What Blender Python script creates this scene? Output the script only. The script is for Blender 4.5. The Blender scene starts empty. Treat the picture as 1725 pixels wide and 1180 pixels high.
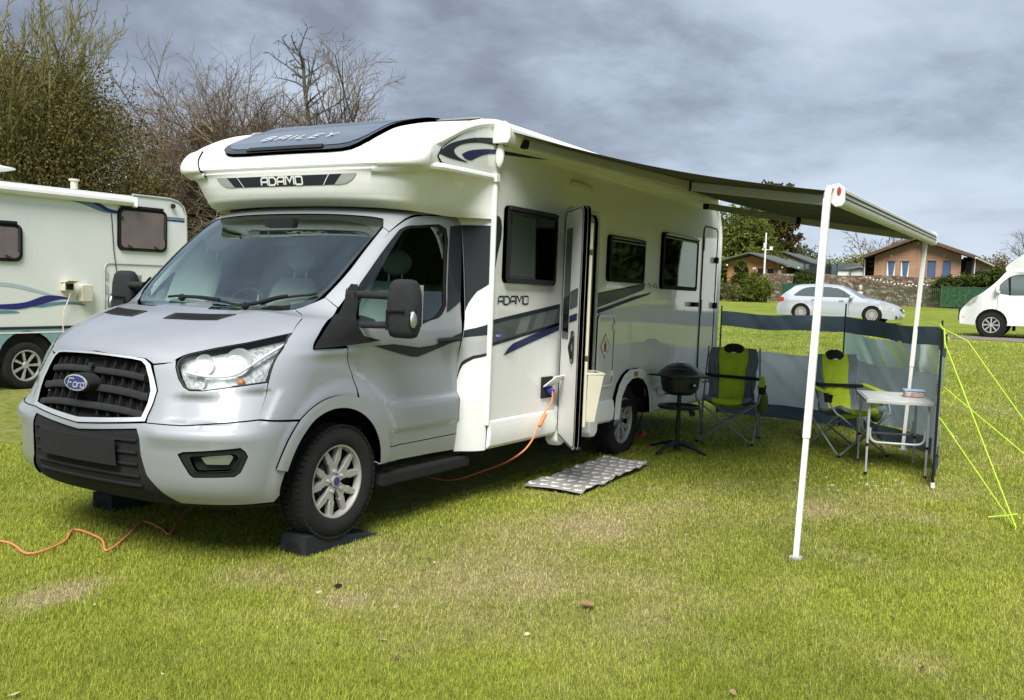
import bpy, bmesh, math, random
import numpy as np
from math import sin, cos, pi, radians, hypot, sqrt, atan2
from mathutils import Vector, Matrix, Euler
from mathutils.geometry import delaunay_2d_cdt
random.seed(7); RNG = np.random.default_rng(7)
SC = bpy.context.scene; COL = SC.collection
# ---------------- camera, sky, sun, exposure ----------------
cam = bpy.data.cameras.new('camera'); cam_o = bpy.data.objects.new('camera', cam); COL.objects.link(cam_o)
YAW, PIT, ROL = 1.04013879, -0.0737833373, 0.033051051
fw = Vector((sin(YAW)*cos(PIT), cos(YAW)*cos(PIT), sin(PIT)))
rt = Vector((cos(YAW), -sin(YAW), 0)); up = rt.cross(fw)
r2 = cos(ROL)*rt + sin(ROL)*up; u2 = -sin(ROL)*rt + cos(ROL)*up
M = Matrix((r2, u2, -fw)).transposed().to_4x4(); M.translation = Vector((-3.29290614, -4.71060141, 1.60328727))
cam_o.matrix_world = M
cam.sensor_width = 36.0; cam.lens = 36.0*1605.27981/1725.0; cam.shift_y = 8.77/1725.0
cam.clip_start = 0.05; cam.clip_end = 3000
SC.camera = cam_o
SUN_EL, SUN_AZ = radians(50), radians(203)      # azimuth of the sun measured from +x counter-clockwise
sunv = Vector((cos(SUN_EL)*cos(SUN_AZ), cos(SUN_EL)*sin(SUN_AZ), sin(SUN_EL)))
sl = bpy.data.lights.new('sun', 'SUN'); sl.energy = 1.5; sl.angle = radians(32); sl.color = (1.0, .965, .89)
so = bpy.data.objects.new('sun', sl); COL.objects.link(so); so.rotation_euler = sunv.to_track_quat('Z', 'Y').to_euler(); so.location = (0, 0, 30)
W = bpy.data.worlds.new('World'); SC.world = W; W.use_nodes = True
nt = W.node_tree; nt.nodes.clear(); N = nt.nodes.new; L = nt.links.new
out = N('ShaderNodeOutputWorld'); add = N('ShaderNodeMixShader'); L(add.outputs[0], out.inputs[0])
sky = N('ShaderNodeTexSky'); sky.sky_type = 'NISHITA'; sky.sun_disc = False; sky.sun_elevation = SUN_EL; sky.sun_rotation = pi/2-SUN_AZ
b1 = N('ShaderNodeBackground'); b1.inputs[1].default_value = .05; L(sky.outputs[0], b1.inputs[0])
tc = N('ShaderNodeTexCoord'); sep = N('ShaderNodeSeparateXYZ'); L(tc.outputs['Generated'], sep.inputs[0])
def mth(op, a, b=None, c=None, tree=None, clamp=False):
    n = (tree or nt).nodes.new('ShaderNodeMath'); n.operation = op; n.use_clamp = clamp
    for i, v in enumerate((a, b, c)):
        if v is None: continue
        if isinstance(v, (int, float)): n.inputs[i].default_value = v
        else: (tree or nt).links.new(v, n.inputs[i])
    return n.outputs[0]
zc = mth('ADD', mth('MAXIMUM', sep.outputs[2], 0.0), .26)
cb = N('ShaderNodeCombineXYZ'); L(mth('DIVIDE', sep.outputs[0], zc), cb.inputs[0]); L(mth('DIVIDE', sep.outputs[1], zc), cb.inputs[1]); cb.inputs[2].default_value = .7
def noise(tree, vec, scale, detail=6, rough=.55, dist=0.0):
    n = tree.nodes.new('ShaderNodeTexNoise'); n.inputs['Scale'].default_value = scale; n.inputs['Detail'].default_value = detail
    n.inputs['Roughness'].default_value = rough; n.inputs['Distortion'].default_value = dist
    if vec is not None: tree.links.new(vec, n.inputs['Vector'])
    return n
def ramp(tree, fac, stops):
    r = tree.nodes.new('ShaderNodeValToRGB'); e = r.color_ramp.elements
    while len(e) < len(stops): e.new(.5)
    for i, (p, c) in enumerate(stops): e[i].position = p; e[i].color = tuple(c)+(1,) if len(c) == 3 else c
    tree.links.new(fac, r.inputs[0]); return r
n1 = noise(nt, cb.outputs[0], 1.25, 9, .58, .2); n2 = noise(nt, cb.outputs[0], 5.0, 7, .60, .2)
mixn = mth('ADD', mth('MULTIPLY', n1.outputs[0], .78), mth('MULTIPLY', n2.outputs[0], .22))
cr = ramp(nt, mixn, [(.40, (.064, .075, .094)), (.475, (.092, .108, .136)), (.53, (.118, .138, .170)), (.64, (.155, .178, .210))])
hz = ramp(nt, sep.outputs[2], [(0.0, (.26, .30, .34)), (.07, (.20, .23, .27)), (.2, (.115, .14, .175)), (1.0, (.115, .14, .175))])
hm = N('ShaderNodeMix'); hm.data_type = 'RGBA'; hfac = ramp(nt, sep.outputs[2], [(0.0, (.75,)*3), (.10, (.35,)*3), (.22, (0,)*3)])
L(hfac.outputs[0], hm.inputs[0]); L(cr.outputs[0], hm.inputs[6]); L(hz.outputs[0], hm.inputs[7])
b2 = N('ShaderNodeBackground'); b2.inputs[1].default_value = 1.0; L(hm.outputs[2], b2.inputs[0])
cov = ramp(nt, mixn, [(.40, (.97,)*3), (.72, (.95,)*3)])
L(cov.outputs[0], add.inputs[0]); L(b1.outputs[0], add.inputs[1]); L(b2.outputs[0], add.inputs[2])
SC.view_settings.view_transform = 'Standard'; SC.view_settings.look = 'None'; SC.view_settings.exposure = 1.95; SC.view_settings.gamma = 1.0
SC.view_settings.use_curve_mapping = False
SC.cycles.max_bounces = 8; SC.cycles.transparent_max_bounces = 16; SC.cycles.caustics_reflective = False; SC.cycles.caustics_refractive = False

# ---------------- materials ----------------
def newmat(name):
    m = bpy.data.materials.new(name); m.use_nodes = True
    return m, m.node_tree, m.node_tree.nodes['Principled BSDF']
def pbr(name, col, rough=.5, metal=0.0, coat=0.0, var=.06, vs=6.0, bump=0.0, bs=60.0, spec=.5, coatr=.04, rvar=.05, sheen=0, orange=0, streak=0):
    m, t, p = newmat(name); p.inputs['Metallic'].default_value = metal; p.inputs['Coat Weight'].default_value = coat
    p.inputs['Coat Roughness'].default_value = coatr; p.inputs['Specular IOR Level'].default_value = spec
    co = t.nodes.new('ShaderNodeTexCoord'); nn = noise(t, co.outputs['Object'], vs, 5, .6)
    a = tuple(max(0, c*(1-var)) for c in col[:3]); b = tuple(min(1, c*(1+var)) for c in col[:3])
    r = ramp(t, nn.outputs[0], [(.3, a), (.7, b)]); t.links.new(r.outputs[0], p.inputs['Base Color'])
    t.links.new(mth('ADD', mth('MULTIPLY', nn.outputs[0], rvar*2), rough-rvar, tree=t), p.inputs['Roughness'])
    if streak:
        mp_ = t.nodes.new('ShaderNodeMapping'); mp_.inputs['Scale'].default_value = (16, 16, .8); t.links.new(co.outputs['Object'], mp_.inputs[0]); n4 = noise(t, mp_.outputs[0], 1.6, 6, .7); n5 = noise(t, co.outputs['Object'], .9, 3, .6)
        f4 = mth('MULTIPLY', mth('MULTIPLY', mth('SUBTRACT', n4.outputs[0], .48, tree=t), 5.0, tree=t, clamp=True), mth('MULTIPLY', n5.outputs[0], streak, tree=t), tree=t, clamp=True)
        mx4 = t.nodes.new('ShaderNodeMix'); mx4.data_type = 'RGBA'; t.links.new(f4, mx4.inputs[0]); t.links.new(r.outputs[0], mx4.inputs[6]); mx4.inputs[7].default_value = (.30, .29, .24, 1); t.links.new(mx4.outputs[2], p.inputs['Base Color'])
    if sheen: p.inputs['Sheen Weight'].default_value = sheen
    if bump:
        bn = t.nodes.new('ShaderNodeBump'); bn.inputs['Strength'].default_value = bump; bn.inputs['Distance'].default_value = .01
        n3 = noise(t, co.outputs['Object'], bs, 4, .6); t.links.new(n3.outputs[0], bn.inputs['Height']); t.links.new(bn.outputs[0], p.inputs['Normal'])
        if orange: t.links.new(bn.outputs[0], p.inputs['Coat Normal'])
    return m
def glass(name, tint, refl=.08, rough=.01, ior=1.55):
    m = bpy.data.materials.new(name); m.use_nodes = True; t = m.node_tree; t.nodes.clear()
    o = t.nodes.new('ShaderNodeOutputMaterial'); mx = t.nodes.new('ShaderNodeMixShader'); tr = t.nodes.new('ShaderNodeBsdfTransparent'); gl = t.nodes.new('ShaderNodeBsdfGlossy')
    tr.inputs[0].default_value = tuple(tint)+(1,); gl.inputs['Roughness'].default_value = rough; gl.inputs[0].default_value = (.86, 1, .99, 1)
    fr = t.nodes.new('ShaderNodeFresnel'); fr.inputs[0].default_value = ior
    t.links.new(mth('ADD', fr.outputs[0], refl, tree=t, clamp=True), mx.inputs[0]); t.links.new(tr.outputs[0], mx.inputs[1]); t.links.new(gl.outputs[0], mx.inputs[2]); t.links.new(mx.outputs[0], o.inputs[0])
    return m
MT = {}
MT['silver'] = pbr('silver_paint', (.41, .43, .465), .27, .88, 1.0, .03, 3, rvar=.03, bump=.04, bs=900, coatr=.13)
MT['white'] = pbr('white_shell', (.81, .82, .81), .22, 0, .35, .025, 2, streak=.14, rvar=.04, bump=.03, bs=8)
MT['side'] = pbr('white_side_panel', (.77, .78, .765), .16, 0, 1.0, .02, 1.2, streak=.16, rvar=.03, bump=.05, bs=5, orange=1, coatr=.03)
MT['side'].node_tree.nodes['Principled BSDF'].inputs['Coat IOR'].default_value = 1.9
MT['plastic'] = pbr('black_plastic', (.008, .009, .010), .58, 0, 0, .25, 30, bump=.1, bs=400)
MT['greyplastic'] = pbr('dark_grey_plastic', (.018, .020, .022), .52, 0, 0, .2, 30, bump=.08, bs=500)
MT['gloss'] = pbr('gloss_black', (.008, .009, .011), .10, 0, .8, .2, 10)
MT['rubber'] = pbr('tyre_rubber', (.010, .010, .010), .62, 0, 0, .35, 14, bump=.25, bs=90)
MT['liner'] = pbr('dark_liner', (.006, .006, .006), .9, 0, 0, .2, 5)
MT['chrome'] = pbr('chrome_trim', (.80, .81, .82), .10, 1, 0, .03, 5)
MT['alloy'] = pbr('alloy_silver', (.50, .50, .48), .30, .8, .4, .05, 12)
MT['bezel'] = pbr('lamp_bezel_chrome', (.46, .48, .49), .22, .9, .5, .4, 45, bump=.6, bs=50)
MT['alu'] = pbr('aluminium_tube', (.60, .61, .62), .34, .9, 0, .06, 14)
MT['glass'] = glass('windscreen_glass', (.88, .97, .94), .12)
MT['sideglass'] = glass('green_side_glass', (.50, .64, .58), .02)
MT['tint'] = glass('dark_acrylic_pane', (.30, .34, .33), .03, .02)
MT['lens'] = glass('clear_lens', (.93, .95, .95), .0, .25, 1.35)
MT['skyl'] = pbr('tinted_skylight', (.022, .028, .036), .10, 0, 1, .1, 3)
MT['navy'] = pbr('navy_vinyl', (.007, .011, .018), .32, 0, .12, .1, 6)
MT['greyv'] = pbr('grey_vinyl', (.07, .085, .085), .28, 0, .3, .12, 2)
MT['bluev'] = pbr('blue_vinyl', (.008, .013, .075), .28, 0, .2, .1, 6)
MT['silverv'] = pbr('silver_vinyl', (.42, .44, .44), .3, .3, .3, .1, 2)
MT['whitev'] = pbr('white_lettering', (.80, .80, .80), .4)
MT['seat'] = pbr('grey_seat_fabric', (.42, .47, .43), .85, bump=.2, bs=120)
MT['dark'] = pbr('dark_interior', (.045, .05, .048), .8, var=.3)
MT['orange'] = pbr('orange_cable', (.66, .23, .10), .5)
MT['amber'] = pbr('amber_lens', (.55, .16, .02), .2, coat=.5)
MT['red'] = pbr('red_lens', (.42, .02, .02), .2, coat=.6)
MT['cream'] = pbr('cream_plastic', (.60, .57, .46), .4)
MT['blueplug'] = pbr('blue_plug', (.02, .04, .35), .4)
MT['blueoval'] = pbr('blue_oval', (.015, .03, .19), .15, coat=.8)
MT['warm'] = pbr('white_paint', (.78, .79, .76), .35, coat=.2)
def translucent(m, f):
    t = m.node_tree; p = t.nodes['Principled BSDF']; o = t.nodes['Material Output']; tl = t.nodes.new('ShaderNodeBsdfTranslucent'); mx = t.nodes.new('ShaderNodeMixShader'); mx.inputs[0].default_value = f
    t.links.new(p.inputs['Base Color'].links[0].from_socket, tl.inputs[0]); t.links.new(p.outputs[0], mx.inputs[1]); t.links.new(tl.outputs[0], mx.inputs[2]); t.links.new(mx.outputs[0], o.inputs[0]); return m

# ---------------- object helpers ----------------
def tag(o, label=None, cat=None, group=None, kind=None):
    if label: o['label'] = label
    if cat: o['category'] = cat
    if group: o['group'] = group
    if kind: o['kind'] = kind
    return o
def empty(name, loc=(0, 0, 0), rz=0.0, rot=None, label=None, cat=None, group=None, kind=None):
    o = bpy.data.objects.new(name, None); COL.objects.link(o); o.location = loc; o.rotation_euler = rot or (0, 0, rz); o.empty_display_size = .1
    return tag(o, label, cat, group, kind)
def copy_tree(o, parent=None):
    c = o.copy(); COL.objects.link(c)
    if parent is not None: c.parent = parent
    for ch in o.children: copy_tree(ch, c)
    return c
def link_mesh(name, me, m, parent=None, loc=None):
    o = bpy.data.objects.new(name, me); COL.objects.link(o)
    if m is not None:
        for k in (m if isinstance(m, (list, tuple)) else [m]): me.materials.append(MT[k] if isinstance(k, str) else k)
    if parent is not None: o.parent = parent
    if loc is not None: o.location = loc
    return o
def smooth_by_angle(me, ang=35):
    bm = bmesh.new(); bm.from_mesh(me); a = radians(ang)
    for f in bm.faces: f.smooth = True
    for e in bm.edges:
        if len(e.link_faces) == 2 and e.calc_face_angle(0) > a: e.smooth = False
    bm.to_mesh(me); bm.free()
class MB:
    def __init__(s): s.v = []; s.f = []; s.mi = []
    def add(s, vs, fs, mi=0):
        b = len(s.v); s.v += [tuple(p) for p in vs]; s.f += [tuple(b+i for i in f) for f in fs]; s.mi += [mi]*len(fs); return s
    def box(s, c, d, rot=None, mi=0):
        c = Vector(c); hx, hy, hz_ = d[0]/2, d[1]/2, d[2]/2; R = rot.to_matrix() if rot else None
        P = [Vector((x, y, z)) for x in (-hx, hx) for y in (-hy, hy) for z in (-hz_, hz_)]
        P = [(R@p if R else p)+c for p in P]
        return s.add(P, [(0, 1, 3, 2), (4, 6, 7, 5), (0, 4, 5, 1), (2, 3, 7, 6), (0, 2, 6, 4), (1, 5, 7, 3)], mi)
    def tube(s, pts, r, n=8, cap=True, mi=0, closed=False):
        pts = [Vector(p) for p in pts]; rs = r if isinstance(r, (list, tuple)) else [r]*len(pts); m = len(pts); vs = []; ref = None
        for i, p in enumerate(pts):
            t = (pts[(i+1) % m]-pts[i-1]) if closed else (pts[min(i+1, m-1)]-pts[max(i-1, 0)])
            t = t.normalized() if t.length > 1e-9 else Vector((0, 0, 1))
            if ref is None: ref = t.orthogonal().normalized()
            ref = (ref-t*ref.dot(t)); ref = ref.normalized() if ref.length > 1e-6 else t.orthogonal().normalized(); b = t.cross(ref)
            vs += [p+(ref*cos(2*pi*k/n)+b*sin(2*pi*k/n))*rs[i] for k in range(n)]
        fs = []; q = m if closed else m-1
        for i in range(q):
            for k in range(n): a = i*n; b_ = ((i+1) % m)*n; fs.append((a+k, a+(k+1) % n, b_+(k+1) % n, b_+k))
        if cap and not closed: fs.append(tuple(range(n-1, -1, -1))); fs.append(tuple((m-1)*n+k for k in range(n)))
        return s.add(vs, fs, mi)
    def lathe(s, prof, n=32, axis='z', c=(0, 0, 0), mi=0, close=False):
        vs = []; m = len(prof)
        for k in range(n):
            a = 2*pi*k/n
            for (r, h) in prof:
                if axis == 'z': p = (r*cos(a), r*sin(a), h)
                elif axis == 'y': p = (r*cos(a), h, r*sin(a))
                else: p = (h, r*cos(a), r*sin(a))
                vs.append((p[0]+c[0], p[1]+c[1], p[2]+c[2]))
        fs = []
        for k in range(n):
            for j in range(m if close else m-1): j2 = (j+1) % m; a = k*m; b = ((k+1) % n)*m; fs.append((a+j, b+j, b+j2, a+j2))
        return s.add(vs, fs, mi)
    def prism(s, poly, f, g, mi=0):
        """poly 2D; f(p)->3D front, g(p)->3D back"""
        n = len(poly); vs = [f(p) for p in poly]+[g(p) for p in poly]
        return s.add(vs, [tuple(range(n)), tuple(range(2*n-1, n-1, -1))]+[(i, i+n, (i+1) % n+n, (i+1) % n) for i in range(n)], mi)
    def sphere(s, c, r, n=12, m=8, mi=0):
        r = r if isinstance(r, (tuple, list)) else (r, r, r); vs = []; fs = []
        for j in range(m+1):
            a = pi*j/m
            for k in range(n): b = 2*pi*k/n; vs.append((c[0]+r[0]*sin(a)*cos(b), c[1]+r[1]*sin(a)*sin(b), c[2]+r[2]*cos(a)))
        for j in range(m):
            for k in range(n): fs.append((j*n+k, (j+1)*n+k, (j+1)*n+(k+1) % n, j*n+(k+1) % n))
        return s.add(vs, fs, mi)
    def build(s, name, m, parent=None, sm=35, bevel=0, loc=None, seg=2):
        me = bpy.data.meshes.new(name); me.from_pydata(s.v, [], s.f); me.validate()
        if any(s.mi) and len(me.polygons) == len(s.mi): me.polygons.foreach_set('material_index', s.mi)
        bm = bmesh.new(); bm.from_mesh(me); bmesh.ops.recalc_face_normals(bm, faces=bm.faces); bm.to_mesh(me); bm.free()
        if sm: smooth_by_angle(me, sm)
        o = link_mesh(name, me, m, parent, loc)
        if bevel:
            b = o.modifiers.new('bevel', 'BEVEL'); b.width = bevel; b.segments = seg; b.limit_method = 'ANGLE'; b.angle_limit = radians(40); b.harden_normals = True
        return o
def ss(a, b, x):
    t = np.clip((np.asarray(x, float)-a)/(b-a), 0, 1); return t*t*(3-2*t)
def sstep(a, b, x):
    t = min(1, max(0, (x-a)/(b-a))); return t*t*(3-2*t)
def catmull_pts(pts, n=8, closed=False):
    P = [Vector(p) for p in pts]; m = len(P); o = []
    for i in range(m if closed else m-1):
        g = (lambda k: P[k % m]) if closed else (lambda k: P[min(max(k, 0), m-1)])
        a, b, c, d = g(i-1), g(i), g(i+1), g(i+2)
        for j in range(n):
            t = j/n; o.append(.5*(2*b+(c-a)*t+(2*a-5*b+4*c-d)*t*t+(3*b-a-3*c+d)*t**3))
    if not closed: o.append(P[-1])
    return o
def rrect(x0, z0, x1, z1, r, n=4):
    o = []
    for cx, cz, a0 in ((x1-r, z1-r, 0), (x0+r, z1-r, 90), (x0+r, z0+r, 180), (x1-r, z0+r, 270)):
        for k in range(n+1): a = radians(a0+90*k/n); o.append((cx+r*cos(a), cz+r*sin(a)))
    return o
# panels on a parametric surface
def inside(poly, X, Y):
    X = np.asarray(X); Y = np.asarray(Y); r = np.zeros(X.shape, bool); n = len(poly)
    for i in range(n):
        x1, y1 = poly[i]; x2, y2 = poly[(i+1) % n]
        if y1 == y2: continue
        c = ((y1 > Y) != (y2 > Y)) & (X < (x2-x1)*(Y-y1)/(y2-y1)+x1); r ^= c
    return r
def densify(poly, d):
    o = []; n = len(poly)
    for i in range(n):
        a = poly[i]; b = poly[(i+1) % n]; k = max(1, int(math.ceil(hypot(b[0]-a[0], b[1]-a[1])/d)))
        for j in range(k): o.append((a[0]+(b[0]-a[0])*j/k, a[1]+(b[1]-a[1])*j/k))
    return o
def clean(poly, eps=1e-5):
    o = []
    for p in poly:
        if not o or hypot(p[0]-o[-1][0], p[1]-o[-1][1]) > eps: o.append(p)
    if hypot(o[0][0]-o[-1][0], o[0][1]-o[-1][1]) < eps: o.pop()
    return o
def fill2d(poly, holes=(), step=.03, bstep=None):
    """triangulate polygon with interior grid; returns verts2d, tris, loops(list of index loops)"""
    bstep = bstep or step; loops = []; V = []; E = []
    for lp in [poly]+list(holes):
        q = densify(clean(lp), bstep); s = len(V); V += q; E += [(s+i, s+(i+1) % len(q)) for i in range(len(q))]; loops.append(list(range(s, s+len(q))))
    nb = len(V); P = np.array(poly); x0, y0 = P.min(0); x1, y1 = P.max(0)
    gx, gy = np.meshgrid(np.arange(x0+step*.5, x1, step), np.arange(y0+step*.5, y1, step)); gx[1::2] += step*.5
    gx = gx.ravel(); gy = gy.ravel(); ok = inside(poly, gx, gy)
    for h in holes: ok &= ~inside(h, gx, gy)
    gx = gx[ok]; gy = gy[ok]
    if len(gx):
        B = np.array(V); d = np.full(len(gx), 1e9)
        for k in range(0, len(B), 200): d = np.minimum(d, np.sqrt((gx[:, None]-B[None, k:k+200, 0])**2+(gy[:, None]-B[None, k:k+200, 1])**2).min(1))
        ok = d > step*.42; gx = gx[ok]; gy = gy[ok]; V += list(zip(gx.tolist(), gy.tolist()))
    r = delaunay_2d_cdt([Vector(v) for v in V], E, [], 0, 1e-6)
    vs = np.array([tuple(v) for v in r[0]]); tr = np.array([f for f in r[2] if len(f) == 3])
    c = vs[tr].mean(1); ok = inside(poly, c[:, 0], c[:, 1])
    for h in holes: ok &= ~inside(h, c[:, 0], c[:, 1])
    tr = tr[ok]
    omap = {}
    for i, l in enumerate(r[3]):
        for k in l: omap[k] = i
    loops = [[omap.get(i, 0) for i in lp] for lp in loops]
    return vs, tr, loops
def panel(name, poly, surf, m, parent=None, holes=(), off=0.0, thick=.02, step=.03, scale=(1, 1), bstep=None):
    """surf(a,b)-> (N,3) positions, (N,3) normals ; thick = depth of the turned-in edge"""
    sp = [(a*scale[0], b*scale[1]) for a, b in poly]; sh = [[(a*scale[0], b*scale[1]) for a, b in h] for h in holes]
    vs, tr, loops = fill2d(sp, sh, step, bstep)
    P, Nn = surf(vs[:, 0]/scale[0], vs[:, 1]/scale[1]); P = P+Nn*off
    a, b, c = P[tr[:, 0]], P[tr[:, 1]], P[tr[:, 2]]; fn = np.cross(b-a, c-a)
    if (fn*Nn[tr[:, 0]]).sum() < 0: tr = tr[:, ::-1]
    verts = P.tolist(); nrm = Nn.tolist(); faces = tr.tolist()
    if thick:
        for lp in loops:
            n = len(lp); b0 = len(verts)
            for i in lp:
                verts.append((P[i]).tolist()); verts.append((P[i]-Nn[i]*thick).tolist())
            for k in range(n):
                t = P[lp[(k+1) % n]]-P[lp[k-1]]; q = np.cross(t, Nn[lp[k]]); q = q/(np.linalg.norm(q)+1e-12); nrm += [q.tolist(), q.tolist()]
            for k in range(n):
                k2 = (k+1) % n; faces.append((b0+2*k, b0+2*k2, b0+2*k2+1, b0+2*k+1))
    me = bpy.data.meshes.new(name); me.from_pydata(verts, [], faces)
    me.polygons.foreach_set('use_smooth', [True]*len(me.polygons)); me.normals_split_custom_set_from_vertices(nrm)
    return link_mesh(name, me, m, parent)
def plane_surf(axis, val, sgn, bend=None):
    """axis 1: (a,b)->(a,val,b), axis 0: (a,b)->(val,a,b), axis 2: (a,b)->(a,b,val)"""
    def f(a, b):
        a = np.asarray(a, float); b = np.asarray(b, float); z = np.zeros_like(a)
        if axis == 1: return np.stack([a, z+val, b], -1), np.stack([z, z+sgn, z], -1)
        if axis == 0: return np.stack([z+val, a, b], -1), np.stack([z+sgn, z, z], -1)
        return np.stack([a, b, z+val], -1), np.stack([z, z, z+sgn], -1)
    return f
# stroke lettering
GL = {'A': (1, [[(0, 0), (0, .72), (.22, 1), (1, 1), (1, 0)], [(0, .42), (1, .42)]]),
 'D': (1, [[(0, 0), (0, 1), (.72, 1), (1, .74), (1, .26), (.72, 0), (0, 0)]]),
 'M': (1.25, [[(0, 0), (0, 1), (.25, 1), (.625, .35), (1.0, 1), (1.25, 1), (1.25, 0)]]),
 'O': (1, [[(.12, 0), (0, .12), (0, .88), (.12, 1), (.88, 1), (1, .88), (1, .12), (.88, 0), (.12, 0)]]),
 'B': (.9, [[(0, 0), (0, 1), (.75, 1), (.85, .88), (.85, .62), (.7, .52), (0, .52)], [(.7, .52), (.9, .4), (.9, .12), (.78, 0), (0, 0)]]),
 'I': (.1, [[(.05, 0), (.05, 1)]]), 'L': (.8, [[(0, 1), (0, 0), (.8, 0)]]),
 'E': (.85, [[(.85, 1), (0, 1), (0, 0), (.85, 0)], [(0, .5), (.7, .5)]]), 'Y': (1, [[(0, 1), (.5, .5), (1, 1)], [(.5, .5), (.5, 0)]]),
 'C': (.9, [[(.9, 1), (.15, 1), (0, .85), (0, .15), (.15, 0), (.9, 0)]]), 'H': (.9, [[(0, 0), (0, 1)], [(.9, 0), (.9, 1)], [(0, .5), (.9, .5)]]),
 'N': (.95, [[(0, 0), (0, 1), (.95, 0), (.95, 1)]]), 'S': (.85, [[(.85, 1), (0, 1), (0, .5), (.85, .5), (.85, 0), (0, 0)]]),
 '7': (.8, [[(0, 1), (.8, 1), (.35, 0)]]), '5': (.8, [[(.8, 1), (0, 1), (0, .52), (.8, .52), (.8, 0), (0, 0)]]), '4': (.9, [[(.7, 0), (.7, 1), (0, .3), (.9, .3)]]), '-': (.5, [[(.05, .45), (.45, .45)]]),
 'F': (.8, [[(0, 0), (.12, 1), (.85, 1)], [(.05, .5), (.6, .5)]]), 'o': (.6, [[(.1, 0), (0, .2), (.05, .5), (.3, .6), (.55, .5), (.55, .1), (.4, 0), (.1, 0)]]), 'r': (.4, [[(0, 0), (.05, .6)], [(.05, .4), (.4, .6)]]), 'd': (.6, [[(.55, .1), (.3, 0), (.05, .1), (.05, .5), (.3, .6), (.55, .5)], [(.62, 1), (.52, 0)]]),
 'T': (.9, [[(0, 1), (.9, 1)], [(.45, 1), (.45, 0)]]), 'R': (.9, [[(0, 0), (0, 1), (.85, 1), (.9, .55), (0, .5)], [(.4, .5), (.9, 0)]]), ' ': (.6, [])}
def ribbon(pts, t):
    P = [np.array(p, float) for p in pts]; n = len(P); cl = np.linalg.norm(P[0]-P[-1]) < 1e-6
    if cl: P = P[:-1]; n -= 1
    L_, R_ = [], []
    for i in range(n):
        a = P[i-1] if (cl or i > 0) else None; b = P[(i+1) % n] if (cl or i < n-1) else None
        d1 = (P[i]-a)/np.linalg.norm(P[i]-a) if a is not None else None; d2 = (b-P[i])/np.linalg.norm(b-P[i]) if b is not None else None
        if d1 is None: d1 = d2
        if d2 is None: d2 = d1
        n1_ = np.array([-d1[1], d1[0]]); n2_ = np.array([-d2[1], d2[0]]); m_ = n1_+n2_; m_ /= np.linalg.norm(m_)+1e-9; k = t/2/max(.45, m_.dot(n1_))
        L_.append(P[i]+m_*k); R_.append(P[i]-m_*k)
    quads = []
    for i in range(n if cl else n-1): j = (i+1) % n; quads.append([L_[i], L_[j], R_[j], R_[i]])
    return quads
def lettering(name, text, mapf, m, parent, height, thick=.14, gap=.28, wide=1.0, shear=0.0):
    """mapf(a,b,k): a along line (m), b up (m) , k tiny stacking; returns 3D"""
    x = 0.0; mb = MB(); tot = sum(GL[c][0]*wide+gap for c in text)-gap
    sp = height >= .045
    for ch in text:
        w, st = GL[ch]
        if sp: mb = MB()
        for s_i, s_ in enumerate(st):
            for q in ribbon([(px*wide, py) for px, py in s_], thick):
                vs = [mapf(((x+p[0]+shear*p[1])-tot/2)*height, p[1]*height, s_i) for p in q]; mb.add(vs, [(0, 1, 2, 3)])
        x += w*wide+gap
        if sp and mb.v: o = mb.build('letter', m, parent, sm=0)
    if sp: return o
    return mb.build(name, m, parent, sm=0)
HX = [-100, 4.5, 9, 26, 38, 62, 120, 900]; HZ = [0, 0, .13, .60, .62, 1.1, 1.4, 1.4]
def hgt(x): return float(np.interp(x, HX, HZ))
# panel outlines of the cab and over-cab pod on their own curved surfaces (u across, v up)
CAB_ROWS = np.array([[0.16, 0.27, 0.27, 0.5, 0.985, 2.5], [0.05, 0.38, 0.38, 0.52, 1.01, 2.4], [0.01, 0.52, 0.52, 0.54, 1.03, 2.3], [0.0, 0.68, 0.68, 0.55, 1.035, 2.3], [0.03, 0.79, 0.79, 0.58, 1.03, 2.2], [0.06, 0.93, 0.93, 0.66, 1.02, 2.1], [0.09, 1.05, 1.03, 0.7, 1.015, 2.05], [0.14, 1.13, 1.1, 0.72, 1.01, 2.05], [0.27, 1.21, 1.17, 0.68, 1.01, 2.1], [0.48, 1.295, 1.24, 0.6, 1.01, 2.3], [0.7, 1.35, 1.3, 0.5, 1.005, 2.7], [0.9, 1.39, 1.345, 0.38, 1.0, 3.2], [1.1, 1.56, 1.51, 0.31, 0.98, 3.6], [1.36, 1.79, 1.75, 0.27, 0.945, 3.8], [1.61, 1.995, 1.955, 0.25, 0.905, 3.7], [1.75, 2.06, 2.03, 0.25, 0.86, 3.3], [2.1, 2.1, 2.08, 0.24, 0.78, 2.6]])
POD_ROWS = np.array([[1.66, 2.055, 2.03, 0.3, 0.9, 4.0], [1.585, 2.085, 2.07, 0.32, 0.935, 3.6], [1.555, 2.125, 2.115, 0.34, 0.965, 3.4], [1.535, 2.19, 2.18, 0.34, 1.0, 3.4], [1.52, 2.255, 2.25, 0.34, 1.045, 3.4], [1.515, 2.3, 2.3, 0.22, 1.1, 3.6], [1.535, 2.36, 2.36, 0.16, 1.12, 3.6], [1.62, 2.455, 2.45, 0.14, 1.122, 3.6], [1.81, 2.553, 2.545, 0.13, 1.12, 3.6], [2.01, 2.636, 2.625, 0.12, 1.115, 3.8], [2.22, 2.695, 2.685, 0.14, 1.11, 5.0], [2.42, 2.722, 2.712, 0.05, 1.1, 5.0]])
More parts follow.
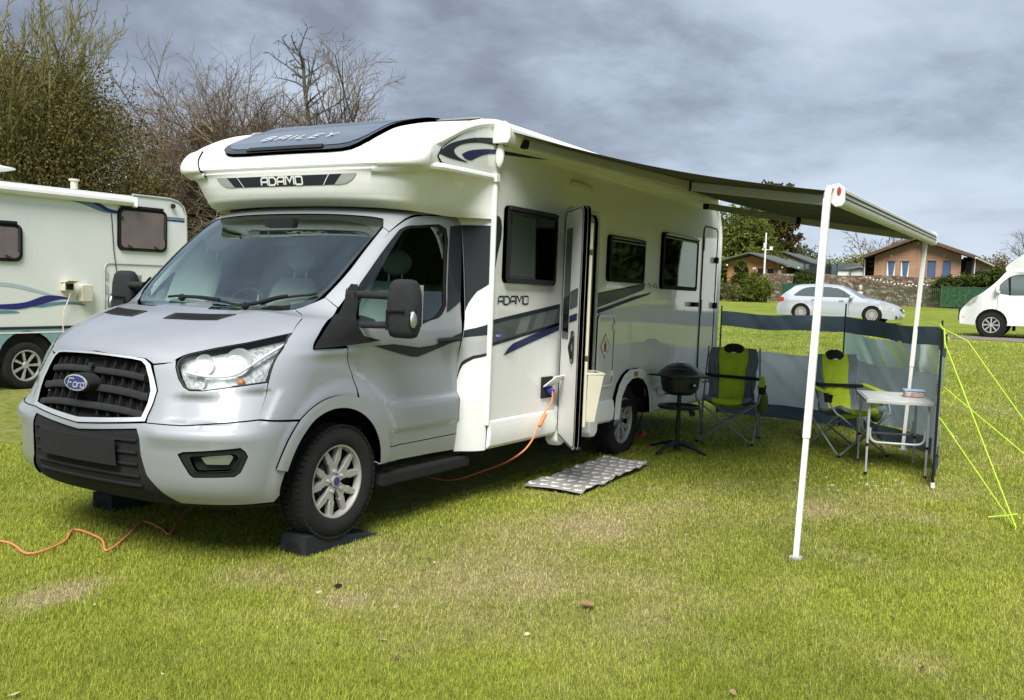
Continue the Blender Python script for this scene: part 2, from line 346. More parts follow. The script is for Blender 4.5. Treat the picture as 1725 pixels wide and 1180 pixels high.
FEAT = {
 'headlight': [[0.3638,5.941],[0.3614,6.29],[0.3734,6.664],[0.3885,6.833],[0.4701,7.361],[0.5545,7.828],[0.6742,8.716],[0.7181,8.059],[0.7423,6.852],[0.7512,5.989],[0.7567,5.391],[0.642,5.204],[0.4872,4.959],[0.4326,4.955],[0.408,5.092],[0.3838,5.43]],
 'bonnet': [[0.0,6.29],[0.079,6.418],[0.1799,6.379],[0.2345,6.34],[0.2703,6.059],[0.3458,6.228],[0.3455,6.24],[0.3508,6.465],[0.3701,6.76],[0.385,6.913],[0.4655,7.432],[0.5487,7.899],[0.6735,8.786],[0.5733,10.052],[0.4915,10.574],[0.3947,10.932],[0.3259,10.667],[0.212,10.014],[0.0961,9.908],[0.0,10.94]],
 'nose': [[0.2729,5.957],[0.3115,6.063],[0.3434,6.207],[0.3514,6.37],[0.3596,5.937],[0.3806,5.408],[0.4069,5.054],[0.4336,4.912],[0.4883,4.916],[0.6432,5.164],[0.7565,5.338],[0.7811,3.916],[0.5857,3.744],[0.4319,3.585],[0.368,3.581],[0.2838,3.59],[0.2855,3.932],[0.2981,4.396],[0.311,4.855],[0.2862,5.563]],
 'fender': [[0.5901,9.94],[0.4825,10.659],[0.3952,10.953],[0.4409,11.225],[0.5175,11.546],[0.6731,11.241],[0.8821,7.673],[1.0927,7.667],[1.1658,6.24],[1.2115,5.337],[1.2517,4.662],[1.2718,4.392],[1.2303,4.556],[1.142,4.591],[1.065,4.346],[1.0241,3.764],[0.7806,3.918],[0.7613,5.369],[0.7534,6.005],[0.7454,6.835],[0.7358,7.633],[0.6788,8.727]],
 'bumper': [[0.0,3.14],[0.2745,3.535],[0.3692,3.522],[0.4333,3.524],[0.5868,3.681],[0.7798,3.839],[1.0157,3.873],[1.0008,2.97],[0.9655,2.411],[0.9371,1.944],[0.9935,1.843],[0.9493,0.787],[0.8943,0.504],[0.7617,0.479],[0.5079,0.451],[0.3804,0.43],[0.3398,0.806],[0.3122,1.199],[0.2832,1.596],[0.2662,2.349],[0.2614,2.835],[0.2454,3.252],[0.0,2.92]],
 'fog': [[0.4271,2.442],[0.4518,2.527],[0.7288,2.7],[0.7563,2.57],[0.7702,2.405],[0.7287,1.86],[0.6972,1.704],[0.4943,1.649],[0.4765,1.747]],
 'fog_in': [[0.4672,2.363],[0.4855,2.412],[0.6975,2.523],[0.7185,2.479],[0.7279,2.365],[0.6911,1.959],[0.6756,1.905],[0.5049,1.841],[0.4925,1.917]],
 'fog_lamp': [[0.524,2.302],[0.5592,2.35],[0.6767,2.412],[0.6909,2.337],[0.6655,2.08],[0.6058,2.077],[0.5484,2.074],[0.5349,2.173]],
 'flare': [[0.9353,1.967],[0.9655,2.411],[1.0008,2.97],[1.0234,3.808],[1.0245,3.754],[1.0654,4.338],[1.1424,4.584],[1.2307,4.548],[1.2788,4.359],[1.3528,3.956],[1.418,3.204],[1.4555,2.419],[1.4643,1.93],[1.4727,1.445],[1.4182,1.293],[1.4162,1.833],[1.4028,2.339],[1.3746,2.881],[1.3376,3.347],[1.2747,3.947],[1.1951,4.074],[1.1335,4.028],[1.0764,3.692],[1.0636,3.166],[1.026,2.537],[0.9975,1.974],[0.992,1.879]],
 'door': [[1.0951,7.715],[1.1702,6.236],[1.2164,5.332],[1.2581,4.657],[1.2781,4.386],[1.3534,3.936],[1.4183,3.183],[1.4556,2.404],[1.4643,1.93],[1.631,1.936],[1.7992,1.954],[1.8943,1.95],[1.8897,3.575],[1.8948,5.364],[1.8785,8.796],[1.8445,11.643],[1.8753,14.262],[1.9929,15.509],[1.0579,14.668],[0.8626,14.069],[0.7379,13.533],[0.6682,12.803],[0.6286,12.137],[0.6702,11.807],[0.6883,11.662]],
 'sill': [[1.4664,1.909],[1.6315,1.895],[1.7998,1.912],[1.8929,1.909],[1.9169,1.104],[1.8649,1.132],[1.7584,1.184],[1.4274,1.24],[1.4185,1.263],[1.4764,1.41]],
 'winhole': [[0.9813,9.872],[0.7608,11.897],[0.7584,12.126],[0.8539,13.642],[0.9165,13.781],[0.997,13.87],[1.4209,14.097],[1.5796,13.915],[1.64,13.501],[1.6907,11.481],[1.6536,11.014],[1.5017,9.652],[1.0559,9.377]],
 'glass': [[0.991,10.097],[0.8211,11.792],[0.8168,12.086],[0.916,13.572],[0.9626,13.709],[1.0053,13.781],[1.4123,13.967],[1.5385,13.804],[1.5945,13.491],[1.6637,11.494],[1.6254,11.146],[1.4805,9.967],[1.0382,9.663]],
 'sail': [[0.8862,7.633],[0.8581,8.397],[0.6984,11.579],[0.6683,11.867],[0.6731,12.017],[0.7486,12.023],[0.8518,11.407],[1.0217,9.384],[1.1163,8.672],[1.2627,8.264],[1.0816,7.903]],
 'pillar': [[0.6188,13.644],[0.7273,13.525],[0.6984,12.968],[0.6485,11.868],[0.6896,11.603],[0.6773,11.268],[0.5142,11.564],[0.5726,12.442]],
 'windscreen': [[0.0,14.01],[0.1754,14.035],[0.4258,14.016],[0.5513,13.977],[0.5895,13.721],[0.5395,12.755],[0.4978,11.911],[0.4681,11.533],[0.4383,11.241],[0.3766,11.017],[0.3079,10.777],[0.1912,10.143],[0.0799,10.02],[0.0,10.9]],
 'glasszone': [[0.0,13.81],[0.1993,13.812],[0.4139,13.717],[0.5466,13.515],[0.5049,12.702],[0.4653,11.871],[0.4217,11.589],[0.369,11.323],[0.2899,11.118],[0.0788,10.92],[0.0042,10.832],[0.0,11.18]],
 'vent': [[0.0673,8.85],[0.052,9.31],[0.2927,9.542],[0.2921,8.965]],
 'grille': [[0.0,6.23],[0.0801,6.38],[0.1812,6.328],[0.2344,6.245],[0.2647,5.956],[0.2908,5.343],[0.3092,4.854],[0.3018,4.409],[0.2862,3.931],[0.2808,3.617],[0.0,3.2]],
 'grille_in': [[0.0,6.06],[0.0832,6.264],[0.1842,6.202],[0.2232,6.134],[0.2471,5.898],[0.2708,5.328],[0.2854,4.839],[0.2812,4.396],[0.2668,3.962],[0.2623,3.801],[0.0,3.44]],
 'intake': [[0.0,3.06],[0.2682,3.452],[0.2918,2.969],[0.29,2.464],[0.2944,1.857],[0.3128,1.248],[0.3303,0.656],[0.0,0.0]],
 'roofside': [[0.0,14.04],[0.1739,14.054],[0.4227,14.041],[0.5488,13.992],[0.6139,13.664],[0.7259,13.544],[0.829,14.166],[0.9819,14.764],[1.5995,15.485]],
 'strake': [[1.2536,7.777],[1.3749,7.863],[1.5753,7.455],[1.6767,7.613],[1.8803,8.795],[1.8885,8.223],[1.6999,7.159],[1.5941,6.527],[1.5546,6.562]],
 'bgfx': [[1.65,14.053],[1.8769,14.231],[1.8419,11.648],[1.6972,11.145],[1.6952,11.808],[1.6543,13.607]],
 'pod_band': [[0.0,3.919],[0.1294,3.883],[0.1295,3.915],[0.2913,3.965],[0.2734,3.366],[0.237,2.979],[0.1999,2.912],[0.1026,2.837],[0.0,2.736]],
 'pod_band_l': [[0.1295,3.915],[0.2019,3.912],[0.1639,2.869],[0.1026,2.837]],
 'pod_skylight': [],
 'pod_cap': [[0.3745,4.259],[0.3794,4.94],[0.389,5.549],[0.4602,6.803],[0.5039,7.156],[0.5705,7.126],[0.6783,6.454],[0.7383,5.518],[0.7111,4.683],[0.6392,4.311],[0.5346,4.177]],
 'pod_ledge': [[0.0,5.418],[0.1371,4.76],[0.3609,4.816],[0.3717,4.534]],
}
# ---------------- the motorhome: surfaces ----------------
def cmr(ys, q):
    n = len(ys); i = np.clip(np.floor(q).astype(int), 0, n-2); t = q-i
    p = lambda k: ys[np.clip(k, 0, n-1)]
    a, b, c, d = p(i-1), p(i), p(i+1), p(i+2)
    return .5*(2*b+(c-a)*t+(2*a-5*b+4*c-d)*t*t+(3*b-a-3*c+d)*t**3)
XE = 2.46
def cab_raw(U, V):
    s_ = np.where(U < 0, -1.0, 1.0); U = np.abs(U)
    x0, zc_, zs, A, Wd, n = [cmr(CAB_ROWS[:, k], V) for k in range(6)]
    t = np.clip(U, 0, 1)*pi/2; c = np.maximum(np.cos(t), 0); s = np.sin(t)
    yy = Wd*s**(2/n); xx = x0+A*(1-c**(2/n)); z = zc_+(zs-zc_)*np.clip(yy/Wd, 0, 1)**2.2
    w = np.clip(U-1, 0, 1); xc = x0+A; xx = np.where(U > 1, xc+(XE-xc)*w, xx); yy = np.where(U > 1, Wd, yy)
    # pressed relief of the sides: wheel-arch lip, door scallop, lower rib, haunch
    k = ss(.72, .95, U); r = np.hypot(xx-1.02, z-.37)
    zc2 = np.interp(xx, [1.05, 1.14, 1.25, 1.36, 1.47, 1.60, 2.5], [1.02, .986, .935, .858, .785, .765, .775])
    d = -.030*ss(-.012, .045, z-zc2)*ss(1.20, .98, z)*ss(1.02, 1.22, xx)*ss(2.40, 2.28, xx)
    d += -.014*ss(.615, .595, z)*ss(1.45, 1.5, xx)
    d += .016*ss(.60, .52, r)*ss(.28, .30, r)*ss(1.05, .9, z)
    d += .010*np.exp(-((z-1.125)/.03)**2)*ss(.5, .7, xx)*ss(1.3, 1.0, xx)
    yy = yy+d*k
    # bumper shoulder and the crease below the headlamp
    g = .016*ss(3.55, 3.2, V)*ss(2.6, 3.0, V)
    xx = xx-g*ss(.25, .35, U)*(1-k)
    q = .018*ss(4.75, 4.55, V-(U-.4)*.9)*ss(3.6, 3.75, V)*ss(.33, .42, U)*ss(.86, .80, U)
    xx = xx+q*.8; yy = yy-q*.3
    # bonnet: shallow power-bulges
    z = z+.010*np.exp(-((U-.33)/.10)**2)*ss(7.2, 8.2, V)*ss(10.8, 10.0, V)
    return np.stack([xx, -yy*s_, z], -1)
def numsurf(raw, e1=2e-3, e2=8e-3, vmax=16):
    def f(U, V):
        U = np.asarray(U, float); V = np.asarray(V, float); P = raw(U, V)
        du = raw(U+e1, V)-raw(U-e1, V); dv = raw(U, np.minimum(V+e2, vmax))-raw(U, np.maximum(V-e2, 0))
        n = np.cross(du, dv); n /= np.linalg.norm(n, axis=-1, keepdims=True)+1e-12
        return P, n
    return f
cabS = numsurf(cab_raw, vmax=16)
def pod_raw(U, V):
    s_ = np.where(U < 0, -1.0, 1.0); U = np.abs(U)
    x0, zc_, zs, A, Wd, n = [cmr(POD_ROWS[:, k], V) for k in range(6)]
    t = np.clip(U, 0, 1)*pi/2; c = np.maximum(np.cos(t), 0); s = np.sin(t)
    yy = Wd*s**(2/n); xx = x0+A*(1-c**(2/n)); z = zc_+(zs-zc_)*np.clip(yy/Wd, 0, 1)**2.2
    w = np.clip(U-1, 0, 1); xc = np.minimum(x0+A, XE-.02); xx = np.where(U > 1, xc+(XE-xc)*w, xx)
    f = ss(.55, 1, w); yy = np.where(U > 1, Wd+(1.13-Wd)*f, yy)
    # moulded lip along the lower front and the shelf above the name band
    xx = xx+.022*ss(4.55, 4.7, V)*ss(5.2, 5.0, V)*ss(1.0, .8, U)
    return np.stack([xx, -yy*s_, z], -1)
podS = numsurf(pod_raw, vmax=11)
TH = 0.01250032; 
van = empty('motorhome', (4.97-4.97*cos(TH), 0, 4.97*sin(TH)), rot=(0, TH, 0), label='large white and silver coachbuilt motorhome with its side door open and an awning out', cat='motorhome')
CS = (1.35, .14); PS = (1.3, .10)
def fe(k): return [tuple(p) for p in FEAT[k]]
def neg(p): return [(-a, b) for a, b in p][::-1]
def full(k):
    h = fe(k); return h+[(-a, b) for a, b in h[::-1] if abs(a) > 1e-6]
def cabpan(name, key, m, parent=van, both=True, holes=(), off=0.0, thick=.018, step=.035, fullp=False, poly=None):
    P = poly or (full(key) if fullp else fe(key)); o = []
    o.append(panel(name, P, cabS, m, parent, holes, off, thick, step, CS, bstep=.018))
    if both and not fullp: o.append(panel(name, neg(P), cabS, m, parent, [neg(h) for h in holes], off, thick, step, CS, bstep=.018))
    return o
# dark sheet added behind the panels to blacken the gaps and block light
def undershell():
    us = np.linspace(-1.98, 1.98, 150); vs = np.linspace(.5, 10.2, 60); U, V = np.meshgrid(us, vs)
    P, n = cabS(U.ravel(), V.ravel()); P = P-n*.095; k = len(us); F = []
    for j in range(len(vs)-1):
        for i in range(k-1):
            a = j*k+i; c = (P[a]+P[a+k+1])/2
            if hypot(c[0]-1.02, c[2]-.36) < .47 and abs(c[1]) > .55: continue
            F.append((a, a+1, a+k+1, a+k))
    me = bpy.data.meshes.new('cab_gap_blackout'); me.from_pydata(P.tolist(), [], F); link_mesh('cab_gap_blackout', me, 'liner', van)
undershell()
LG = pbr('grey_lettering', (.46, .48, .50), .6, spec=.1)
FEAT['bonnet'][0] = [0, 6.56]; FEAT['grille'][0] = [0, 6.44]; FEAT['grille_in'][0] = [0, FEAT['grille_in'][1][1]+.03]
bonnet = cabpan('bonnet', 'bonnet', 'silver', fullp=True, holes=[], step=.03)[0]
# bonnet vents, sunk grilles with slats
vq = fe('vent')
for s in (1, -1):
    q = [(a*s, b) for a, b in vq]
    v_ = panel('bonnet_vent', q if s > 0 else q[::-1], cabS, 'greyplastic', van, off=.004, thick=.01, step=.04, scale=CS)
    in_ = [(q[0][0]*.93+q[2][0]*.07, q[0][1]*.9+q[2][1]*.1), (q[1][0]*.93+q[3][0]*.07, q[1][1]*.88+q[3][1]*.12), (q[2][0]*.93+q[0][0]*.07, q[2][1]*.9+q[0][1]*.1), (q[3][0]*.93+q[1][0]*.07, q[3][1]*.88+q[1][1]*.12)]
    mb = MB()
    for i in range(12):
        f0 = i/12+.012; f1 = (i+1)/12-.012
        lo = [(in_[0][0]*(1-f)+in_[3][0]*f, in_[0][1]*(1-f)+in_[3][1]*f) for f in (f0, f1)]; hi = [(in_[1][0]*(1-f)+in_[2][0]*f, in_[1][1]*(1-f)+in_[2][1]*f) for f in (f1, f0)]
        p, n = cabS([a for a, b in lo+hi], [b for a, b in lo+hi]); p = p+n*.0065; mb.add(p.tolist(), [(0, 1, 2, 3)])
    mb.build('vent_slot', 'liner', v_, sm=0)
# smooth wheel-arch curves, found on the cab surface by distance from the axle
_ug, _vg = np.meshgrid(np.linspace(.88, 1.55, 300), np.linspace(.2, 6.5, 420))
def _sxz(U, V):
    x0, zc_, zs, A, Wd, n = [cmr(CAB_ROWS[:, k], V) for k in range(6)]; t = np.clip(U, 0, 1)*pi/2; c = np.maximum(np.cos(t), 0); xx = x0+A*(1-c**(2/n)); xc = x0+A; w = np.clip(U-1, 0, 1); return np.where(U > 1, xc+(XE-xc)*w, xx), zc_+(zs-zc_)*np.clip(Wd*np.sin(t)**(2/n)/Wd, 0, 1)**2.2
_xg, _zg = _sxz(_ug, _vg)
def inv_xz(x, z):
    k = np.argmin((_xg-x)**2+(_zg-z)**2); j, i = divmod(k, 300); u, v = float(_ug[j, i]), float(_vg[j, i])
    for _ in range(4):
        e = 1e-3; a = np.array([float(q) for q in _sxz(np.array(u), np.array(v))]); b = np.array([float(q) for q in _sxz(np.array(u+e), np.array(v))]); c = np.array([float(q) for q in _sxz(np.array(u), np.array(v+e))])
        J = np.stack([(b-a)/e, (c-a)/e], 1); d = np.linalg.solve(J, np.array([x, z])-a); u += float(np.clip(d[0], -.02, .02)); v += float(np.clip(d[1], -.2, .2))
    return [u, v]
AO = lambda a: float(np.interp(a, [5, 20, 60, 100, 134, 170], [.441, .447, .487, .522, .555, .568])); AI = lambda a: float(np.interp(a, [5, 20, 50, 95, 126, 170], [.345, .354, .392, .443, .484, .503]))
def arch_uv(a0, a1, rf): return [inv_xz(1.02+rf(a)*cos(radians(a)), .36+rf(a)*sin(radians(a))) for a in np.linspace(a0, a1, max(3, int(abs(a1-a0)/3)))]
FEAT['flare'] = arch_uv(165, 10, AO)+arch_uv(10, 165, AI)
FEAT['fender'] = FEAT['fender'][:11]+arch_uv(77, 133, AO)+FEAT['fender'][16:]
FEAT['door'] = FEAT['door'][:4]+arch_uv(74, 20, AO)+FEAT['door'][9:]
FEAT['bumper'] = FEAT['bumper'][:6]+arch_uv(135, 164, AO)+FEAT['bumper'][10:]
cabpan('nose_panel', 'nose', 'silver')
cabpan('front_wing', 'fender', 'silver')
inh = fe('intake')
fogh = fe('fog')
# bumper: one piece with holes for the fog lamps, round the dark intake
bump = cabpan('front_bumper', 'bumper', 'silver', fullp=True, holes=[fogh, neg(fogh)], step=.03, thick=.03)[0]
for s in (1, -1):
    F_ = fogh if s > 0 else neg(fogh); fi = fe('fog_in') if s > 0 else neg(fe('fog_in')); fl = fe('fog_lamp') if s > 0 else neg(fe('fog_lamp'))
    fs_ = panel('fog_lamp_surround', F_, cabS, 'plastic', van, [fi], -.012, .03, .03, CS, .015)
    panel('surround_recess', fi, cabS, 'greyplastic', fs_, [], -.05, 0, .03, CS)
    panel('surround_lip', fi, cabS, 'gloss', fs_, [[(a*.93+.07*np.mean([q[0] for q in fi]), b*.93+.07*np.mean([q[1] for q in fi])) for a, b in fi]], -.006, .01, .03, CS, .015)
    fgl = panel('fog_lamp', fl, cabS, 'chrome', fs_, [], -.040, .01, .02, CS, .012)
    panel('fog_lens', fl, cabS, 'lens', fs_, [], -.030, .0, .02, CS, .012)
# lower intake in dark plastic with bars and a blank dark plate carrier
half = fe('intake'); ifull = half+[(-a, b) for a, b in half[::-1] if abs(a) > 1e-6]
lo = [(0.0, 2.95), (.248, 3.33), (.262, 2.9), (.262, 2.464), (.272, 1.857), (.300, 1.248), (.345, .62), (.52, .34), (.76, .36), (.90, .36), (.92, .20), (.6, .1), (.3, .1), (0, .1)]
panel('lower_grille', lo+[(-a, b) for a, b in lo[::-1] if a > 1e-6], cabS, 'plastic', van, [], -.010, .03, .035, CS, .02)
mb = MB()
for vv in (2.75, 2.35, 1.95, 1.5, 1.1):
    us = np.linspace(-.245, .245, 25); p, n = cabS(us, np.full(25, vv)); p = p-n*.004
    mb.tube(p.tolist(), .008, 6)
mb.build('grille_bar', 'plastic', van)
us = np.linspace(-.17, .17, 13); mb = MB(); pts = []
for vv, o_ in ((1.9, .014), (1.9, .03), (2.75, .03), (2.75, .014)):
    p, n = cabS(us, np.full(13, vv)); pts.append(p+n*o_)
n_ = 13; vs_ = np.concatenate(pts).tolist(); fs_ = []
for j in range(3):
    for i in range(n_-1): fs_.append((j*n_+i, j*n_+i+1, (j+1)*n_+i+1, (j+1)*n_+i))
mb.add(vs_, fs_); mb.build('plate_carrier', 'plastic', van, sm=30)
# upper grille
G_ = full('grille'); GI = full('grille_in')
gr = panel('grille_frame', G_, cabS, 'chrome', van, [GI], .012, .045, .03, CS, .015)
panel('grille_back', G_, cabS, 'liner', gr, [], -.055, 0, .05, CS)
def surf_bar(U0, U1, vf, hw, d0, d1, name, m, parent, n=25):
    mb = MB(); us = np.linspace(U0, U1, n); rows = []
    for dv, off in ((-hw, d0), (-hw, d1-.006), (-hw*.55, d1), (hw*.55, d1), (hw, d1-.006), (hw, d0)):
        p, nn = cabS(us, np.array([vf(u) for u in us])+dv); rows.append(p+nn*off)
    v_ = np.concatenate(rows).tolist(); f_ = []
    for j in range(5):
        for i in range(n-1): f_.append((j*n+i, j*n+i+1, (j+1)*n+i+1, (j+1)*n+i))
    f_ += [tuple(j*n for j in range(6)), tuple(j*n+n-1 for j in range(5, -1, -1))]
    mb.add(v_, f_); return mb.build(name, m, parent, sm=40)
for (vc, uw) in ((5.52, .245), (4.80, .272), (4.10, .262)):
    f = lambda u, vc=vc: vc-.18*min(1, abs(u)/.25)**3
    bsl = surf_bar(-uw, uw, f, .14, -.05, .002, 'grille_slat', 'greyplastic', gr)
for u in np.linspace(-.24, .24, 11):
    if abs(u) < .02: continue
    mb = MB(); p, n = cabS(np.full(8, u), np.linspace(3.7, 6.05, 8)); a = p-n*.05; b = p-n*.018; w_ = np.array([0, .004, 0])
    mb.add(np.concatenate([a-w_, b-w_, b+w_, a+w_]).tolist(), [(j*8+i, j*8+i+1, (j+1)*8+i+1, (j+1)*8+i) for j in range(3) for i in range(7)])
    mb.build('grille_fin', 'plastic', gr)
mb = MB(); p, n = cabS([.017], [5.72]); p = p[0]; n = n[0]; mb.lathe([(0, -.02), (.016, -.02), (.016, .0), (.010, .004), (0, .004)], 16, 'x', (p[0]-.012, p[1], p[2])); mb.build('front_camera', 'gloss', gr)
# oval badge
bx, bz = -.012, .925
def oval(ry, rz, x, n=40): return [(x, ry*cos(2*pi*k/n), bz+rz*sin(2*pi*k/n)) for k in range(n)]
mb = MB(); A_ = oval(.108, .052, .07); B_ = oval(.108, .052, bx+.004); mb.add(A_+B_, [tuple(range(40)), tuple(range(79, 39, -1))]+[(i, (i+1) % 40, (i+1) % 40+40, i+40) for i in range(40)]); bd = mb.build('badge', 'plastic', van, bevel=.003)
mb = MB(); O1 = oval(.098, .045, bx-.001); O2 = oval(.098, .045, bx-.006); O3 = oval(.090, .038, bx-.007); mb.add(O1+O2+O3, [(i, (i+1) % 40, (i+1) % 40+40, i+40) for i in range(40)]+[(i+40, (i+1) % 40+40, (i+1) % 40+80, i+80) for i in range(40)]); mb.build('badge_rim', 'chrome', bd)
mb = MB(); mb.add(oval(.090, .038, bx-.0045), [tuple(range(40))]); mb.build('badge_face', 'blueoval', bd, sm=0)
lettering('badge_script', 'Ford', lambda a, b, k: (bx-.006-.0004*k, -a, bz-.024+b), 'silverv', bd, .046, .14, .05, 1.25, shear=.25)
# headlamps
hl = fe('headlight')
for s in (1, -1):
    P_ = hl if s > 0 else neg(hl)
    sh = [(a*.965+.035*np.mean([q[0] for q in P_]), b*.965+.035*np.mean([q[1] for q in P_])) for a, b in P_]
    H = panel('headlight', P_, cabS, 'silverv', van, [], -.058, .0, .03, CS, .015)
    panel('lamp_rim', P_, cabS, 'gloss', H, [sh], .001, .03, .03, CS, .012)
    def rp(q, off): p, n = cabS([q[0]*s], [q[1]]); return Vector(p[0]+n[0]*off), Vector(n[0])
    inner = [(a*.98+.02*np.mean([q[0] for q in P_]), b*.98+.02*np.mean([q[1] for q in P_])) for a, b in P_]
    panel('lamp_bezel', inner, cabS, 'bezel', H, [], -.050, .0, .02, CS, .012)
    for (q, rad, nm) in (((.455, 6.33), .062, 'lamp_reflector'), ((.585, 6.75), .080, 'lamp_reflector'), ((.46, 5.35), .038, 'lamp_reflector')):
        c, n = rp(q, -.044); n = (n+Vector((-1.1, 0, 0))).normalized(); mb = MB(); prof = [(rad*1.04, .004), (rad, .010), (rad*.95, .006), (rad*.85, -.010), (rad*.6, -.024), (rad*.3, -.032), (0, -.034)]
        mb.lathe(prof, 28, 'z'); mb.lathe([(0, .0), (rad*.16, -.004), (rad*.18, -.034)], 12, 'z')
        o = mb.build(nm, 'chrome', H, sm=50); o.rotation_euler = n.to_track_quat('Z', 'Y').to_euler(); o.location = c
    # sweep light bar
    pts = []
    for q in ((.40, 5.78), (.45, 5.66), (.53, 5.62), (.60, 5.78), (.645, 6.3), (.675, 6.95), (.70, 7.65), (.715, 8.05)): pts.append(rp(q, -.016)[0])
    mb = MB(); mb.tube(catmull_pts(pts, 5), .0085, 8); mb.build('light_bar', 'warm', H)
    c, n = rp((.635, 5.42), -.03); mb = MB(); mb.sphere((0, 0, 0), (.022, .022, .020), 12, 8); o = mb.build('indicator_bulb', 'amber', H); o.location = c
    panel('lamp_lens', P_, cabS, 'lens', H, [], -.002, 0, .03, CS, .02)
fl = cabpan('wheel_arch', 'flare', 'silver', off=.018, thick=.05, step=.03)
# cab doors
gh_ = fe('winhole')
doors = cabpan('cab_door', 'door', 'silver', holes=[gh_], step=.03)
for dr, s in zip(doors, (1, -1)):
    h_ = gh_ if s > 0 else neg(gh_); g_ = fe('glass') if s > 0 else neg(fe('glass'))
    panel('window_seal', h_, cabS, 'plastic', dr, [g_], -.006, .02, .03, CS, .015)
    panel('door_window', g_, cabS, 'sideglass', dr, [], -.010, 0, .04, CS, .03)
    st = fe('strake') if s > 0 else neg(fe('strake')); panel('door_stripe', st, cabS, 'navy', dr, [], .003, 0, .03, CS, .02)
    bg = fe('bgfx') if s > 0 else neg(fe('bgfx')); panel('pillar_graphic', bg, cabS, 'navy', dr, [], .003, 0, .03, CS, .02)
    y = -1.0*s; mb = MB()
    mb.tube([(2.00, y-.012*s, 1.172), (2.01, y-.034*s, 1.174), (2.08, y-.040*s, 1.176), (2.18, y-.040*s, 1.178), (2.235, y-.030*s, 1.178), (2.24, y-.01*s, 1.178)], [.014, .017, .018, .017, .014, .010], 8)
    mb.build('door_handle', 'plastic', dr)
    mb = MB(); mb.lathe([(0, .008), (.032, .008), (.042, 0), (.044, -.004)], 20, 'y', (2.09, y+.002*s, 1.182)) if s < 0 else mb.lathe([(0, -.008), (.032, -.008), (.042, 0), (.044, .004)], 20, 'y', (2.09, y+.002*s, 1.182)); mb.build('handle_cup', 'greyplastic', dr)
cabpan('sill', 'sill', 'silver')
for s in (1, -1):
    mb = MB(); y = -1.0*s; mb.box((1.93, y+.02*s, .295), (1.02, .09, .085)); mb.build('side_step', 'plastic', van, bevel=.02)
cabpan('mirror_sail', 'sail', 'plastic', off=.014, thick=.03)
cabpan('windscreen_pillar', 'pillar', 'silver')
# windscreen with painted border
wf = full('windscreen'); gz = full('glasszone')
ws = panel('windscreen', wf, cabS, 'glass', van, [], -.003, 0, .05, CS, .03)
panel('glass_border', wf, cabS, 'gloss', ws, [gz], -.008, 0, .04, CS, .02)
# cab roof
half = fe('roofside'); rp_ = half+[(1.30, 15.15), (1.62, 15.3), (1.93, 15.35), (1.93, 15.95), (1.0, 15.95), (0, 15.95)]
panel('cab_roof', rp_+[(-a, b) for a, b in rp_[::-1] if a > 1e-6], cabS, 'silver', van, [], .001, .02, .04, CS, .02)
# wipers
def on_cab(lst, off):
    p, n = cabS([a for a, b in lst], [b for a, b in lst]); return (p+n*off).tolist()
for arm, bl in (([(.205, 10.35), (.20, 10.75), (.235, 11.2), (.29, 11.34)], [(.20, 10.9), (.235, 11.25), (.33, 11.44), (.40, 11.52), (.444, 11.6)]), ([(-.055, 10.95), (.0, 10.92), (.035, 10.80)], [(-.13, 11.05), (-.06, 11.1), (.035, 10.88), (.09, 10.72), (.143, 10.6)])):
    mb = MB(); mb.tube(catmull_pts(on_cab(arm, .028), 4), [.011]*13 if len(arm) == 4 else [.011]*9, 8); mb.sphere(on_cab([arm[0]], .02)[0], .024, 10, 6); w1 = mb.build('wiper', 'plastic', van)
    mb = MB(); mb.tube(catmull_pts(on_cab(bl, .013), 4), .008, 6); mb.build('wiper_blade', 'rubber', w1)
# door mirrors
for s in (1, -1):
    cx, cy, cz_ = 1.262, -1.268*s, 1.392
    mb = MB(); n = 20; rings = []
    for (zz, wx, wy) in ((-.175, .030, .060), (-.165, .050, .088), (-.12, .064, .104), (0, .070, .108), (.09, .068, .104), (.145, .058, .092), (.168, .042, .076), (.176, .018, .050)):
        rings.append([(cx+wx*(abs(cos(a))**.6)*(1 if cos(a) > 0 else -1)+(.012 if cos(a) < 0 else 0), cy+wy*(abs(sin(a))**.55)*(1 if sin(a) > 0 else -1), cz_+zz) for a in [2*pi*k/n for k in range(n)]])
    vs_ = sum(rings, []); fs_ = [(j*n+k, j*n+(k+1) % n, (j+1)*n+(k+1) % n, (j+1)*n+k) for j in range(len(rings)-1) for k in range(n)]+[tuple(range(n-1, -1, -1)), tuple((len(rings)-1)*n+k for k in range(n))]
    mb.add(vs_, fs_); mir = mb.build('door_mirror', 'greyplastic', van, sm=50)
    mb = MB(); mb.tube([(1.19, -.90*s, 1.465), (1.21, -1.0*s, 1.468), (1.24, -1.20*s, 1.466)], .024, 8); mb.tube([(1.17, -.95*s, 1.285), (1.20, -1.02*s, 1.285), (1.24, -1.20*s, 1.290)], .021, 8); mb.box((1.185, -.945*s, 1.37), (.06, .05, .23)); mb.build('mirror_arm', 'greyplastic', mir, bevel=.006)
    mb = MB(); mb.box((cx-.068, cy+.01*s, cz_-.01), (.012, .13, .006)); mb.box((cx-.066, cy+.075*s, cz_-.07), (.012, .006, .12)); mb.build('mirror_crease', 'plastic', mir)
    mb = MB(); mb.sphere((cx-.030, cy-.098*s, cz_-.055), (.040, .020, .062), 14, 10); il = mb.build('indicator_lens', 'lens', mir); mb = MB(); mb.sphere((cx-.028, cy-.096*s, cz_-.06), (.030, .014, .050), 12, 8); mb.build('indicator_reflector', 'chrome', mir)
    mb = MB(); mb.box((cx+.074, cy, cz_+.02), (.006, .17, .25)); mb.build('mirror_glass', 'chrome', mir)
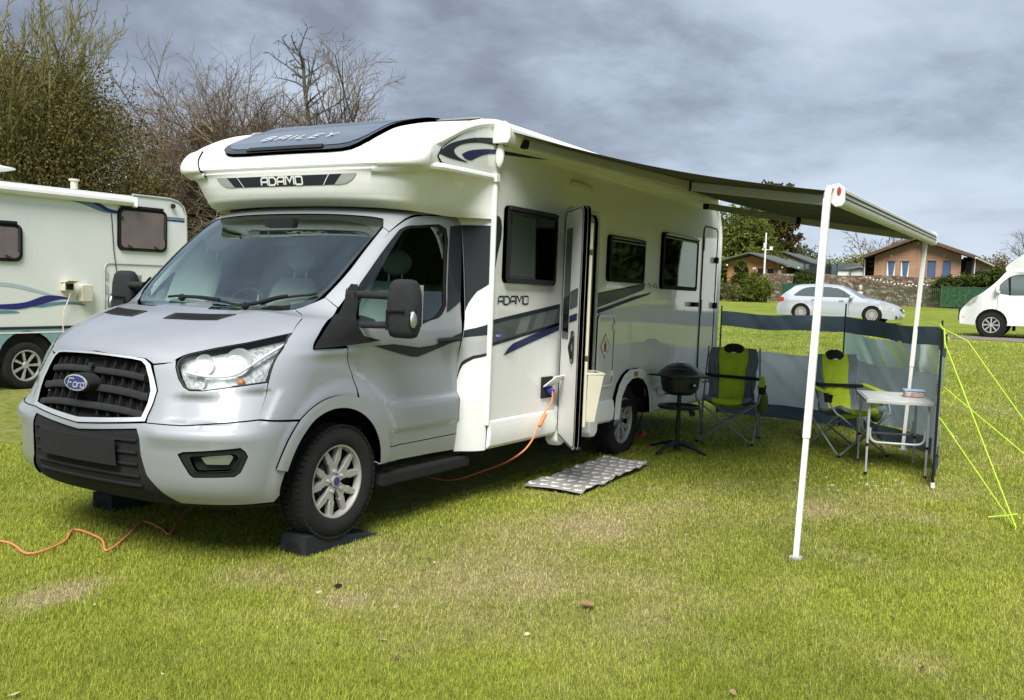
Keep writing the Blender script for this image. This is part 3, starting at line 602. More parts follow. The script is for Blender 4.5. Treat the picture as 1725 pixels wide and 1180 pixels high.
# ---------------- cab interior ----------------
mb = MB(); mb.box((1.9, 0, .62), (1.5, 1.7, .04)); mb.build('cab_floor', 'dark', van)
mb = MB(); P = []
for y in np.linspace(-.86, .86, 13):
    k = abs(y)/.86; P += [(1.02+.16*k**2, y, 1.30), (1.30+.08*k, y, 1.335), (1.50, y, 1.31), (1.60, y, 1.22), (1.62, y, .80)]
mb.add(P, [(i*5+j, (i+1)*5+j, (i+1)*5+j+1, i*5+j+1) for i in range(12) for j in range(4)]); mb.build('dashboard', 'greyplastic', van, sm=60)
mb = MB(); mb.tube([(1.60+.05*sin(2*pi*k/24), .40+.19*cos(2*pi*k/24), 1.30+.17*sin(2*pi*k/24)) for k in range(24)], .014, 8, closed=True); mb.sphere((1.585, .40, 1.30), (.03, .06, .05)); mb.tube([(1.59, .40, 1.30), (1.60, .57, 1.30)], .012); mb.tube([(1.59, .40, 1.30), (1.60, .23, 1.30)], .012); mb.build('steering_wheel', 'plastic', van)
for s in (1, -1):
    y = -.46*s; mb = MB()
    sec = [(2.02, 1.00, .24), (2.08, 1.15, .25), (2.15, 1.36, .245), (2.20, 1.50, .22), (2.22, 1.565, .16)]
    vs_ = []; n = 16
    for (x, z, w) in sec: vs_ += [(x+.055*cos(a)*(.8 if cos(a) > 0 else 1)+.035*(abs(sin(a))**2)*-1, y+w*(abs(sin(a))**.7)*(1 if sin(a) > 0 else -1), z) for a in [2*pi*k/n for k in range(n)]]
    mb.add(vs_, [(j*n+k, j*n+(k+1) % n, (j+1)*n+(k+1) % n, (j+1)*n+k) for j in range(len(sec)-1) for k in range(n)]+[tuple((len(sec)-1)*n+k for k in range(n))])
    mb.box((1.86, y, .95), (.50, .50, .14)); se = mb.build('cab_seat', 'seat', van, sm=50)
    mb = MB(); mb.sphere((2.235, y, 1.70), (.055, .135, .095), 16, 10); mb.build('headrest', 'seat', se)
    mb = MB(); mb.tube([(2.225, y-.06, 1.55), (2.23, y-.06, 1.66)], .008); mb.tube([(2.225, y+.06, 1.55), (2.23, y+.06, 1.66)], .008); mb.build('headrest_post', 'chrome', se)
    mb = MB(); mb.tube([(2.30, y-.33*s, 1.85), (2.20, y-.25*s, 1.45), (2.12, y-.25*s, 1.0)], .012, 6); mb.build('seat_belt', 'plastic', se)
mb = MB(); mb.box((1.55, 0, 1.915), (.10, .26, .11)); mb.build('sensor_housing', 'plastic', van, bevel=.015); mb = MB(); mb.sphere((1.56, 0, 1.80), (.02, .12, .035), 14, 8); mb.build('rear_view_mirror', 'plastic', van)
mb = MB(); mb.box((3.55, -.35, 1.35), (.03, 1.5, 1.9)); mb.box((2.9, .90, 1.1), (1.1, .25, 1.2)); mb.box((2.95, 0, .6), (1.2, 2.0, .03)); mb.build('bulkhead', 'dark', van)
for s in (1, -1):
    mb = MB(); mb.box((2.30, -.84*s, 1.65), (.06, .05, .75)); mb.build('curtain', 'seat', van, bevel=.02)
# ---------------- coach: over-cab pod ----------------
us = np.concatenate([np.linspace(-2, -1, 22)[:-1], np.linspace(-1, 1, 81), np.linspace(1, 2, 22)[1:]]); vs = np.linspace(0, 11, 100); U, V = np.meshgrid(us, vs); P, Nn = podS(U.ravel(), V.ravel()); k = len(us)
bad = ~np.isfinite(Nn).all(1); Nn[bad] = (0, 0, 1)
me = bpy.data.meshes.new('overcab_pod'); me.from_pydata(P.tolist(), [], [(j*k+i, j*k+i+1, (j+1)*k+i+1, (j+1)*k+i) for j in range(len(vs)-1) for i in range(k-1)]); me.polygons.foreach_set('use_smooth', [True]*len(me.polygons)); me.normals_split_custom_set_from_vertices(Nn.tolist())
pod = link_mesh('overcab_pod', me, 'white', van)
mb = MB(); p0, _ = podS(us, np.zeros(k)); q0 = p0.copy(); q0[:, 1] *= .6; q0[:, 0] = np.clip(q0[:, 0], 1.75, 2.46); q0[:, 2] = 2.07; mb.add(np.concatenate([p0, q0]).tolist(), [(i, i+1, k+i+1, k+i) for i in range(k-1)]); mb.build('pod_underside', 'white', pod)
# name band
bl = [(.13, 3.883), (.2915, 3.965), (.285, 3.66), (.2739, 3.366), (.237, 3.0), (.1999, 2.912), (.10, 2.86), (0, 2.84)]; bl = [(0, 3.86)]+bl
bf = bl+[(-a, b) for a, b in bl[::-1] if a > 1e-6]
band = panel('name_band', bf, podS, 'navy', van, [], .003, 0, .02, PS, .012)
for s in (1, -1):
    q = [(.208, 3.915), (.291, 3.962), (.285, 3.66), (.2735, 3.366), (.237, 3.0), (.199, 2.914), (.172, 2.90)]; q = q if s > 0 else neg(q)
    panel('band_fade', q, podS, 'silverv', band, [], .0045, 0, .02, PS, .012)
    q = [(.1385, 3.90), (.1425, 3.90), (.119, 2.87), (.115, 2.87)]; q = q if s > 0 else neg(q); panel('band_line', q, podS, 'whitev', band, [], .0045, 0, .02, PS, .012)
def podmap(v0, dv, off, k0=0.0):
    # a metres along the front, b metres up
    def f(a, b, k):
        vv = v0+b*dv; u = (abs(a)/1.05)**(3.4/2)*2/pi*1.05
        lo_, hi_ = 0.0, .6
        for _ in range(24):
            m_ = (lo_+hi_)/2; y = -pod_raw(np.array([m_]), np.array([vv]))[0][1]
            if y < abs(a): lo_ = m_
            else: hi_ = m_
        u = (lo_+hi_)/2*(1 if a >= 0 else -1); p, n = podS([u], [vv]); return tuple(p[0]+n[0]*(off+.0006*k))
    return f
lettering('band_lettering', 'ADAMO', podmap(2.99, 14.6, .006), 'whitev', band, .052, .23, .30, 1.15)
# skylight
sk = [(0, 6.44), (.085, 6.42), (.150, 6.45), (.190, 6.55), (.225, 6.8), (.245, 7.2), (.240, 7.8), (.225, 8.6), (.215, 9.6), (.215, 10.6), (0, 10.6)]
def in_frac(poly, f, g): return [(a*f, 8.5+(b-8.5)*g) for a, b in poly]
skf = sk+[(-a, b) for a, b in sk[::-1] if a > 1e-6]
skyl = panel('skylight', skf, podS, 'skyl', van, [], .030, .045, .03, PS, .012)
ski = in_frac(skf, .90, .86); panel('skylight_pane', ski, podS, pbr('smoked_glass', (.10, .13, .17), .08, 0, 1, .05, 2), skyl, [], .033, .004, .03, PS, .012)
q = [(-.08, 6.50), (.075, 6.50), (.072, 6.72), (-.075, 6.72)]; panel('skylight_ledge', q, podS, 'greyplastic', skyl, [], .042, .02, .03, PS)
lettering('skylight_lettering', 'BAILEY', podmap(7.28, 4.6, .041), LG, skyl, .085, .19, .72, .85, shear=.12)
# corner caps
for s in (1, -1):
    q = fe('pod_cap'); q = q[:5]+[(.62, 7.15), (.85, 6.95), (.97, 6.4), (.99, 5.6), (.97, 4.85), (.82, 4.45), (.64, 4.31)]+q[10:]
    q = q if s > 0 else neg(q); c_ = panel('corner_cap', q, podS, 'white', van, [], .014, .020, .025, PS, .012)
# ---------------- coach body ----------------
YS = -1.134
def arc(cx, cz_, r, a0, a1, n): return [(cx+r*cos(radians(a0+(a1-a0)*k/n)), cz_+r*sin(radians(a0+(a1-a0)*k/n))) for k in range(n+1)]
side = [(1.80, 2.34), (1.76, 2.37), (1.80, 2.43), (1.90, 2.490), (2.03, 2.556), (2.18, 2.612), (2.36, 2.654), (2.5, 2.672), (6.75, 2.672), (7.05, 2.64), (7.24, 2.56), (7.37, 2.42), (7.43, 2.25), (7.45, 2.05), (7.45, .58)]+arc(5.09, .48, .33, 15, 165, 12)+[(4.60, .58), (2.475, .58), (2.475, 2.335)]
dh = rrect(3.57, .40, 4.17, 2.215, .08); dh = [(x, max(z, .581)) for x, z in dh]
dh = [(3.57, .585), (4.17, .585), (4.17, 2.13), (4.155, 2.18), (4.11, 2.21), (3.63, 2.21), (3.585, 2.18), (3.57, 2.13)]
sp1 = panel('side_wall', side, plane_surf(1, YS, -1), 'side', van, [dh], 0, .03, .3, bstep=.06)
sp2 = panel('side_wall', side, plane_surf(1, -YS, 1), 'side', van, [], 0, .03, .3, bstep=.06)
prof = [(2.40, 2.716), (2.7, 2.722), (6.70, 2.722), (7.02, 2.70), (7.24, 2.62), (7.38, 2.50), (7.46, 2.32), (7.485, 2.1), (7.49, 1.3), (7.49, .40)]
mb = MB(); ys_ = [-1.13, -1.11, -1.07, 0, 1.07, 1.11, 1.13]; drop = [.055, .015, 0, .0, 0, .015, .055]
PR = catmull_pts([(a, 0, b) for a, b in prof], 6); m_ = len(PR)
for y, d in zip(ys_, drop):
    for i, p in enumerate(PR):
        t = PR[min(i+1, m_-1)]-PR[max(i-1, 0)]; t.normalize(); nrm = Vector((-t.z, 0, t.x)); nrm = nrm if nrm.z > 0 or nrm.x > 0 else -nrm
        q = p-nrm*d; mb.v.append((q.x, y, q.z))
mb.f = [(j*m_+i, j*m_+i+1, (j+1)*m_+i+1, (j+1)*m_+i) for j in range(6) for i in range(m_-1)]; mb.mi = [0]*len(mb.f)
mb.build('roof', 'white', van, sm=60)
# roof rail along the top edge and pod side tubes
for s in (1, -1):
    y = -1.118*s
    rail = catmull_pts([(1.72, y+.045*s, 2.435), (1.80, y+.01*s, 2.480), (1.90, y, 2.530), (2.03, y, 2.588), (2.2, y, 2.645), (2.42, y, 2.690), (2.7, y, 2.697), (4.0, y, 2.697), (6.7, y, 2.697), (7.04, y, 2.668), (7.25, y, 2.585), (7.39, y, 2.44), (7.455, y, 2.26), (7.465, y, 2.0), (7.465, y, .6)], 5)
    mb = MB(); mb.tube(rail, .034, 10); mb.build('roof_rail', 'white', van)
    y = -1.128*s
    mb = MB(); mb.tube([(1.70, y+.05*s, 2.306), (1.82, y+.004*s, 2.310), (2.42, y, 2.318)], [.026, .028, .024], 10); mb.build('edge_tube', 'white', van)
    mb = MB(); mb.tube([(2.462, y-.004*s, 2.325), (2.464, y-.006*s, 1.4), (2.466, y-.006*s, .56)], .021, 10); mb.box((2.455, y-.01*s, 2.318), (.05, .05, .06)); mb.build('corner_strip', 'white', van, bevel=.004)
# filler between cab door and coach wall
zend = lambda V: np.interp(V, [.3, .9, 1.95, 3.6, 5.36, 6.9, 8.8, 11.64, 14.26, 15.5, 16], [.36, .385, .50, .745, .965, 1.085, 1.215, 1.575, 1.99, 2.06, 2.09])
def fill_raw(Wv, V):
    s_ = np.where(Wv < 0, -1.0, 1.0); w = np.abs(Wv); 
    P0 = cab_raw(np.full_like(w, 1.893), V); P0b = cab_raw(np.full_like(w, 1.90), V)
    x = P0[:, 0]+(2.468-P0[:, 0])*w; f = ss(.05, 1.0, w)*.85+.15*w; y = -P0[:, 1]; y = y+(1.130-y)*f; z = P0[:, 2]+(zend(V)-P0[:, 2])*w
    return np.stack([x, -y*s_, z], -1)
fS = numsurf(fill_raw, 1e-3, 8e-3, 15.7); FSc = (.22, .14)
for s in (1, -1):
    def q_(l): return [(max(a, .003)*s, b) for a, b in l] if s > 0 else [(-max(a, .003), b) for a, b in l][::-1]
    fp = panel('filler_panel', q_([(0.01, 1.0), (1, .8), (1, 15.45), (0.01, 15.45)]), fS, 'white', van, [], 0, .01, .03, FSc, .02)
    panel('filler_graphic', q_([(0.01, 14.26), (1, 14.22), (1, 11.75), (.5, 11.70), (0.01, 11.2)]), fS, 'navy', fp, [], .003, 0, .03, FSc)
    panel('filler_stripe', q_([(0.01, 8.95), (1, 9.45), (1, 8.75), (0.01, 8.2)]), fS, 'navy', fp, [], .003, 0, .03, FSc)
    panel('filler_stripe', q_([(0.01, 8.18), (1, 8.73), (1, 6.95), (.5, 6.5), (.2, 5.9), (0.01, 5.0)]), fS, 'silverv', fp, [], .003, 0, .03, FSc)
    panel('filler_stripe', q_([(1, 6.93), (.5, 6.48), (.2, 5.88), (0.01, 4.95), (0.01, 4.7), (.24, 5.6), (.52, 6.2), (1, 6.7)]), fS, 'navy', fp, [], .003, 0, .03, FSc)
# skirts, arches, step housing
def skirt(x0, x1, s, name='skirt'):
    mb = MB(); sec = [(.592, 1.137), (.582, 1.152), (.50, 1.168), (.41, 1.158), (.385, 1.13)]
    for x in (x0, x1):
        for (z, y) in sec: mb.v.append((x, -y*s, z))
    mb.f = [(j, j+1, 6+j, 5+j) for j in range(4)]+[(0, 1, 2, 3, 4), (5, 6, 7, 8, 9)]; mb.mi = [0]*6; return mb.build(name, 'white', van, sm=20, bevel=.004)
for s in (1, -1):
    skirt(2.475, 3.50, s); skirt(4.27, 4.615, s); skirt(5.545, 7.47, s)
    outer = [(4.615, .40), (4.635, .60), (4.70, .72), (4.80, .80), (4.92, .845), (5.18, .85), (5.30, .81), (5.40, .74), (5.48, .62), (5.55, .40)]
    inner = [(5.455, .40), (5.43, .55), (5.37, .66), (5.26, .735), (5.12, .765), (4.98, .755), (4.86, .70), (4.77, .60), (4.735, .40)]
    pg = outer+inner; panel('rear_wheel_arch', pg, plane_surf(1, -1.168*s, -s), 'white', van, [], 0, .045, .05, bstep=.04)
for x0, x1, sg in ((3.50, 3.66, 1), (4.10, 4.27, -1)):
    mb = MB(); pts = []
    poly = [(x0, .60), (x1, .60), (x1, .36), (x1-.03*sg if sg > 0 else x1, .30), (x0+.05, .29), (x0, .33)]
    poly = [(x0, .62), (x1, .62), (x1, .33), (x1-.05, .29), (x0+.05, .29), (x0, .33)]
    mb.prism(poly, lambda p: (p[0], -1.172, p[1]), lambda p: (p[0], -1.05, p[1])); mb.build('step_housing', 'white', van, bevel=.025, seg=3)
mb = MB(); mb.box((3.88, -.98, .42), (.42, .30, .03)); mb.box((3.88, -.85, .55), (.42, .03, .28)); mb.build('entrance_step', 'greyplastic', van, bevel=.005)
mb = MB(); mb.box((3.88, -.60, 1.4), (.58, .02, 1.6)); mb.box((3.575, -.85, 1.4), (.02, .5, 1.62)); mb.box((4.165, -.85, 1.4), (.02, .5, 1.62)); mb.build('doorway', 'cream', van)
mb = MB(); mb.tube([(4.18, YS-.006, .60), (4.18, YS-.006, 2.14), (4.165, YS-.006, 2.19), (4.12, YS-.006, 2.22), (3.62, YS-.006, 2.22), (3.57, YS-.006, 2.19), (3.56, YS-.006, 2.14), (3.56, YS-.006, .60)], .014, 8); mb.build('door_frame', 'alu', van)
mb = MB(); mb.box((4.95, 0, .50), (4.95, 2.12, .06)); mb.box((3.6, 0, .42), (2.2, .9, .18)); mb.box((6.4, 0, .42), (1.9, .9, .16)); mb.box((3.0, .75, .36), (.8, .5, .2)); mb.box((2.0, 0, .38), (1.6, 1.1, .22)); mb.box((.9, 0, .40), (1.2, 1.1, .28)); mb.build('chassis', 'liner', van)
mb = MB(); mb.tube([(5.10, -.9, .35), (5.10, .9, .35)], .05); mb.tube([(1.02, -.9, .33), (1.02, .9, .33)], .04); mb.build('axle', 'liner', van)
for s in (1, -1):
    mb = MB(); mb.add([(1.02+.47*cos(a), (-.82-.12*q)*s, .37+.47*sin(a)) for a in [radians(t) for t in range(-5, 186, 10)] for q in (-1, 1)]+[(1.02+.47*cos(a), -.70*s, .37+.47*sin(a)) for a in [radians(t) for t in range(-5, 186, 10)]], [(2*i, 2*i+1, 2*i+3, 2*i+2) for i in range(19)]+[tuple(range(40, 60))]); mb.build('wheel_well', 'liner', van)
    mb = MB(); mb.add([(5.09+.40*cos(a), (-.98-.14*q)*s, .42+.40*sin(a)) for a in [radians(t) for t in range(-5, 186, 10)] for q in (-1, 1)]+[(5.09+.40*cos(a), -.70*s, .42+.40*sin(a)) for a in [radians(t) for t in range(-5, 186, 10)]], [(2*i, 2*i+1, 2*i+3, 2*i+2) for i in range(19)]+[tuple(range(40, 60))]); mb.build('wheel_well', 'liner', van)
    mb = MB(); mb.box((1.46, -.86*s, .50), (.012, .30, .38), Euler((0, .12, 0))); mb.build('mud_flap', 'plastic', van)
# coach windows
def coach_window(x0, x1, z0, z1, s=1, blind=None, m='tint'):
    f_ = panel('side_window', rrect(x0, z0, x1, z1, .045), plane_surf(1, (YS-.034)*s, -s), 'plastic', van, [rrect(x0+.045, z0+.04, x1-.03, z1-.055, .03)], 0, .034, .2, bstep=.05)
    panel('window_pane', rrect(x0+.03, z0+.03, x1-.02, z1-.04, .03), plane_surf(1, (YS-.028)*s, -s), m, f_, [], 0, 0, .3)
    panel('window_back', rrect(x0+.03, z0+.03, x1-.02, z1-.04, .03), plane_surf(1, (YS-.004)*s, -s), 'liner', f_, [], 0, 0, .3)
    if blind: panel('window_blind', rrect(blind[0], z0+.06, blind[1], z1-.06, .02), plane_surf(1, (YS-.012)*s, -s), pbr('grey_blind', (.78, .84, .74), .8), f_, [], 0, 0, .3)
    mb = MB(); mb.tube([(x0+.02, (YS-.036)*s, z1-.018), (x1-.02, (YS-.036)*s, z1-.018)], .014, 8); mb.tube([(x0+.02, (YS-.036)*s, z1-.05), (x1-.02, (YS-.036)*s, z1-.05)], .006, 6); mb.build('window_hinge', 'gloss', f_)
coach_window(2.595, 3.375, 1.585, 2.145, 1, (2.70, 3.05)); coach_window(4.365, 5.17, 1.655, 2.065); coach_window(5.625, 6.645, 1.62, 2.185, 1)
coach_window(2.8, 3.7, 1.6, 2.1, -1); coach_window(4.6, 5.4, 1.6, 2.1, -1)
# decals on the side
yd = YS-.003
def decal(name, poly, m, parent=sp1, y=yd, step=.3): return panel(name, poly, plane_surf(1, y, -1), m, parent, [], 0, 0, step)
def curve2(pts, n=6): return [(p.x, p.z) for p in catmull_pts([(a, 0, b) for a, b in pts], n)]
ln = lambda x: 1.317+(x-2.48)*.1225
decal('waist_stripe', [(2.49, 1.317), (3.52, ln(3.52)), (3.52, ln(3.52)-.035), (2.49, 1.285)], 'navy')
decal('waist_stripe', [(2.49, 1.283), (3.52, ln(3.52)-.037), (3.52, ln(3.52)-.150), (2.49, 1.155)], 'greyv')
decal('waist_stripe', [(2.49, 1.153), (3.52, ln(3.52)-.152), (3.52, ln(3.52)-.172), (2.49, 1.128)], 'navy')
for x in (2.9, 3.15, 3.33): decal('stripe_tone', [(x, ln(x)-.037), (x+.16, ln(x+.16)-.037), (x+.08, ln(x+.08)-.150), (x-.08, ln(x-.08)-.150)], pbr('mid_grey_vinyl', (.13, .15, .15), .25, 0, .6), y=yd-.001)
decal('lower_stripe', [(2.66, 1.055), (2.72, 1.105), (2.79, 1.140), (3.52, 1.295), (3.52, 1.232), (3.0, 1.127)], 'bluev')
decal('waist_stripe', [(4.20, 1.528), (5.27, 1.652), (5.235, 1.597), (4.20, 1.415)], 'greyv'); decal('waist_stripe', [(4.20, 1.545), (5.28, 1.665), (5.27, 1.653), (4.20, 1.529)], 'navy', y=yd)
decal('lower_stripe', [(4.20, 1.398), (5.0, 1.53), (5.45, 1.585), (5.36, 1.553), (4.9, 1.48), (4.20, 1.362)], 'bluev')
decal('pod_graphic', curve2([(1.75, 2.39), (1.84, 2.45), (1.97, 2.50), (2.18, 2.555), (2.45, 2.595), (2.75, 2.625), (3.1, 2.618), (3.45, 2.59), (3.6, 2.572), (3.3, 2.585), (2.9, 2.578), (2.5, 2.55), (2.2, 2.525), (2.02, 2.485), (1.93, 2.44), (1.97, 2.40), (2.10, 2.378), (2.0, 2.375), (1.87, 2.377)], 3), 'navy')
decal('pod_graphic', curve2([(2.02, 2.42), (2.10, 2.455), (2.25, 2.488), (2.45, 2.515), (2.8, 2.535), (3.2, 2.55), (3.0, 2.53), (2.7, 2.505), (2.5, 2.49), (2.33, 2.465), (2.22, 2.43), (2.13, 2.395), (2.06, 2.40)], 3), 'bluev')
decal('corner_graphic', [(2.49, 2.06), (2.53, 2.055), (2.56, 2.03), (2.572, 1.97), (2.565, 1.90), (2.53, 1.80), (2.49, 1.65)], 'navy')
lettering('side_lettering', 'ADAMO', lambda a, b, k: (2.775+a, YS-.003-.0006*k, 1.432+b+a*.02), 'navy', sp1, .058, .2, .28, 1.22)
lettering('side_lettering', '75-4DL', lambda a, b, k: (5.46+a, YS-.003-.0006*k, 1.628+b), 'greyv', sp1, .036, .16, .3, 1.25)
mb = MB(); n = 28; mb.add([(2.575+.045*cos(2*pi*k/n), YS-.004, 1.203+.032*sin(2*pi*k/n)) for k in range(n)], [tuple(range(n))]); bdg = mb.build('side_badge', 'blueoval', van, sm=0)
lettering('badge_lettering', 'BAILEY', lambda a, b, k: (2.575+a, YS-.0048-.0003*k, 1.197+b), 'whitev', bdg, .012, .2, .3, .9)
# lockers, handles, small fittings
def hatch(x0, z0, x1, z1, name, r=.05):
    o = panel(name, rrect(x0, z0, x1, z1, r), plane_surf(1, YS-.008, -1), 'side', van, [], 0, .008, .4, bstep=.08)
    panel('hatch_rim', rrect(x0-.012, z0-.012, x1+.012, z1+.012, r+.01), plane_surf(1, YS-.014, -1), 'white', o, [rrect(x0+.014, z0+.014, x1-.014, z1-.014, r-.012)], 0, .014, .4, bstep=.08); return o
h1 = hatch(4.235, .725, 4.59, 1.35, 'gas_locker')
mb = MB(); c = (4.40, YS-.010, 1.08)
mb.add([(4.40, c[1], 1.195), (4.30, c[1], 1.08), (4.40, c[1], .965), (4.50, c[1], 1.08)], [(0, 1, 2, 3)]); st = mb.build('warning_sticker', 'red', van, sm=0)
mb = MB(); mb.add([(4.40, c[1]-.001, 1.180), (4.313, c[1]-.001, 1.08), (4.40, c[1]-.001, .980), (4.487, c[1]-.001, 1.08)], [(0, 1, 2, 3)]); mb.build('sticker_face', 'whitev', st, sm=0)
mb = MB(); mb.add([(4.376, c[1]-.002, 1.03), (4.424, c[1]-.002, 1.03), (4.424, c[1]-.002, 1.105), (4.376, c[1]-.002, 1.105)], [(0, 1, 2, 3)]); mb.add([(4.388, c[1]-.002, 1.11), (4.412, c[1]-.002, 1.11), (4.412, c[1]-.002, 1.13), (4.388, c[1]-.002, 1.13)], [(0, 1, 2, 3)]); mb.build('sticker_bottle', 'red', st, sm=0)
mb = MB(); mb.box((4.55, YS-.02, .83), (.03, .02, .05)); mb.box((4.55, YS-.02, 1.25), (.03, .02, .05)); mb.build('locker_catch', 'white', h1, bevel=.004)
h2 = panel('rear_locker', rrect(6.86, .62, 7.32, 2.335, .07), plane_surf(1, YS-.006, -1), 'side', van, [], 0, .012, .4, bstep=.08)
mb = MB(); P_ = rrect(6.86, .60, 7.33, 2.345, .07); mb.tube([(a, YS-.008, b) for a, b in P_], .006, 6, closed=True); mb.build('locker_seal', 'greyplastic', h2)
for x, z in ((7.26, 1.985), (7.285, 1.47)): mb = MB(); mb.box((x, YS-.03, z), (.06, .04, .07)); mb.build('locker_latch', 'plastic', h2, bevel=.01)
mb = MB(); mb.box((6.60, YS-.035, 1.475), (.12, .05, .05)); mb.tube([(6.60, YS, 1.475), (6.60, YS-.05, 1.475)], .02); mb.build('side_catch', 'plastic', van, bevel=.008)
for z in (2.15, 1.45): mb = MB(); mb.box((6.875, YS-.012, z), (.02, .012, .16)); mb.build('locker_hinge', 'alu', h2)
mb = MB(); mb.box((3.78, YS-.025, 2.414), (.33, .05, .045)); mb.build('awning_light', 'cream', van, bevel=.01)
mb = MB(); mb.sphere((2.480, YS-.028, 2.475), (.022, .028, .075), 14, 10); ml = mb.build('marker_lamp', 'red', van); mb = MB(); mb.sphere((2.458, YS-.032, 2.475), (.026, .034, .085), 14, 10); mb.build('marker_lens', 'warm', ml)
mb = MB(); mb.box((5.06, -1.176, .80), (.07, .012, .045)); mb.build('amber_reflector', 'amber', van, bevel=.003)
for x in (5.80, 6.75):
    mb = MB(); mb.box((x, -1.178, .60), (.26, .05, .09)); gb = mb.build('grab_housing', 'white', van, bevel=.015)
    if x < 6: mb = MB(); mb.box((x+.03, -1.206, .575), (.16, .012, .038)); mb.build('side_reflector', 'red', gb, bevel=.003)
# mains inlet with raised flap
mb = MB(); mb.box((3.34, YS-.008, .78), (.17, .02, .17)); ml = mb.build('mains_inlet', 'plastic', van, bevel=.006)
mb = MB(); mb.box((3.35, YS-.075, .835), (.17, .15, .010), Euler((radians(-38), 0, 0))); mb.build('inlet_flap', 'white', ml, bevel=.003)
mb = MB(); mb.tube([(3.34, YS-.01, .775), (3.335, YS-.06, .745)], .028, 12); mb.build('inlet_plug', 'blueplug', ml)
# entrance door, folded forward
ang = radians(49); dv_ = Vector((-sin(ang), -cos(ang), 0)); no = Vector((-cos(ang), sin(ang), 0)); O_ = Vector((3.52, -1.155, 0))
def dsurf(off, sgn=1):
    def f(a, b):
        a = np.asarray(a, float); b = np.asarray(b, float)
        bow = .018*np.clip((1.2-b)/.85, 0, 1)**2*0
        P = np.stack([O_.x+dv_.x*a+no.x*off, O_.y+dv_.y*a+no.y*off, b], -1); n = np.tile(np.array([no.x, no.y, 0])*sgn, (len(a), 1)); return P, n
    return f
def door_out(i, r=.07):
    x0, x1, z0, z1 = i, .58-i, .365+i, 2.19-i
    return [(x0, z0+.06), (x0+.03, z0+.02), (x1-.05, z0-.02+.0), (x1-.01, z0), (x1, z0+.05), (x1, z1-r), (x1-.02, z1-.02), (x1-r, z1), (x0+r, z1), (x0+.02, z1-.02), (x0, z1-r)]
ed = panel('entrance_door', door_out(0), dsurf(0), 'white', van, [], 0, .020, .2, bstep=.05)
panel('door_seal', door_out(.012), dsurf(-.020), 'liner', ed, [], 0, .012, .2, bstep=.05); panel('door_edge', door_out(0.0), dsurf(-.032), 'white', ed, [], 0, .022, .2, bstep=.05); panel('door_inner', door_out(.0), dsurf(-.054, -1), 'white', ed, [], 0, 0, .2, bstep=.05)
mb = MB(); P_ = door_out(.014); mb.tube([(O_.x+dv_.x*a+no.x*.0015, O_.y+dv_.y*a+no.y*.0015, b) for a, b in P_], .0055, 6, closed=True); mb.build('door_outline', 'gloss', ed)
panel('door_pane', [(.05, 1.17), (.245, 1.17), (.26, 2.04), (.065, 2.04)], dsurf(.003), 'tint', ed, [], 0, 0, .2); panel('pane_back', [(.05, 1.17), (.245, 1.17), (.26, 2.04), (.065, 2.04)], dsurf(.0015), pbr('grey_pane', (.07, .085, .075), .3), ed, [], 0, 0, .2)
for (a0, a1, z0, z1, k_) in ((.265, .50, 1.405, 1.545, 'greyv'), (.265, .50, 1.30, 1.355, 'bluev')): panel('door_stripe', [(a0, z0), (a1, z0+.03), (a1, z1+.03), (a0, z1)], dsurf(.002), k_, ed, [], 0, 0, .2)
for (z0, z1) in ((1.385, 1.52), (1.27, 1.325)): panel('door_stripe', [(.052, z0-.03), (.247, z0), (.249, z1), (.054, z1-.03)], dsurf(.0042), 'navy', ed, [], 0, 0, .2)
mb = MB(); P_ = rrect(.36, .99, .45, 1.245, .045); mb.prism(P_, lambda p: tuple(O_+dv_*p[0]+no*.014+Vector((0, 0, p[1]))), lambda p: tuple(O_+dv_*p[0]+no*.0+Vector((0, 0, p[1])))); dh_ = mb.build('door_handle', 'gloss', ed, bevel=.006); mb = MB(); mb.tube([tuple(O_+dv_*.425+no*.015+Vector((0, 0, 1.03))), tuple(O_+dv_*.43+no*.035+Vector((0, 0, 1.12))), tuple(O_+dv_*.425+no*.015+Vector((0, 0, 1.2)))], .012, 8); mb.build('handle_grip', 'plastic', ed)
mb = MB()
for (z0, z1) in ((.52, 1.02), (1.06, 1.82), (1.86, 2.06)): mb.prism([(.10, z0), (.56, z0), (.56, z1), (.10, z1)], lambda p: tuple(O_+dv_*p[0]-no*.055+Vector((0, 0, p[1]))), lambda p: tuple(O_+dv_*p[0]-no*.085+Vector((0, 0, p[1]))))
mb.build('door_lining', 'cream', ed, bevel=.008)
mb = MB(); rr = [(.30, .10), (.54, .10), (.54, .20), (.30, .20)]
lo_ = [tuple(O_+dv_*a-no*b*.9+Vector((0, 0, .56))) for a, b in ((.33, .10), (.53, .10), (.53, .18), (.33, .18))]; hi_ = [tuple(O_+dv_*a-no*b+Vector((0, 0, .93))) for a, b in ((.30, .09), (.56, .09), (.56, .215), (.30, .215))]
mb.add(lo_+hi_, [(0, 1, 2, 3), (0, 1, 5, 4), (1, 2, 6, 5), (2, 3, 7, 6), (3, 0, 4, 7)]); mb.tube(hi_, .010, 6, closed=True); mb.build('door_bin', 'cream', ed, bevel=.004)
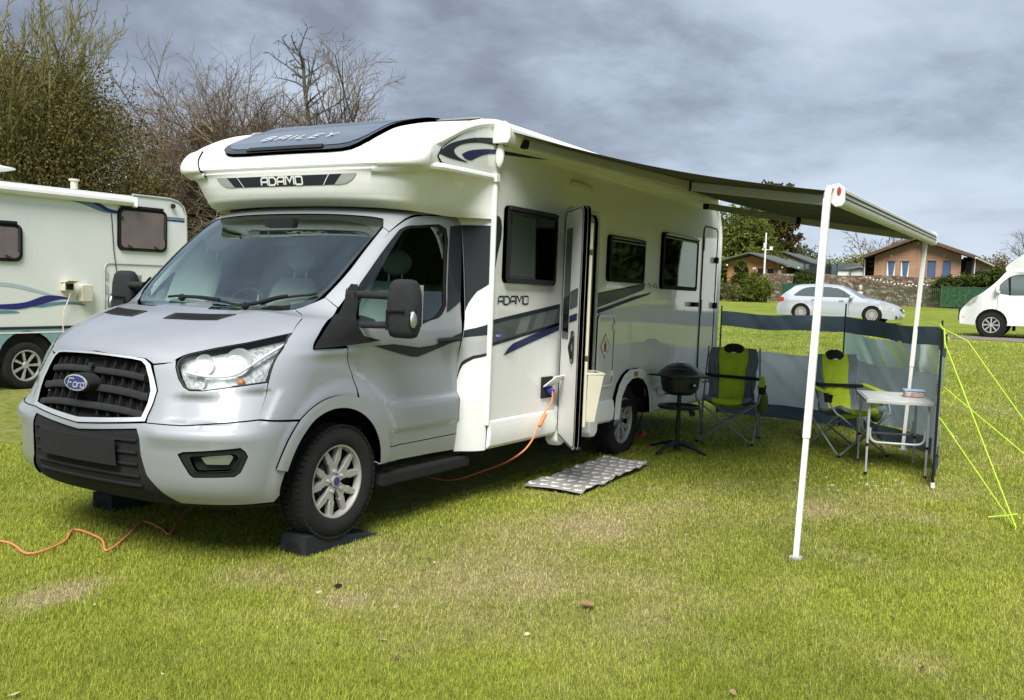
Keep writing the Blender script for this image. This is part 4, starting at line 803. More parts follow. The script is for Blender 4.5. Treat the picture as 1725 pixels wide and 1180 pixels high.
# wheels
def wheel(c, s):
    cx, cy, cz_ = c
    T = MB(); R = .338; w = .112
    prof = [(.215, w*.82), (.232, w*.96), (.260, w*1.06), (.295, w*1.02), (.316, w*.93), (.326, w*.86), (.334, w*.74), (R, w*.60), (R, w*.42), (R-.010, w*.40), (R-.010, w*.33), (R, w*.31), (R, w*.06), (R-.010, w*.04), (R-.010, -w*.04), (R, -w*.06), (R, -w*.31), (R-.010, -w*.33), (R-.010, -w*.40), (R, -w*.42), (R, -w*.60), (.334, -w*.74), (.322, -w*.9), (.30, -w), (.22, -w*.9)]
    T.lathe([(r, -h*s) for r, h in prof], 64, 'y', (cx, cy, cz_)); wh = T.build('wheel', 'rubber', van, sm=30)
    # tread blocks at the shoulders
    B = MB()
    for k in range(56):
        a = 2*pi*k/56; r_ = .3340; B.box((cx+r_*cos(a), cy-w*.80*s, cz_+r_*sin(a)), (.013, .030, .030), Euler((0, -a, 0)))
    B.build('tread_shoulder', 'rubber', wh, sm=0); B = MB()
    for k in range(56):
        a = 2*pi*k/56; B.box((cx+(R+.002)*cos(a), cy+w*.0*s, cz_+(R+.002)*sin(a)), (.010, w*.46, .028), Euler((0, -a, 0)))
    B.build('tread', 'rubber', wh, sm=0)
    for nm, yo, pr in (('rim', 0, [(.222, .070), (.226, .092), (.218, .100), (.210, .098), (.205, .085), (.200, .055)]),):
        Rm = MB(); Rm.lathe([(r, -h*s) for r, h in pr], 56, 'y', (cx, cy, cz_)); Rm.build('rim', 'alloy', wh, sm=40)
    D = MB(); D.lathe([(0, -.03*s), (.10, -.03*s), (.115, -.02*s)], 32, 'y', (cx, cy, cz_)); D.build('brake_disc', 'greyv', wh); D2 = MB(); D2.lathe([(.0, -.018*s), (.19, -.018*s), (.20, -.03*s)], 32, 'y', (cx, cy, cz_)); D2.build('wheel_backing', 'liner', wh)
    for k in range(5):
        a0 = pi/2+2*pi*k/5+radians(8); S_ = MB()
        def pt(r, t, h): a = a0; return (cx+r*cos(a)-t*sin(a), cy-h*s, cz_+r*sin(a)+t*cos(a))
        for (poly) in ([(0.035, -.030), (.075, -.034), (.118, -.052), (.118, .052), (.075, .034), (.035, .030)], [(.110, -.055), (.198, -.085), (.203, -.060), (.203, -.052), (.135, -.012), (.112, -.010)], [(.110, .055), (.112, .010), (.135, .012), (.203, .052), (.203, .060), (.198, .085)]):
            hh = lambda r: .083-.045*((.2-r)/.2)*0-.020*(1-abs(r-.12)/.12)*0+(.0 if r > .1 else -.006)
            S_.prism(poly, lambda p: pt(p[0], p[1], hh(p[0])), lambda p: pt(p[0], p[1]*.9, .045))
        S_.build('spoke', 'alloy', wh, bevel=.006, sm=30)
        Nn_ = MB(); a1 = a0; Nn_.lathe([(0, -.092*s), (.011, -.092*s), (.012, -.07*s)], 8, 'y', (cx+.062*cos(a1), cy, cz_+.062*sin(a1))); Nn_.build('wheel_nut', 'chrome', wh)
    Hh = MB(); Hh.lathe([(0, -.090*s), (.028, -.090*s), (.036, -.086*s), (.040, -.06*s)], 24, 'y', (cx, cy, cz_)); hc = Hh.build('hub_cap', 'alloy', wh); Hh = MB(); Hh.lathe([(0, -.0915*s), (.026, -.0915*s)], 24, 'y', (cx, cy, cz_)); Hh.build('hub_badge', 'blueoval', wh)
    if s > 0:
        for base, txt in ((radians(62), 'MICHELIN'), (radians(242), 'MICHELIN')):
            mp = lambda a, b, k: (lambda r, t: (cx+r*cos(t), cy-(w*1.062-abs(r-.275)*.25)*s-.0004*k, cz_+r*sin(t)))(.258+b, base-a/.268)
            lettering('tyre_lettering', txt, mp, MT['greyplastic'], wh, .026, .2, .35, .9)
    return wh
wheel((1.02, -.905, .352), 1); wheel((1.02, .905, .352), -1); wheel((5.10, -.945, .340), 1); wheel((5.10, .945, .340), -1)
# ---------------- awning ----------------
AL = radians(0)
aw = empty('awning', (2.32, -1.2, 0), label='wind-out awning with a dark grey canopy along the side of the large motorhome', cat='awning')
def awp(x, y, z): return (x-2.32, y+1.2, z)
def awm(mb): mb.v = [awp(*p) for p in mb.v]; return mb
def vz(x, z): return z*cos(TH)-(x-4.97)*sin(TH)      # height in the world of a point on the van
X0, X1 = 2.46, 6.98
mb = MB(); sec = [(-1.135, 2.56), (-1.135, 2.665), (-1.16, 2.695), (-1.22, 2.695), (-1.262, 2.66), (-1.268, 2.60), (-1.25, 2.56)]
for x in (X0, X1): mb.v += [(x, y, vz(x, z)) for y, z in sec]
n = len(sec); mb.f = [(i, (i+1) % n, n+(i+1) % n, n+i) for i in range(n)]+[tuple(range(n)), tuple(range(2*n-1, n-1, -1))]; mb.mi = [0]*len(mb.f); awm(mb).build('awning_case', 'warm', aw, bevel=.006)
for x in (X0-.012, X1+.012):
    mb = MB(); s2 = [(-1.13, 2.55), (-1.13, 2.67), (-1.16, 2.703), (-1.23, 2.703), (-1.272, 2.665), (-1.277, 2.59), (-1.255, 2.55)]
    mb.prism(s2, lambda p, x=x: (x-.014, p[0], vz(x, p[1])), lambda p, x=x: (x+.014, p[0], vz(x, p[1]))); awm(mb).build('case_end_cap', 'warm', aw, bevel=.008)
RX0, RX1, RY, RZ = 2.86, 7.42, -3.385, 2.215
FX0, FX1 = 2.50, 6.93
nx, ny = 40, 26; mb = MB()
canopy_m = pbr('awning_canopy', (.085, .098, .075), .75, var=.12, vs=3, bump=.06, bs=300); translucent(canopy_m, .25)
for j in range(ny+1):
    t = j/ny; y = -1.265+(RY+.03+1.265)*t
    for i in range(nx+1):
        s_ = i/nx; x = (FX0+(FX1-FX0)*s_)*(1-t)+(RX0+.06+(RX1-.1-RX0-.06)*s_)*t
        z = vz(FX0+(FX1-FX0)*s_, 2.635)*(1-t)+(RZ+.04)*t
        z -= .055*sin(pi*t)+.012*sin(pi*t)*sin(s_*9)*(.5)+.015*sin(pi*min(1, s_*8))*0
        mb.v.append((x, y, z))
mb.f = [(j*(nx+1)+i, j*(nx+1)+i+1, (j+1)*(nx+1)+i+1, (j+1)*(nx+1)+i) for j in range(ny) for i in range(nx)]; mb.mi = [0]*len(mb.f)
o = awm(mb).build('canopy', canopy_m, aw, sm=60); sd = o.modifiers.new('thick', 'SOLIDIFY'); sd.thickness = .003
mb = MB(); sec = [(RY+.045, RZ+.055), (RY-.02, RZ+.07), (RY-.055, RZ+.045), (RY-.060, RZ-.03), (RY-.045, RZ-.055), (RY-.01, RZ-.06), (RY+.02, RZ-.035), (RY+.045, RZ-.03)]
n = len(sec); 
for x in (RX0, RX1): mb.v += [(x, y, z) for y, z in sec]
mb.f = [(i, (i+1) % n, n+(i+1) % n, n+i) for i in range(n)]+[tuple(range(n)), tuple(range(2*n-1, n-1, -1))]; mb.mi = [0]*len(mb.f); lr = awm(mb).build('lead_rail', pbr('brushed_rail', (.62, .63, .60), .32, .6, .2), aw, bevel=.004)
for zz in (-.012, .018): mb = MB(); mb.box(((RX0+RX1)/2, RY-.060, RZ+zz), (RX1-RX0-.04, .006, .008)); awm(mb).build('rail_groove', 'greyplastic', lr)
for x in (RX0-.012, RX1+.012):
    mb = MB(); mb.prism([(y*1.0+(y-RY)*.12, z+(z-RZ)*.12) for y, z in sec], lambda p, x=x: (x-.014, p[0], p[1]), lambda p, x=x: (x+.014, p[0], p[1])); ce = awm(mb).build('rail_end_cap', 'warm', aw, bevel=.006)
    if x < 4: mb = MB(); mb.prism([(RY-.030+.013*cos(a), RZ+.030+.026*sin(a)) for a in [2*pi*k/16 for k in range(16)]], lambda p, x=x: (x-.018, p[0], p[1]), lambda p, x=x: (x-.012, p[0], p[1])); awm(mb).build('cap_emblem', 'red', aw)
for pts, lab in (([(2.66, -1.30, 2.60), (3.42, -2.24, 2.365), (2.98, -3.33, 2.20)], ''), ([(6.55, -1.30, 2.50), (6.35, -2.30, 2.33), (6.62, -3.33, 2.19)], '')):
    a, b, c = [Vector(p) for p in pts]
    for p, q, nm in ((a, b, 'awning_arm'), (b, c, 'awning_arm')):
        d = (q-p).normalized(); mb = MB(); yv = Vector((0, 0, 1)).cross(d).normalized(); zv = d.cross(yv); hw_, hh = .016, .033
        vs_ = [p+yv*sx*hw_+zv*sz*hh for sx, sz in ((-1, -1), (1, -1), (1, 1), (-1, 1))]+[q+yv*sx*hw_+zv*sz*hh for sx, sz in ((-1, -1), (1, -1), (1, 1), (-1, 1))]
        mb.add([tuple(v) for v in vs_], [(0, 1, 2, 3), (7, 6, 5, 4), (0, 1, 5, 4), (1, 2, 6, 5), (2, 3, 7, 6), (3, 0, 4, 7)]); awm(mb).build(nm, pbr('arm_grey', (.42, .43, .41), .38, .4), aw, bevel=.008)
    mb = MB(); mb.lathe([(0, -.034), (.024, -.034), (.026, 0), (.024, .034), (0, .034)], 16, 'z', tuple(b)); awm(mb).build('arm_elbow', 'plastic', aw)
    mb = MB(); mb.box(tuple(a+Vector((0, .03, 0))), (.06, .06, .06)); awm(mb).build('arm_bracket', 'plastic', aw, bevel=.01)
def leg(top, foot, split):
    t, f = Vector(top), Vector(foot); m_ = t.lerp(f, split); mb = MB()
    d = (f-t).normalized(); yv = Vector((0, 1, 0)); xv = d.cross(yv).normalized(); yv = xv.cross(d)
    def seg(p, q, w, dd):
        vs_ = [p+xv*sx*w/2+yv*sy*dd/2 for sx, sy in ((-1, -1), (1, -1), (1, 1), (-1, 1))]+[q+xv*sx*w/2+yv*sy*dd/2 for sx, sy in ((-1, -1), (1, -1), (1, 1), (-1, 1))]
        mb.add([tuple(v) for v in vs_], [(0, 3, 2, 1), (4, 5, 6, 7), (0, 1, 5, 4), (1, 2, 6, 5), (2, 3, 7, 6), (3, 0, 4, 7)])
    seg(t, m_, .036, .044); lg = awm(mb).build('awning_leg', 'warm', aw, bevel=.006)
    mb = MB(); seg(m_-d*.02, f, .027, .034); awm(mb).build('leg_extension', 'warm', lg, bevel=.004)
    mb = MB(); mb.tube([t-d*.07+Vector((.03, 0, 0)), t-d*.02, t+d*.01], [.018, .022, .020], 10); mb.tube([t-d*.06, t-d*.065+Vector((.14, -.0, .015))], .013, 8); awm(mb).build('leg_bracket', 'warm', lg)
    mb = MB(); mb.box(tuple(f+Vector((0, 0, .012))), (.06, .07, .024)); awm(mb).build('leg_foot', 'alu', lg, bevel=.005)
leg((2.70, -3.375, 2.19), (2.485, -3.358, 0.0), .665); leg((7.16, -3.37, 2.17), (6.88, -3.32, hgt(6.88)), .60)

# ---------------- levelling ramps ----------------
def ramp_(loc, lab):
    mb = MB(); w = .20
    pr = [(0, .115), (.12, .115), (.17, .078), (.34, .066), (.50, .03), (.66, .006), (.66, 0), (0, 0)]
    mb.prism(pr, lambda p: (p[0], -w/2, p[1]), lambda p: (p[0], w/2, p[1]))
    o = mb.build('levelling_ramp', 'rampm', None, bevel=.006, loc=loc); tag(o, lab, 'ramp', 'levelling ramps')
    mb = MB(); mb.prism([(-.06, 0), (.06, 0), (.06, .045), (.035, .07), (-.035, .07), (-.06, .045)], lambda p: (-.002, p[0], p[1]), lambda p: (.008, p[0], p[1])); mb.build('ramp_arch', 'liner', o)
    for k in range(3): mb = MB(); mb.box((.40+.08*k, 0, .052-.016*k), (.03, .17, .012)); mb.build('ramp_tread', 'rampm', o, bevel=.003)
    return o
MT['rampm'] = pbr('ramp_plastic', (.012, .018, .020), .7, var=.2, vs=20)
ramp_((.765, -.90, 0), 'black plastic levelling ramp under the near front wheel of the large motorhome'); ramp_((.765, .82, 0), 'black plastic levelling ramp under the far front wheel, below the bumper')
# ---------------- cable ----------------
cab_pts = [(-1.2, 1.6, .012), (-.75, 1.25, .012), (-.40, .98, .012), (-.073, .606, .012), (-.125, .245, .012), (.12, .30, .012), (.335, .50, .012), (.30, .20, .012), (.167, -.037, .012), (.42, .12, .012), (.70, .33, .012), (.67, .12, .012), (.612, -.026, .012), (.86, .18, .02), (1.255, .443, .02), (1.8, .50, .012), (2.5, .35, .012), (3.04, .08, .012), (3.02, -.22, .012), (2.98, -.52, .03), (3.0, -.80, .14), (2.96, -1.02, .24), (2.93, -1.17, .335), (3.02, -1.20, .41), (3.10, -1.205, .50), (3.20, -1.20, .60), (3.30, -1.20, .66), (3.335, -1.205, .73), (3.338, -1.195, .80)]
mb = MB(); mb.tube(catmull_pts(cab_pts, 8), .0068, 8); cb_ = mb.build('mains_cable', 'orange'); tag(cb_, 'orange mains hook-up cable snaking over the grass and up to the motorhome side', 'cable')
mb = MB(); mb.box((3.16, -1.215, .565), (.13, .03, .028), Euler((0, -.75, 0))); mb.build('cable_coupler', 'orange', cb_, bevel=.008)
# ---------------- doormat ----------------
A_, B_, C_, D_ = [Vector(p) for p in ((3.212, -1.04, .012), (3.238, -1.542, .012), (4.73, -1.48, .02), (4.786, -1.022, .02))]
def matp(u, v, lift=0):
    p = (A_*(1-u)+D_*u)*(1-v)+(B_*(1-u)+C_*u)*v; e = min(u, 1-u, v, 1-v)
    return (p.x, p.y+.012*sin(u*14), p.z+.006+.010*sin(u*11+v*3)**2+(.012*sin(u*23)**2 if e < .03 else 0)+lift)
mb = MB(); nx, ny = 60, 20
mb.v = [matp(i/nx, j/ny) for j in range(ny+1) for i in range(nx+1)]; mb.f = [(j*(nx+1)+i, j*(nx+1)+i+1, (j+1)*(nx+1)+i+1, (j+1)*(nx+1)+i) for j in range(ny) for i in range(nx)]; mb.mi = [0]*len(mb.f)
mt = mb.build('doormat', pbr('grey_mat', (.36, .35, .34), .9, bump=.3, bs=250), sm=60); tag(mt, 'long grey outdoor mat with rows of white heart shapes on the grass by the door', 'mat')
heart = [(0, -.5), (.28, -.2), (.48, .08), (.5, .3), (.38, .46), (.2, .46), (0, .28), (-.2, .46), (-.38, .46), (-.5, .3), (-.48, .08), (-.28, -.2)]
hm_ = MB()
for r in range(11):
    for c in range(5):
        u0 = (r+.5+(.0))/11; v0 = (c+.5+(.25 if r % 2 else -.1))/5
        if v0 > .96: continue
        vs_ = [matp(min(.995, max(.005, u0+p[1]*.050)), min(.99, max(.01, v0+p[0]*.135)), .0035) for p in heart]; hm_.add(vs_+[matp(u0, v0, .0037)], [(i, (i+1) % 12, 12) for i in range(12)])
h_ = hm_.build('heart_print', pbr('mat_white', (.85, .85, .82), .9), mt, sm=0); h_['kind'] = 'stuff'
# ---------------- barbecue ----------------
gz_ = hgt(5.5)
bq = empty('barbecue', (5.50, -1.455, gz_), rz=radians(-60), label='black dome-lidded electric barbecue on a pedestal beside the rear wheel', cat='barbecue')
MT['bbq'] = pbr('bbq_black', (.007, .009, .009), .30, 0, .4, .2, 20)
mb = MB()
for k in range(4):
    a = pi/4+pi/2*k; mb.tube([(0, 0, .085), (.10*cos(a), .10*sin(a), .080), (.22*cos(a), .22*sin(a), .055), (.33*cos(a), .33*sin(a), .015)], [.024, .022, .018, .013], 8)
    mb.build('base_leg', 'bbq', bq); mb = MB()
mb.tube([(0, 0, .02), (0, 0, .11)], [.03, .03], 12); mb.tube([(0, 0, .10), (0, 0, .58)], .021, 12); mb.tube([(0, 0, .29), (0, 0, .295)], .024, 12); mb.build('pedestal', 'bbq', bq)
mb = MB(); mb.lathe([(0, .425), (.17, .425), (.20, .432), (.205, .455), (.195, .46), (.185, .44), (0, .435)], 36); mb.tube([(.10, -.19, .40), (.10, -.12, .43)], .03); mb.build('shelf', 'bbq', bq)
mb = MB(); mb.lathe([(0, .56), (.12, .565), (.165, .60), (.185, .68), (.188, .735), (.222, .742), (.225, .75), (.21, .756)], 40); mb.build('bowl', 'bbq', bq)
mb = MB(); mb.lathe([(.222, .752), (.218, .768), (.19, .80), (.14, .842), (.08, .866), (0, .874)], 40); ld = mb.build('lid', pbr('bbq_lid', (.012, .020, .020), .22, 0, .6, .1, 8), bq, sm=60)
mb = MB(); mb.box((0, 0, .885), (.07, .05, .025)); mb.build('lid_vent', 'chrome', ld, bevel=.006); mb = MB(); mb.tube([(.04, -.20, .81), (.02, -.245, .83), (-.08, -.235, .832), (-.10, -.19, .815)], .012, 8); mb.build('lid_handle', 'bbq', ld)
mb = MB(); mb.box((-.225, .06, .745), (.12, .07, .02), Euler((0, 0, -.3))); mb.box((.225, -.06, .745), (.10, .07, .02), Euler((0, 0, -.3))); mb.build('side_handle', 'bbq', bq, bevel=.006)
mb = MB(); mb.box((.10, -.178, .66), (.05, .02, .06), Euler((0, 0, .5))); mb.build('thermostat', 'plastic', bq, bevel=.008)
mb = MB(); mb.box((.108, -.192, .675), (.025, .004, .018), Euler((0, 0, .5))); mb.build('dial_label', 'cream', bq)
mb = MB(); mb.tube(catmull_pts([(-.28, .08, .745), (-.36, .12, .70), (-.36, .16, .5), (-.33, .2, .35), (-.38, .32, .12), (-.5, .5, .01), (-.7, .7, .006)], 6), .005, 6); mb.build('power_lead', 'plastic', bq)
# ---------------- camp chairs ----------------
MT['lime'] = pbr('lime_fabric', (.58, .72, .05), .82, var=.10, vs=9, bump=.35, bs=22, sheen=.0)
MT['slate'] = pbr('slate_fabric', (.17, .215, .25), .85, var=.14, vs=9, bump=.35, bs=22)
translucent(MT['lime'], .4); translucent(MT['slate'], .25)
MT['blackf'] = pbr('black_fabric', (.010, .011, .012), .85)
MT['frame'] = pbr('grey_steel_tube', (.30, .34, .35), .38, .6, var=.08)
def cloth(ctrl, m, name, parent, n=10, th=.022, wr=0.0, seed=0):
    """ctrl: grid rows x cols of 3D points, smooth surface through them"""
    R = len(ctrl); Cn = len(ctrl[0]); rows = [catmull_pts(r, n) for r in ctrl]; k = len(rows[0]); cols = [catmull_pts([rows[r][c] for r in range(R)], n) for c in range(k)]; q = len(cols[0]); rr = random.Random(seed); ph = [rr.uniform(0, 6) for _ in range(6)]
    mb = MB()
    for j in range(q):
        for c in range(k):
            p = cols[c][j].copy(); u = c/(k-1); v = j/(q-1)
            w_ = wr*(sin(u*17+ph[0]+3*sin(v*5+ph[1]))*sin(v*9+ph[2])+.7*sin(v*23+2.5*sin(u*6+ph[3])+ph[4])*sin(u*5+ph[5]))*sin(pi*min(1, max(0, v)))
            p.y += w_; p.z += w_*.5; mb.v.append(tuple(p))
    mb.f = [(j*k+c, j*k+c+1, (j+1)*k+c+1, (j+1)*k+c) for j in range(q-1) for c in range(k-1)]; mb.mi = [0]*len(mb.f)
    o = mb.build(name, m, parent, sm=70); s_ = o.modifiers.new('t', 'SOLIDIFY'); s_.thickness = th; s_.offset = 0; return o
def make_chair():
    ch = empty('camping_chair', (0, 0, 0), label='x', cat='chair', group='green and grey folding camping chairs')
    # profile rows from front edge of the seat up to the top of the back : (y, z, half width green, half width total)
    rows = [(-.27, .395, .16, .26), (-.24, .425, .155, .265), (-.10, .385, .145, .27), (.06, .36, .14, .265), (.16, .42, .14, .255), (.20, .56, .145, .25), (.245, .72, .155, .265), (.275, .86, .165, .28), (.29, .95, .155, .25)]
    def pt(r, f):
        y, z, g, w = rows[r]; x = f*w; dish = .035*(abs(f)**2)*(1 if r < 5 else .6); return (x, y-(dish if r >= 4 else 0)*1.2, z+(dish*1.6 if r < 4 else 0)+(.012*(1-abs(f)) if r == 8 else 0))
    gf = [r[2]/r[3] for r in rows]
    cloth([[pt(r, -gf[r]), pt(r, -gf[r]*.4), pt(r, gf[r]*.4), pt(r, gf[r])] for r in range(9)], 'lime', 'seat_panel', ch, 6, .045, .011, 1)
    for s in (-1, 1): cloth([[pt(r, s*gf[r]), pt(r, s*(gf[r]+1)/2), pt(r, s*.98)] for r in range(9)], 'slate', 'side_panel', ch, 6, .040, .010, 2+s)
    mb = MB(); n = 16
    for (z, w, d) in ((.90, .105, .026), (.93, .125, .036), (.96, .115, .036), (.985, .085, .028), (1.0, .04, .014)): mb.v += [(w*cos(a), .275+d*sin(a), z) for a in [2*pi*k/n for k in range(n)]]
    mb.f = [(j*n+k, j*n+(k+1) % n, (j+1)*n+(k+1) % n, (j+1)*n+k) for j in range(4) for k in range(n)]+[tuple(4*n+k for k in range(n))]; mb.mi = [0]*len(mb.f); mb.build('head_pillow', 'blackf', ch, sm=60)
    mb = MB(); mb.box((0, .247, .905), (.055, .004, .010)); mb.build('logo_print', 'whitev', ch)
    mb = MB(); mb.tube([(-.29, .175, .66), (-.2, .165, .655), (0, .185, .650), (.2, .165, .648), (.30, .17, .645)], [.012]*5, 6)
    mb.v = [(x, y, .655+(z-.655)*1.5) for x, y, z in mb.v]; mb.build('back_strap', 'blackf', ch)
    for s in (-1, 1):
        cloth([[(s*.30, .22, .655), (s*.35, .21, .660)], [(s*.31, .05, .625), (s*.375, .05, .630)], [(s*.32, -.12, .600), (s*.39, -.12, .605)], [(s*.33, -.25, .605), (s*.385, -.25, .608)]], 'lime', 'armrest', ch, 6, .018, .002, 5)
        mb = MB(); mb.lathe([(.036, .0), (.046, .085), (.048, .09)], 14, 'z', (s*.36, -.17, .52)); mb.build('cup_holder', 'blackf', ch)
        mb = MB(); mb.tube([(s*.33, .25, .01), (s*.315, .24, .36), (s*.30, .255, .70), (s*.285, .30, .96)], .010, 8); mb.build('rear_upright', 'frame', ch)
        mb = MB(); mb.tube([(s*.30, -.27, .40), (s*.33, -.24, .44), (s*.365, -.14, .58), (s*.36, -.10, .60)], .010, 8); mb.build('arm_support', 'frame', ch)
        mb = MB(); mb.tube([(s*.30, -.27, .41), (s*-.29, -.29, .012)], .0095, 8); mb.build('front_leg', 'frame', ch)
        mb = MB(); mb.tube([(s*.30, -.25, .41), (s*.31, .25, .012)], .0095, 8); mb.build('side_leg', 'frame', ch); mb = MB(); mb.tube([(s*.32, .25, .40), (s*.29, -.28, .012)], .0095, 8); mb.build('side_leg', 'frame', ch)
        mb = MB(); mb.tube([(s*.31, .255, .40), (s*-.31, .27, .012)], .0095, 8); mb.build('rear_leg', 'frame', ch)
        mb = MB(); mb.lathe([(0, 0), (.02, 0), (.018, .02), (0, .025)], 10, 'z', (s*.29, -.29, 0)); mb.build('foot_cap', 'plastic', ch); mb = MB(); mb.lathe([(0, 0), (.02, 0), (.018, .02), (0, .025)], 10, 'z', (s*.33, .25, 0)); mb.build('foot_cap', 'plastic', ch)
    mb = MB(); mb.sphere((.36, .02, .42), (.06, .10, .13), 12, 8); mb.build('hanging_bag', pbr('dark_lime_fabric', (.10, .15, .02), .85), ch)
    ch.scale = (.94, 1, 1)
    return ch
c1 = make_chair(); c2 = copy_tree(c1)
c1.location = (6.43, -1.66, hgt(6.4)); c1.rotation_euler = (0, 0, radians(-78)); c1['label'] = 'green and grey folding camping chair next to the black barbecue'
c2.location = (6.50, -2.84, hgt(6.4)); c2.rotation_euler = (0, 0, radians(-44)); c2['label'] = 'green and grey folding camping chair next to the folding table'
# ---------------- folding table ----------------
MT['tabletop'] = pbr('table_top', (.60, .61, .60), .30, 0, .3, .04)
tb = empty('folding_table', (5.42, -3.205, hgt(5.6)), rz=atan2(-.96, .28), label='small white folding camping table with aluminium legs inside the windbreak', cat='table')
# local x runs along the front edge, local y away from the camera side
Wt, Dt = .55, .80
mb = MB(); 
for k in range(2): mb.box((Wt/2, .2+k*.4, .672), (Wt-.03, .395, .012)); mb.build('tabletop_half', 'tabletop', tb, bevel=.002); mb = MB()
mb = MB(); e = [(0, 0), (Wt, 0), (Wt, Dt), (0, Dt)]
for i in range(4):
    a = e[i]; b = e[(i+1) % 4]; mb.box(((a[0]+b[0])/2, (a[1]+b[1])/2, .662), (abs(b[0]-a[0])+.018, abs(b[1]-a[1])+.018, .034)); mb.build('table_edge', 'alu', tb, bevel=.006); mb = MB()
for (x, y) in ((.03, .06), (Wt-.03, .06), (.03, Dt-.08), (Wt-.03, Dt-.08)):
    mb = MB(); mb.tube([(x, y, .65), (x, y, .27)], .0125, 10); lg = mb.build('table_leg', 'alu', tb); mb = MB(); mb.tube([(x, y, .30), (x, y, .02)], .0100, 10); mb.build('leg_extension', 'alu', lg); mb = MB(); mb.tube([(x, y, .285), (x, y, .262)], .0150, 10); mb.tube([(x, y, .03), (x, y, 0)], .014, 10); mb.build('leg_collar', 'plastic', lg)
for y in (.075, Dt-.095): mb = MB(); mb.tube(catmull_pts([(.05, y, .42), (.05, y, .36), (.065, y, .315), (.11, y, .295), (.2, y, .293), (Wt-.2, y, .293), (Wt-.11, y, .295), (Wt-.065, y, .315), (Wt-.05, y, .36), (Wt-.05, y, .42)], 4), .0105, 8); mb.build('table_brace', 'alu', tb)
mb = MB(); mb.box((Wt/2, -.012, .655), (.16, .006, .016)); mb.build('carry_handle', 'silverv', tb)
bx_ = empty('storage_tub', (5.42, -3.205, 0), label='clear food tub with a pale blue lid standing on the folding table', cat='tub')
bx_.location = Matrix.Rotation(atan2(-.96, .28), 4, 'Z')@Vector((.44, .42, 0))+Vector((5.42, -3.205, hgt(5.6)+.679)); bx_.rotation_euler = (0, 0, atan2(-.96, .28))
mb = MB(); mb.box((0, 0, .028), (.17, .12, .055)); mb.build('tub_body', pbr('tub_plastic', (.40, .30, .28), .25, 0, .5, .5, 30), bx_, bevel=.012); mb = MB(); mb.box((0, 0, .062), (.18, .13, .014)); mb.build('tub_lid', pbr('pale_blue_lid', (.28, .45, .58), .35), bx_, bevel=.005)
# ---------------- windbreak ----------------
MT['wbgrey'] = pbr('windbreak_grey', (.42, .48, .56), .62, var=.08, vs=4, bump=.3, bs=5); MT['wbnavy'] = pbr('windbreak_navy', (.06, .09, .12), .6, var=.12, vs=4, bump=.4, bs=5)
translucent(MT['wbgrey'], .45); translucent(MT['wbnavy'], .35)
MT['wbclear'] = glass('clear_vinyl', (.92, .94, .92), .015, .28)
wb = empty('windbreak', (8.0, -1.0, 0), label='grey and navy windbreak with clear vinyl windows standing behind the chairs', cat='windbreak')
def wbp(p): return (p[0]-8.0, p[1]+1.0, p[2])
posts = [(8.12, -.98), (8.06, -2.46), (6.78, -3.62), (5.27, -3.79)]
def wb_strip(i, z0, z1, m, name, sag=.02, off=0.0, t0=0, t1=1):
    a = Vector((*posts[i], 0)); b = Vector((*posts[i+1], 0)); nrm = Vector((-(b-a).y, (b-a).x, 0)).normalized(); n = 46; k = max(3, int((z1-z0)/.04)); mb = MB(); rr = random.Random(i*7+int(z0*100)); ph = [rr.uniform(0, 6) for _ in range(5)]
    for j in range(k+1):
        for c in range(n+1):
            t = t0+(t1-t0)*c/n; v = j/k; z = z0+(z1-z0)*v; p = a.lerp(b, t); env = sin(pi*t)
            w_ = env*(.035*sin(t*5+ph[0]+z*1.5)+.012*sin(t*21+z*14+ph[1])*(.4+.6*sin(z*4+t*6+ph[2])**2)+.006*sin(t*47+z*31+ph[3])); p = p+nrm*(w_+off); g = hgt(p.x)
            mb.v.append(wbp((p.x, p.y, g+z-sag*env*(z/1.27)+.010*sin(t*9+ph[4])*env)))
    mb.f = [(j*(n+1)+c, j*(n+1)+c+1, (j+1)*(n+1)+c+1, (j+1)*(n+1)+c) for j in range(k) for c in range(n)]; mb.mi = [0]*len(mb.f); return mb.build(name, m, wb, sm=70)
for i in range(3):
    wb_strip(i, 1.085, 1.265, 'wbnavy', 'top_band'); wb_strip(i, .80 if i < 2 else .80, 1.085, 'wbclear', 'clear_window'); wb_strip(i, .17, .80, 'wbgrey', 'fabric_panel'); wb_strip(i, .01, .17, 'wbnavy', 'mud_skirt')
wb_strip(2, .86, 1.10, 'wbnavy', 'corner_patch', off=.012, t0=.0, t1=.22)
for i, (x, y) in enumerate(posts):
    g = hgt(x); mb = MB(); mb.tube([(wbp((x, y, g-.02))), wbp((x+.005, y, g+.7)), wbp((x, y, g+1.33+(.08 if i == 1 else 0)))], [.011, .011, .009], 8); mb.build('windbreak_pole', 'plastic', wb)
mb = MB(); mb.tube([wbp((5.27, -3.79, .03)), wbp((5.27, -3.79, .075))], .017, 10); mb.build('pole_foot', 'warm', wb)
MT['limeline'] = pbr('lime_guy_line', (.50, .78, .06), .6)
def guy(pts, lab, extra=None):
    mb = MB(); mb.tube([Vector(p) for p in pts], .0050, 6); o = mb.build('guy_line', 'limeline'); tag(o, lab, 'guy line', 'lime green guy lines of the windbreak')
    if extra:
        mb = MB()
        for e_ in extra: mb.tube([Vector(p) for p in e_], .0065, 6)
        mb.build('line_runner', 'limeline', o)
guy([(5.28, -3.80, 1.30), (5.235, -3.825, 1.22), (4.23, -4.455, .02)], 'lime guy line from the top of the end pole down to the nearest peg', [[(5.27, -3.80, 1.36), (5.24, -3.82, 1.20)]])
guy([(5.30, -3.80, .62), (5.2, -3.84, .60), (4.24, -4.45, .015)], 'lime guy line from the middle of the end pole down to the nearest peg', [[(5.25, -3.82, .60), (5.05, -3.95, .50)]])
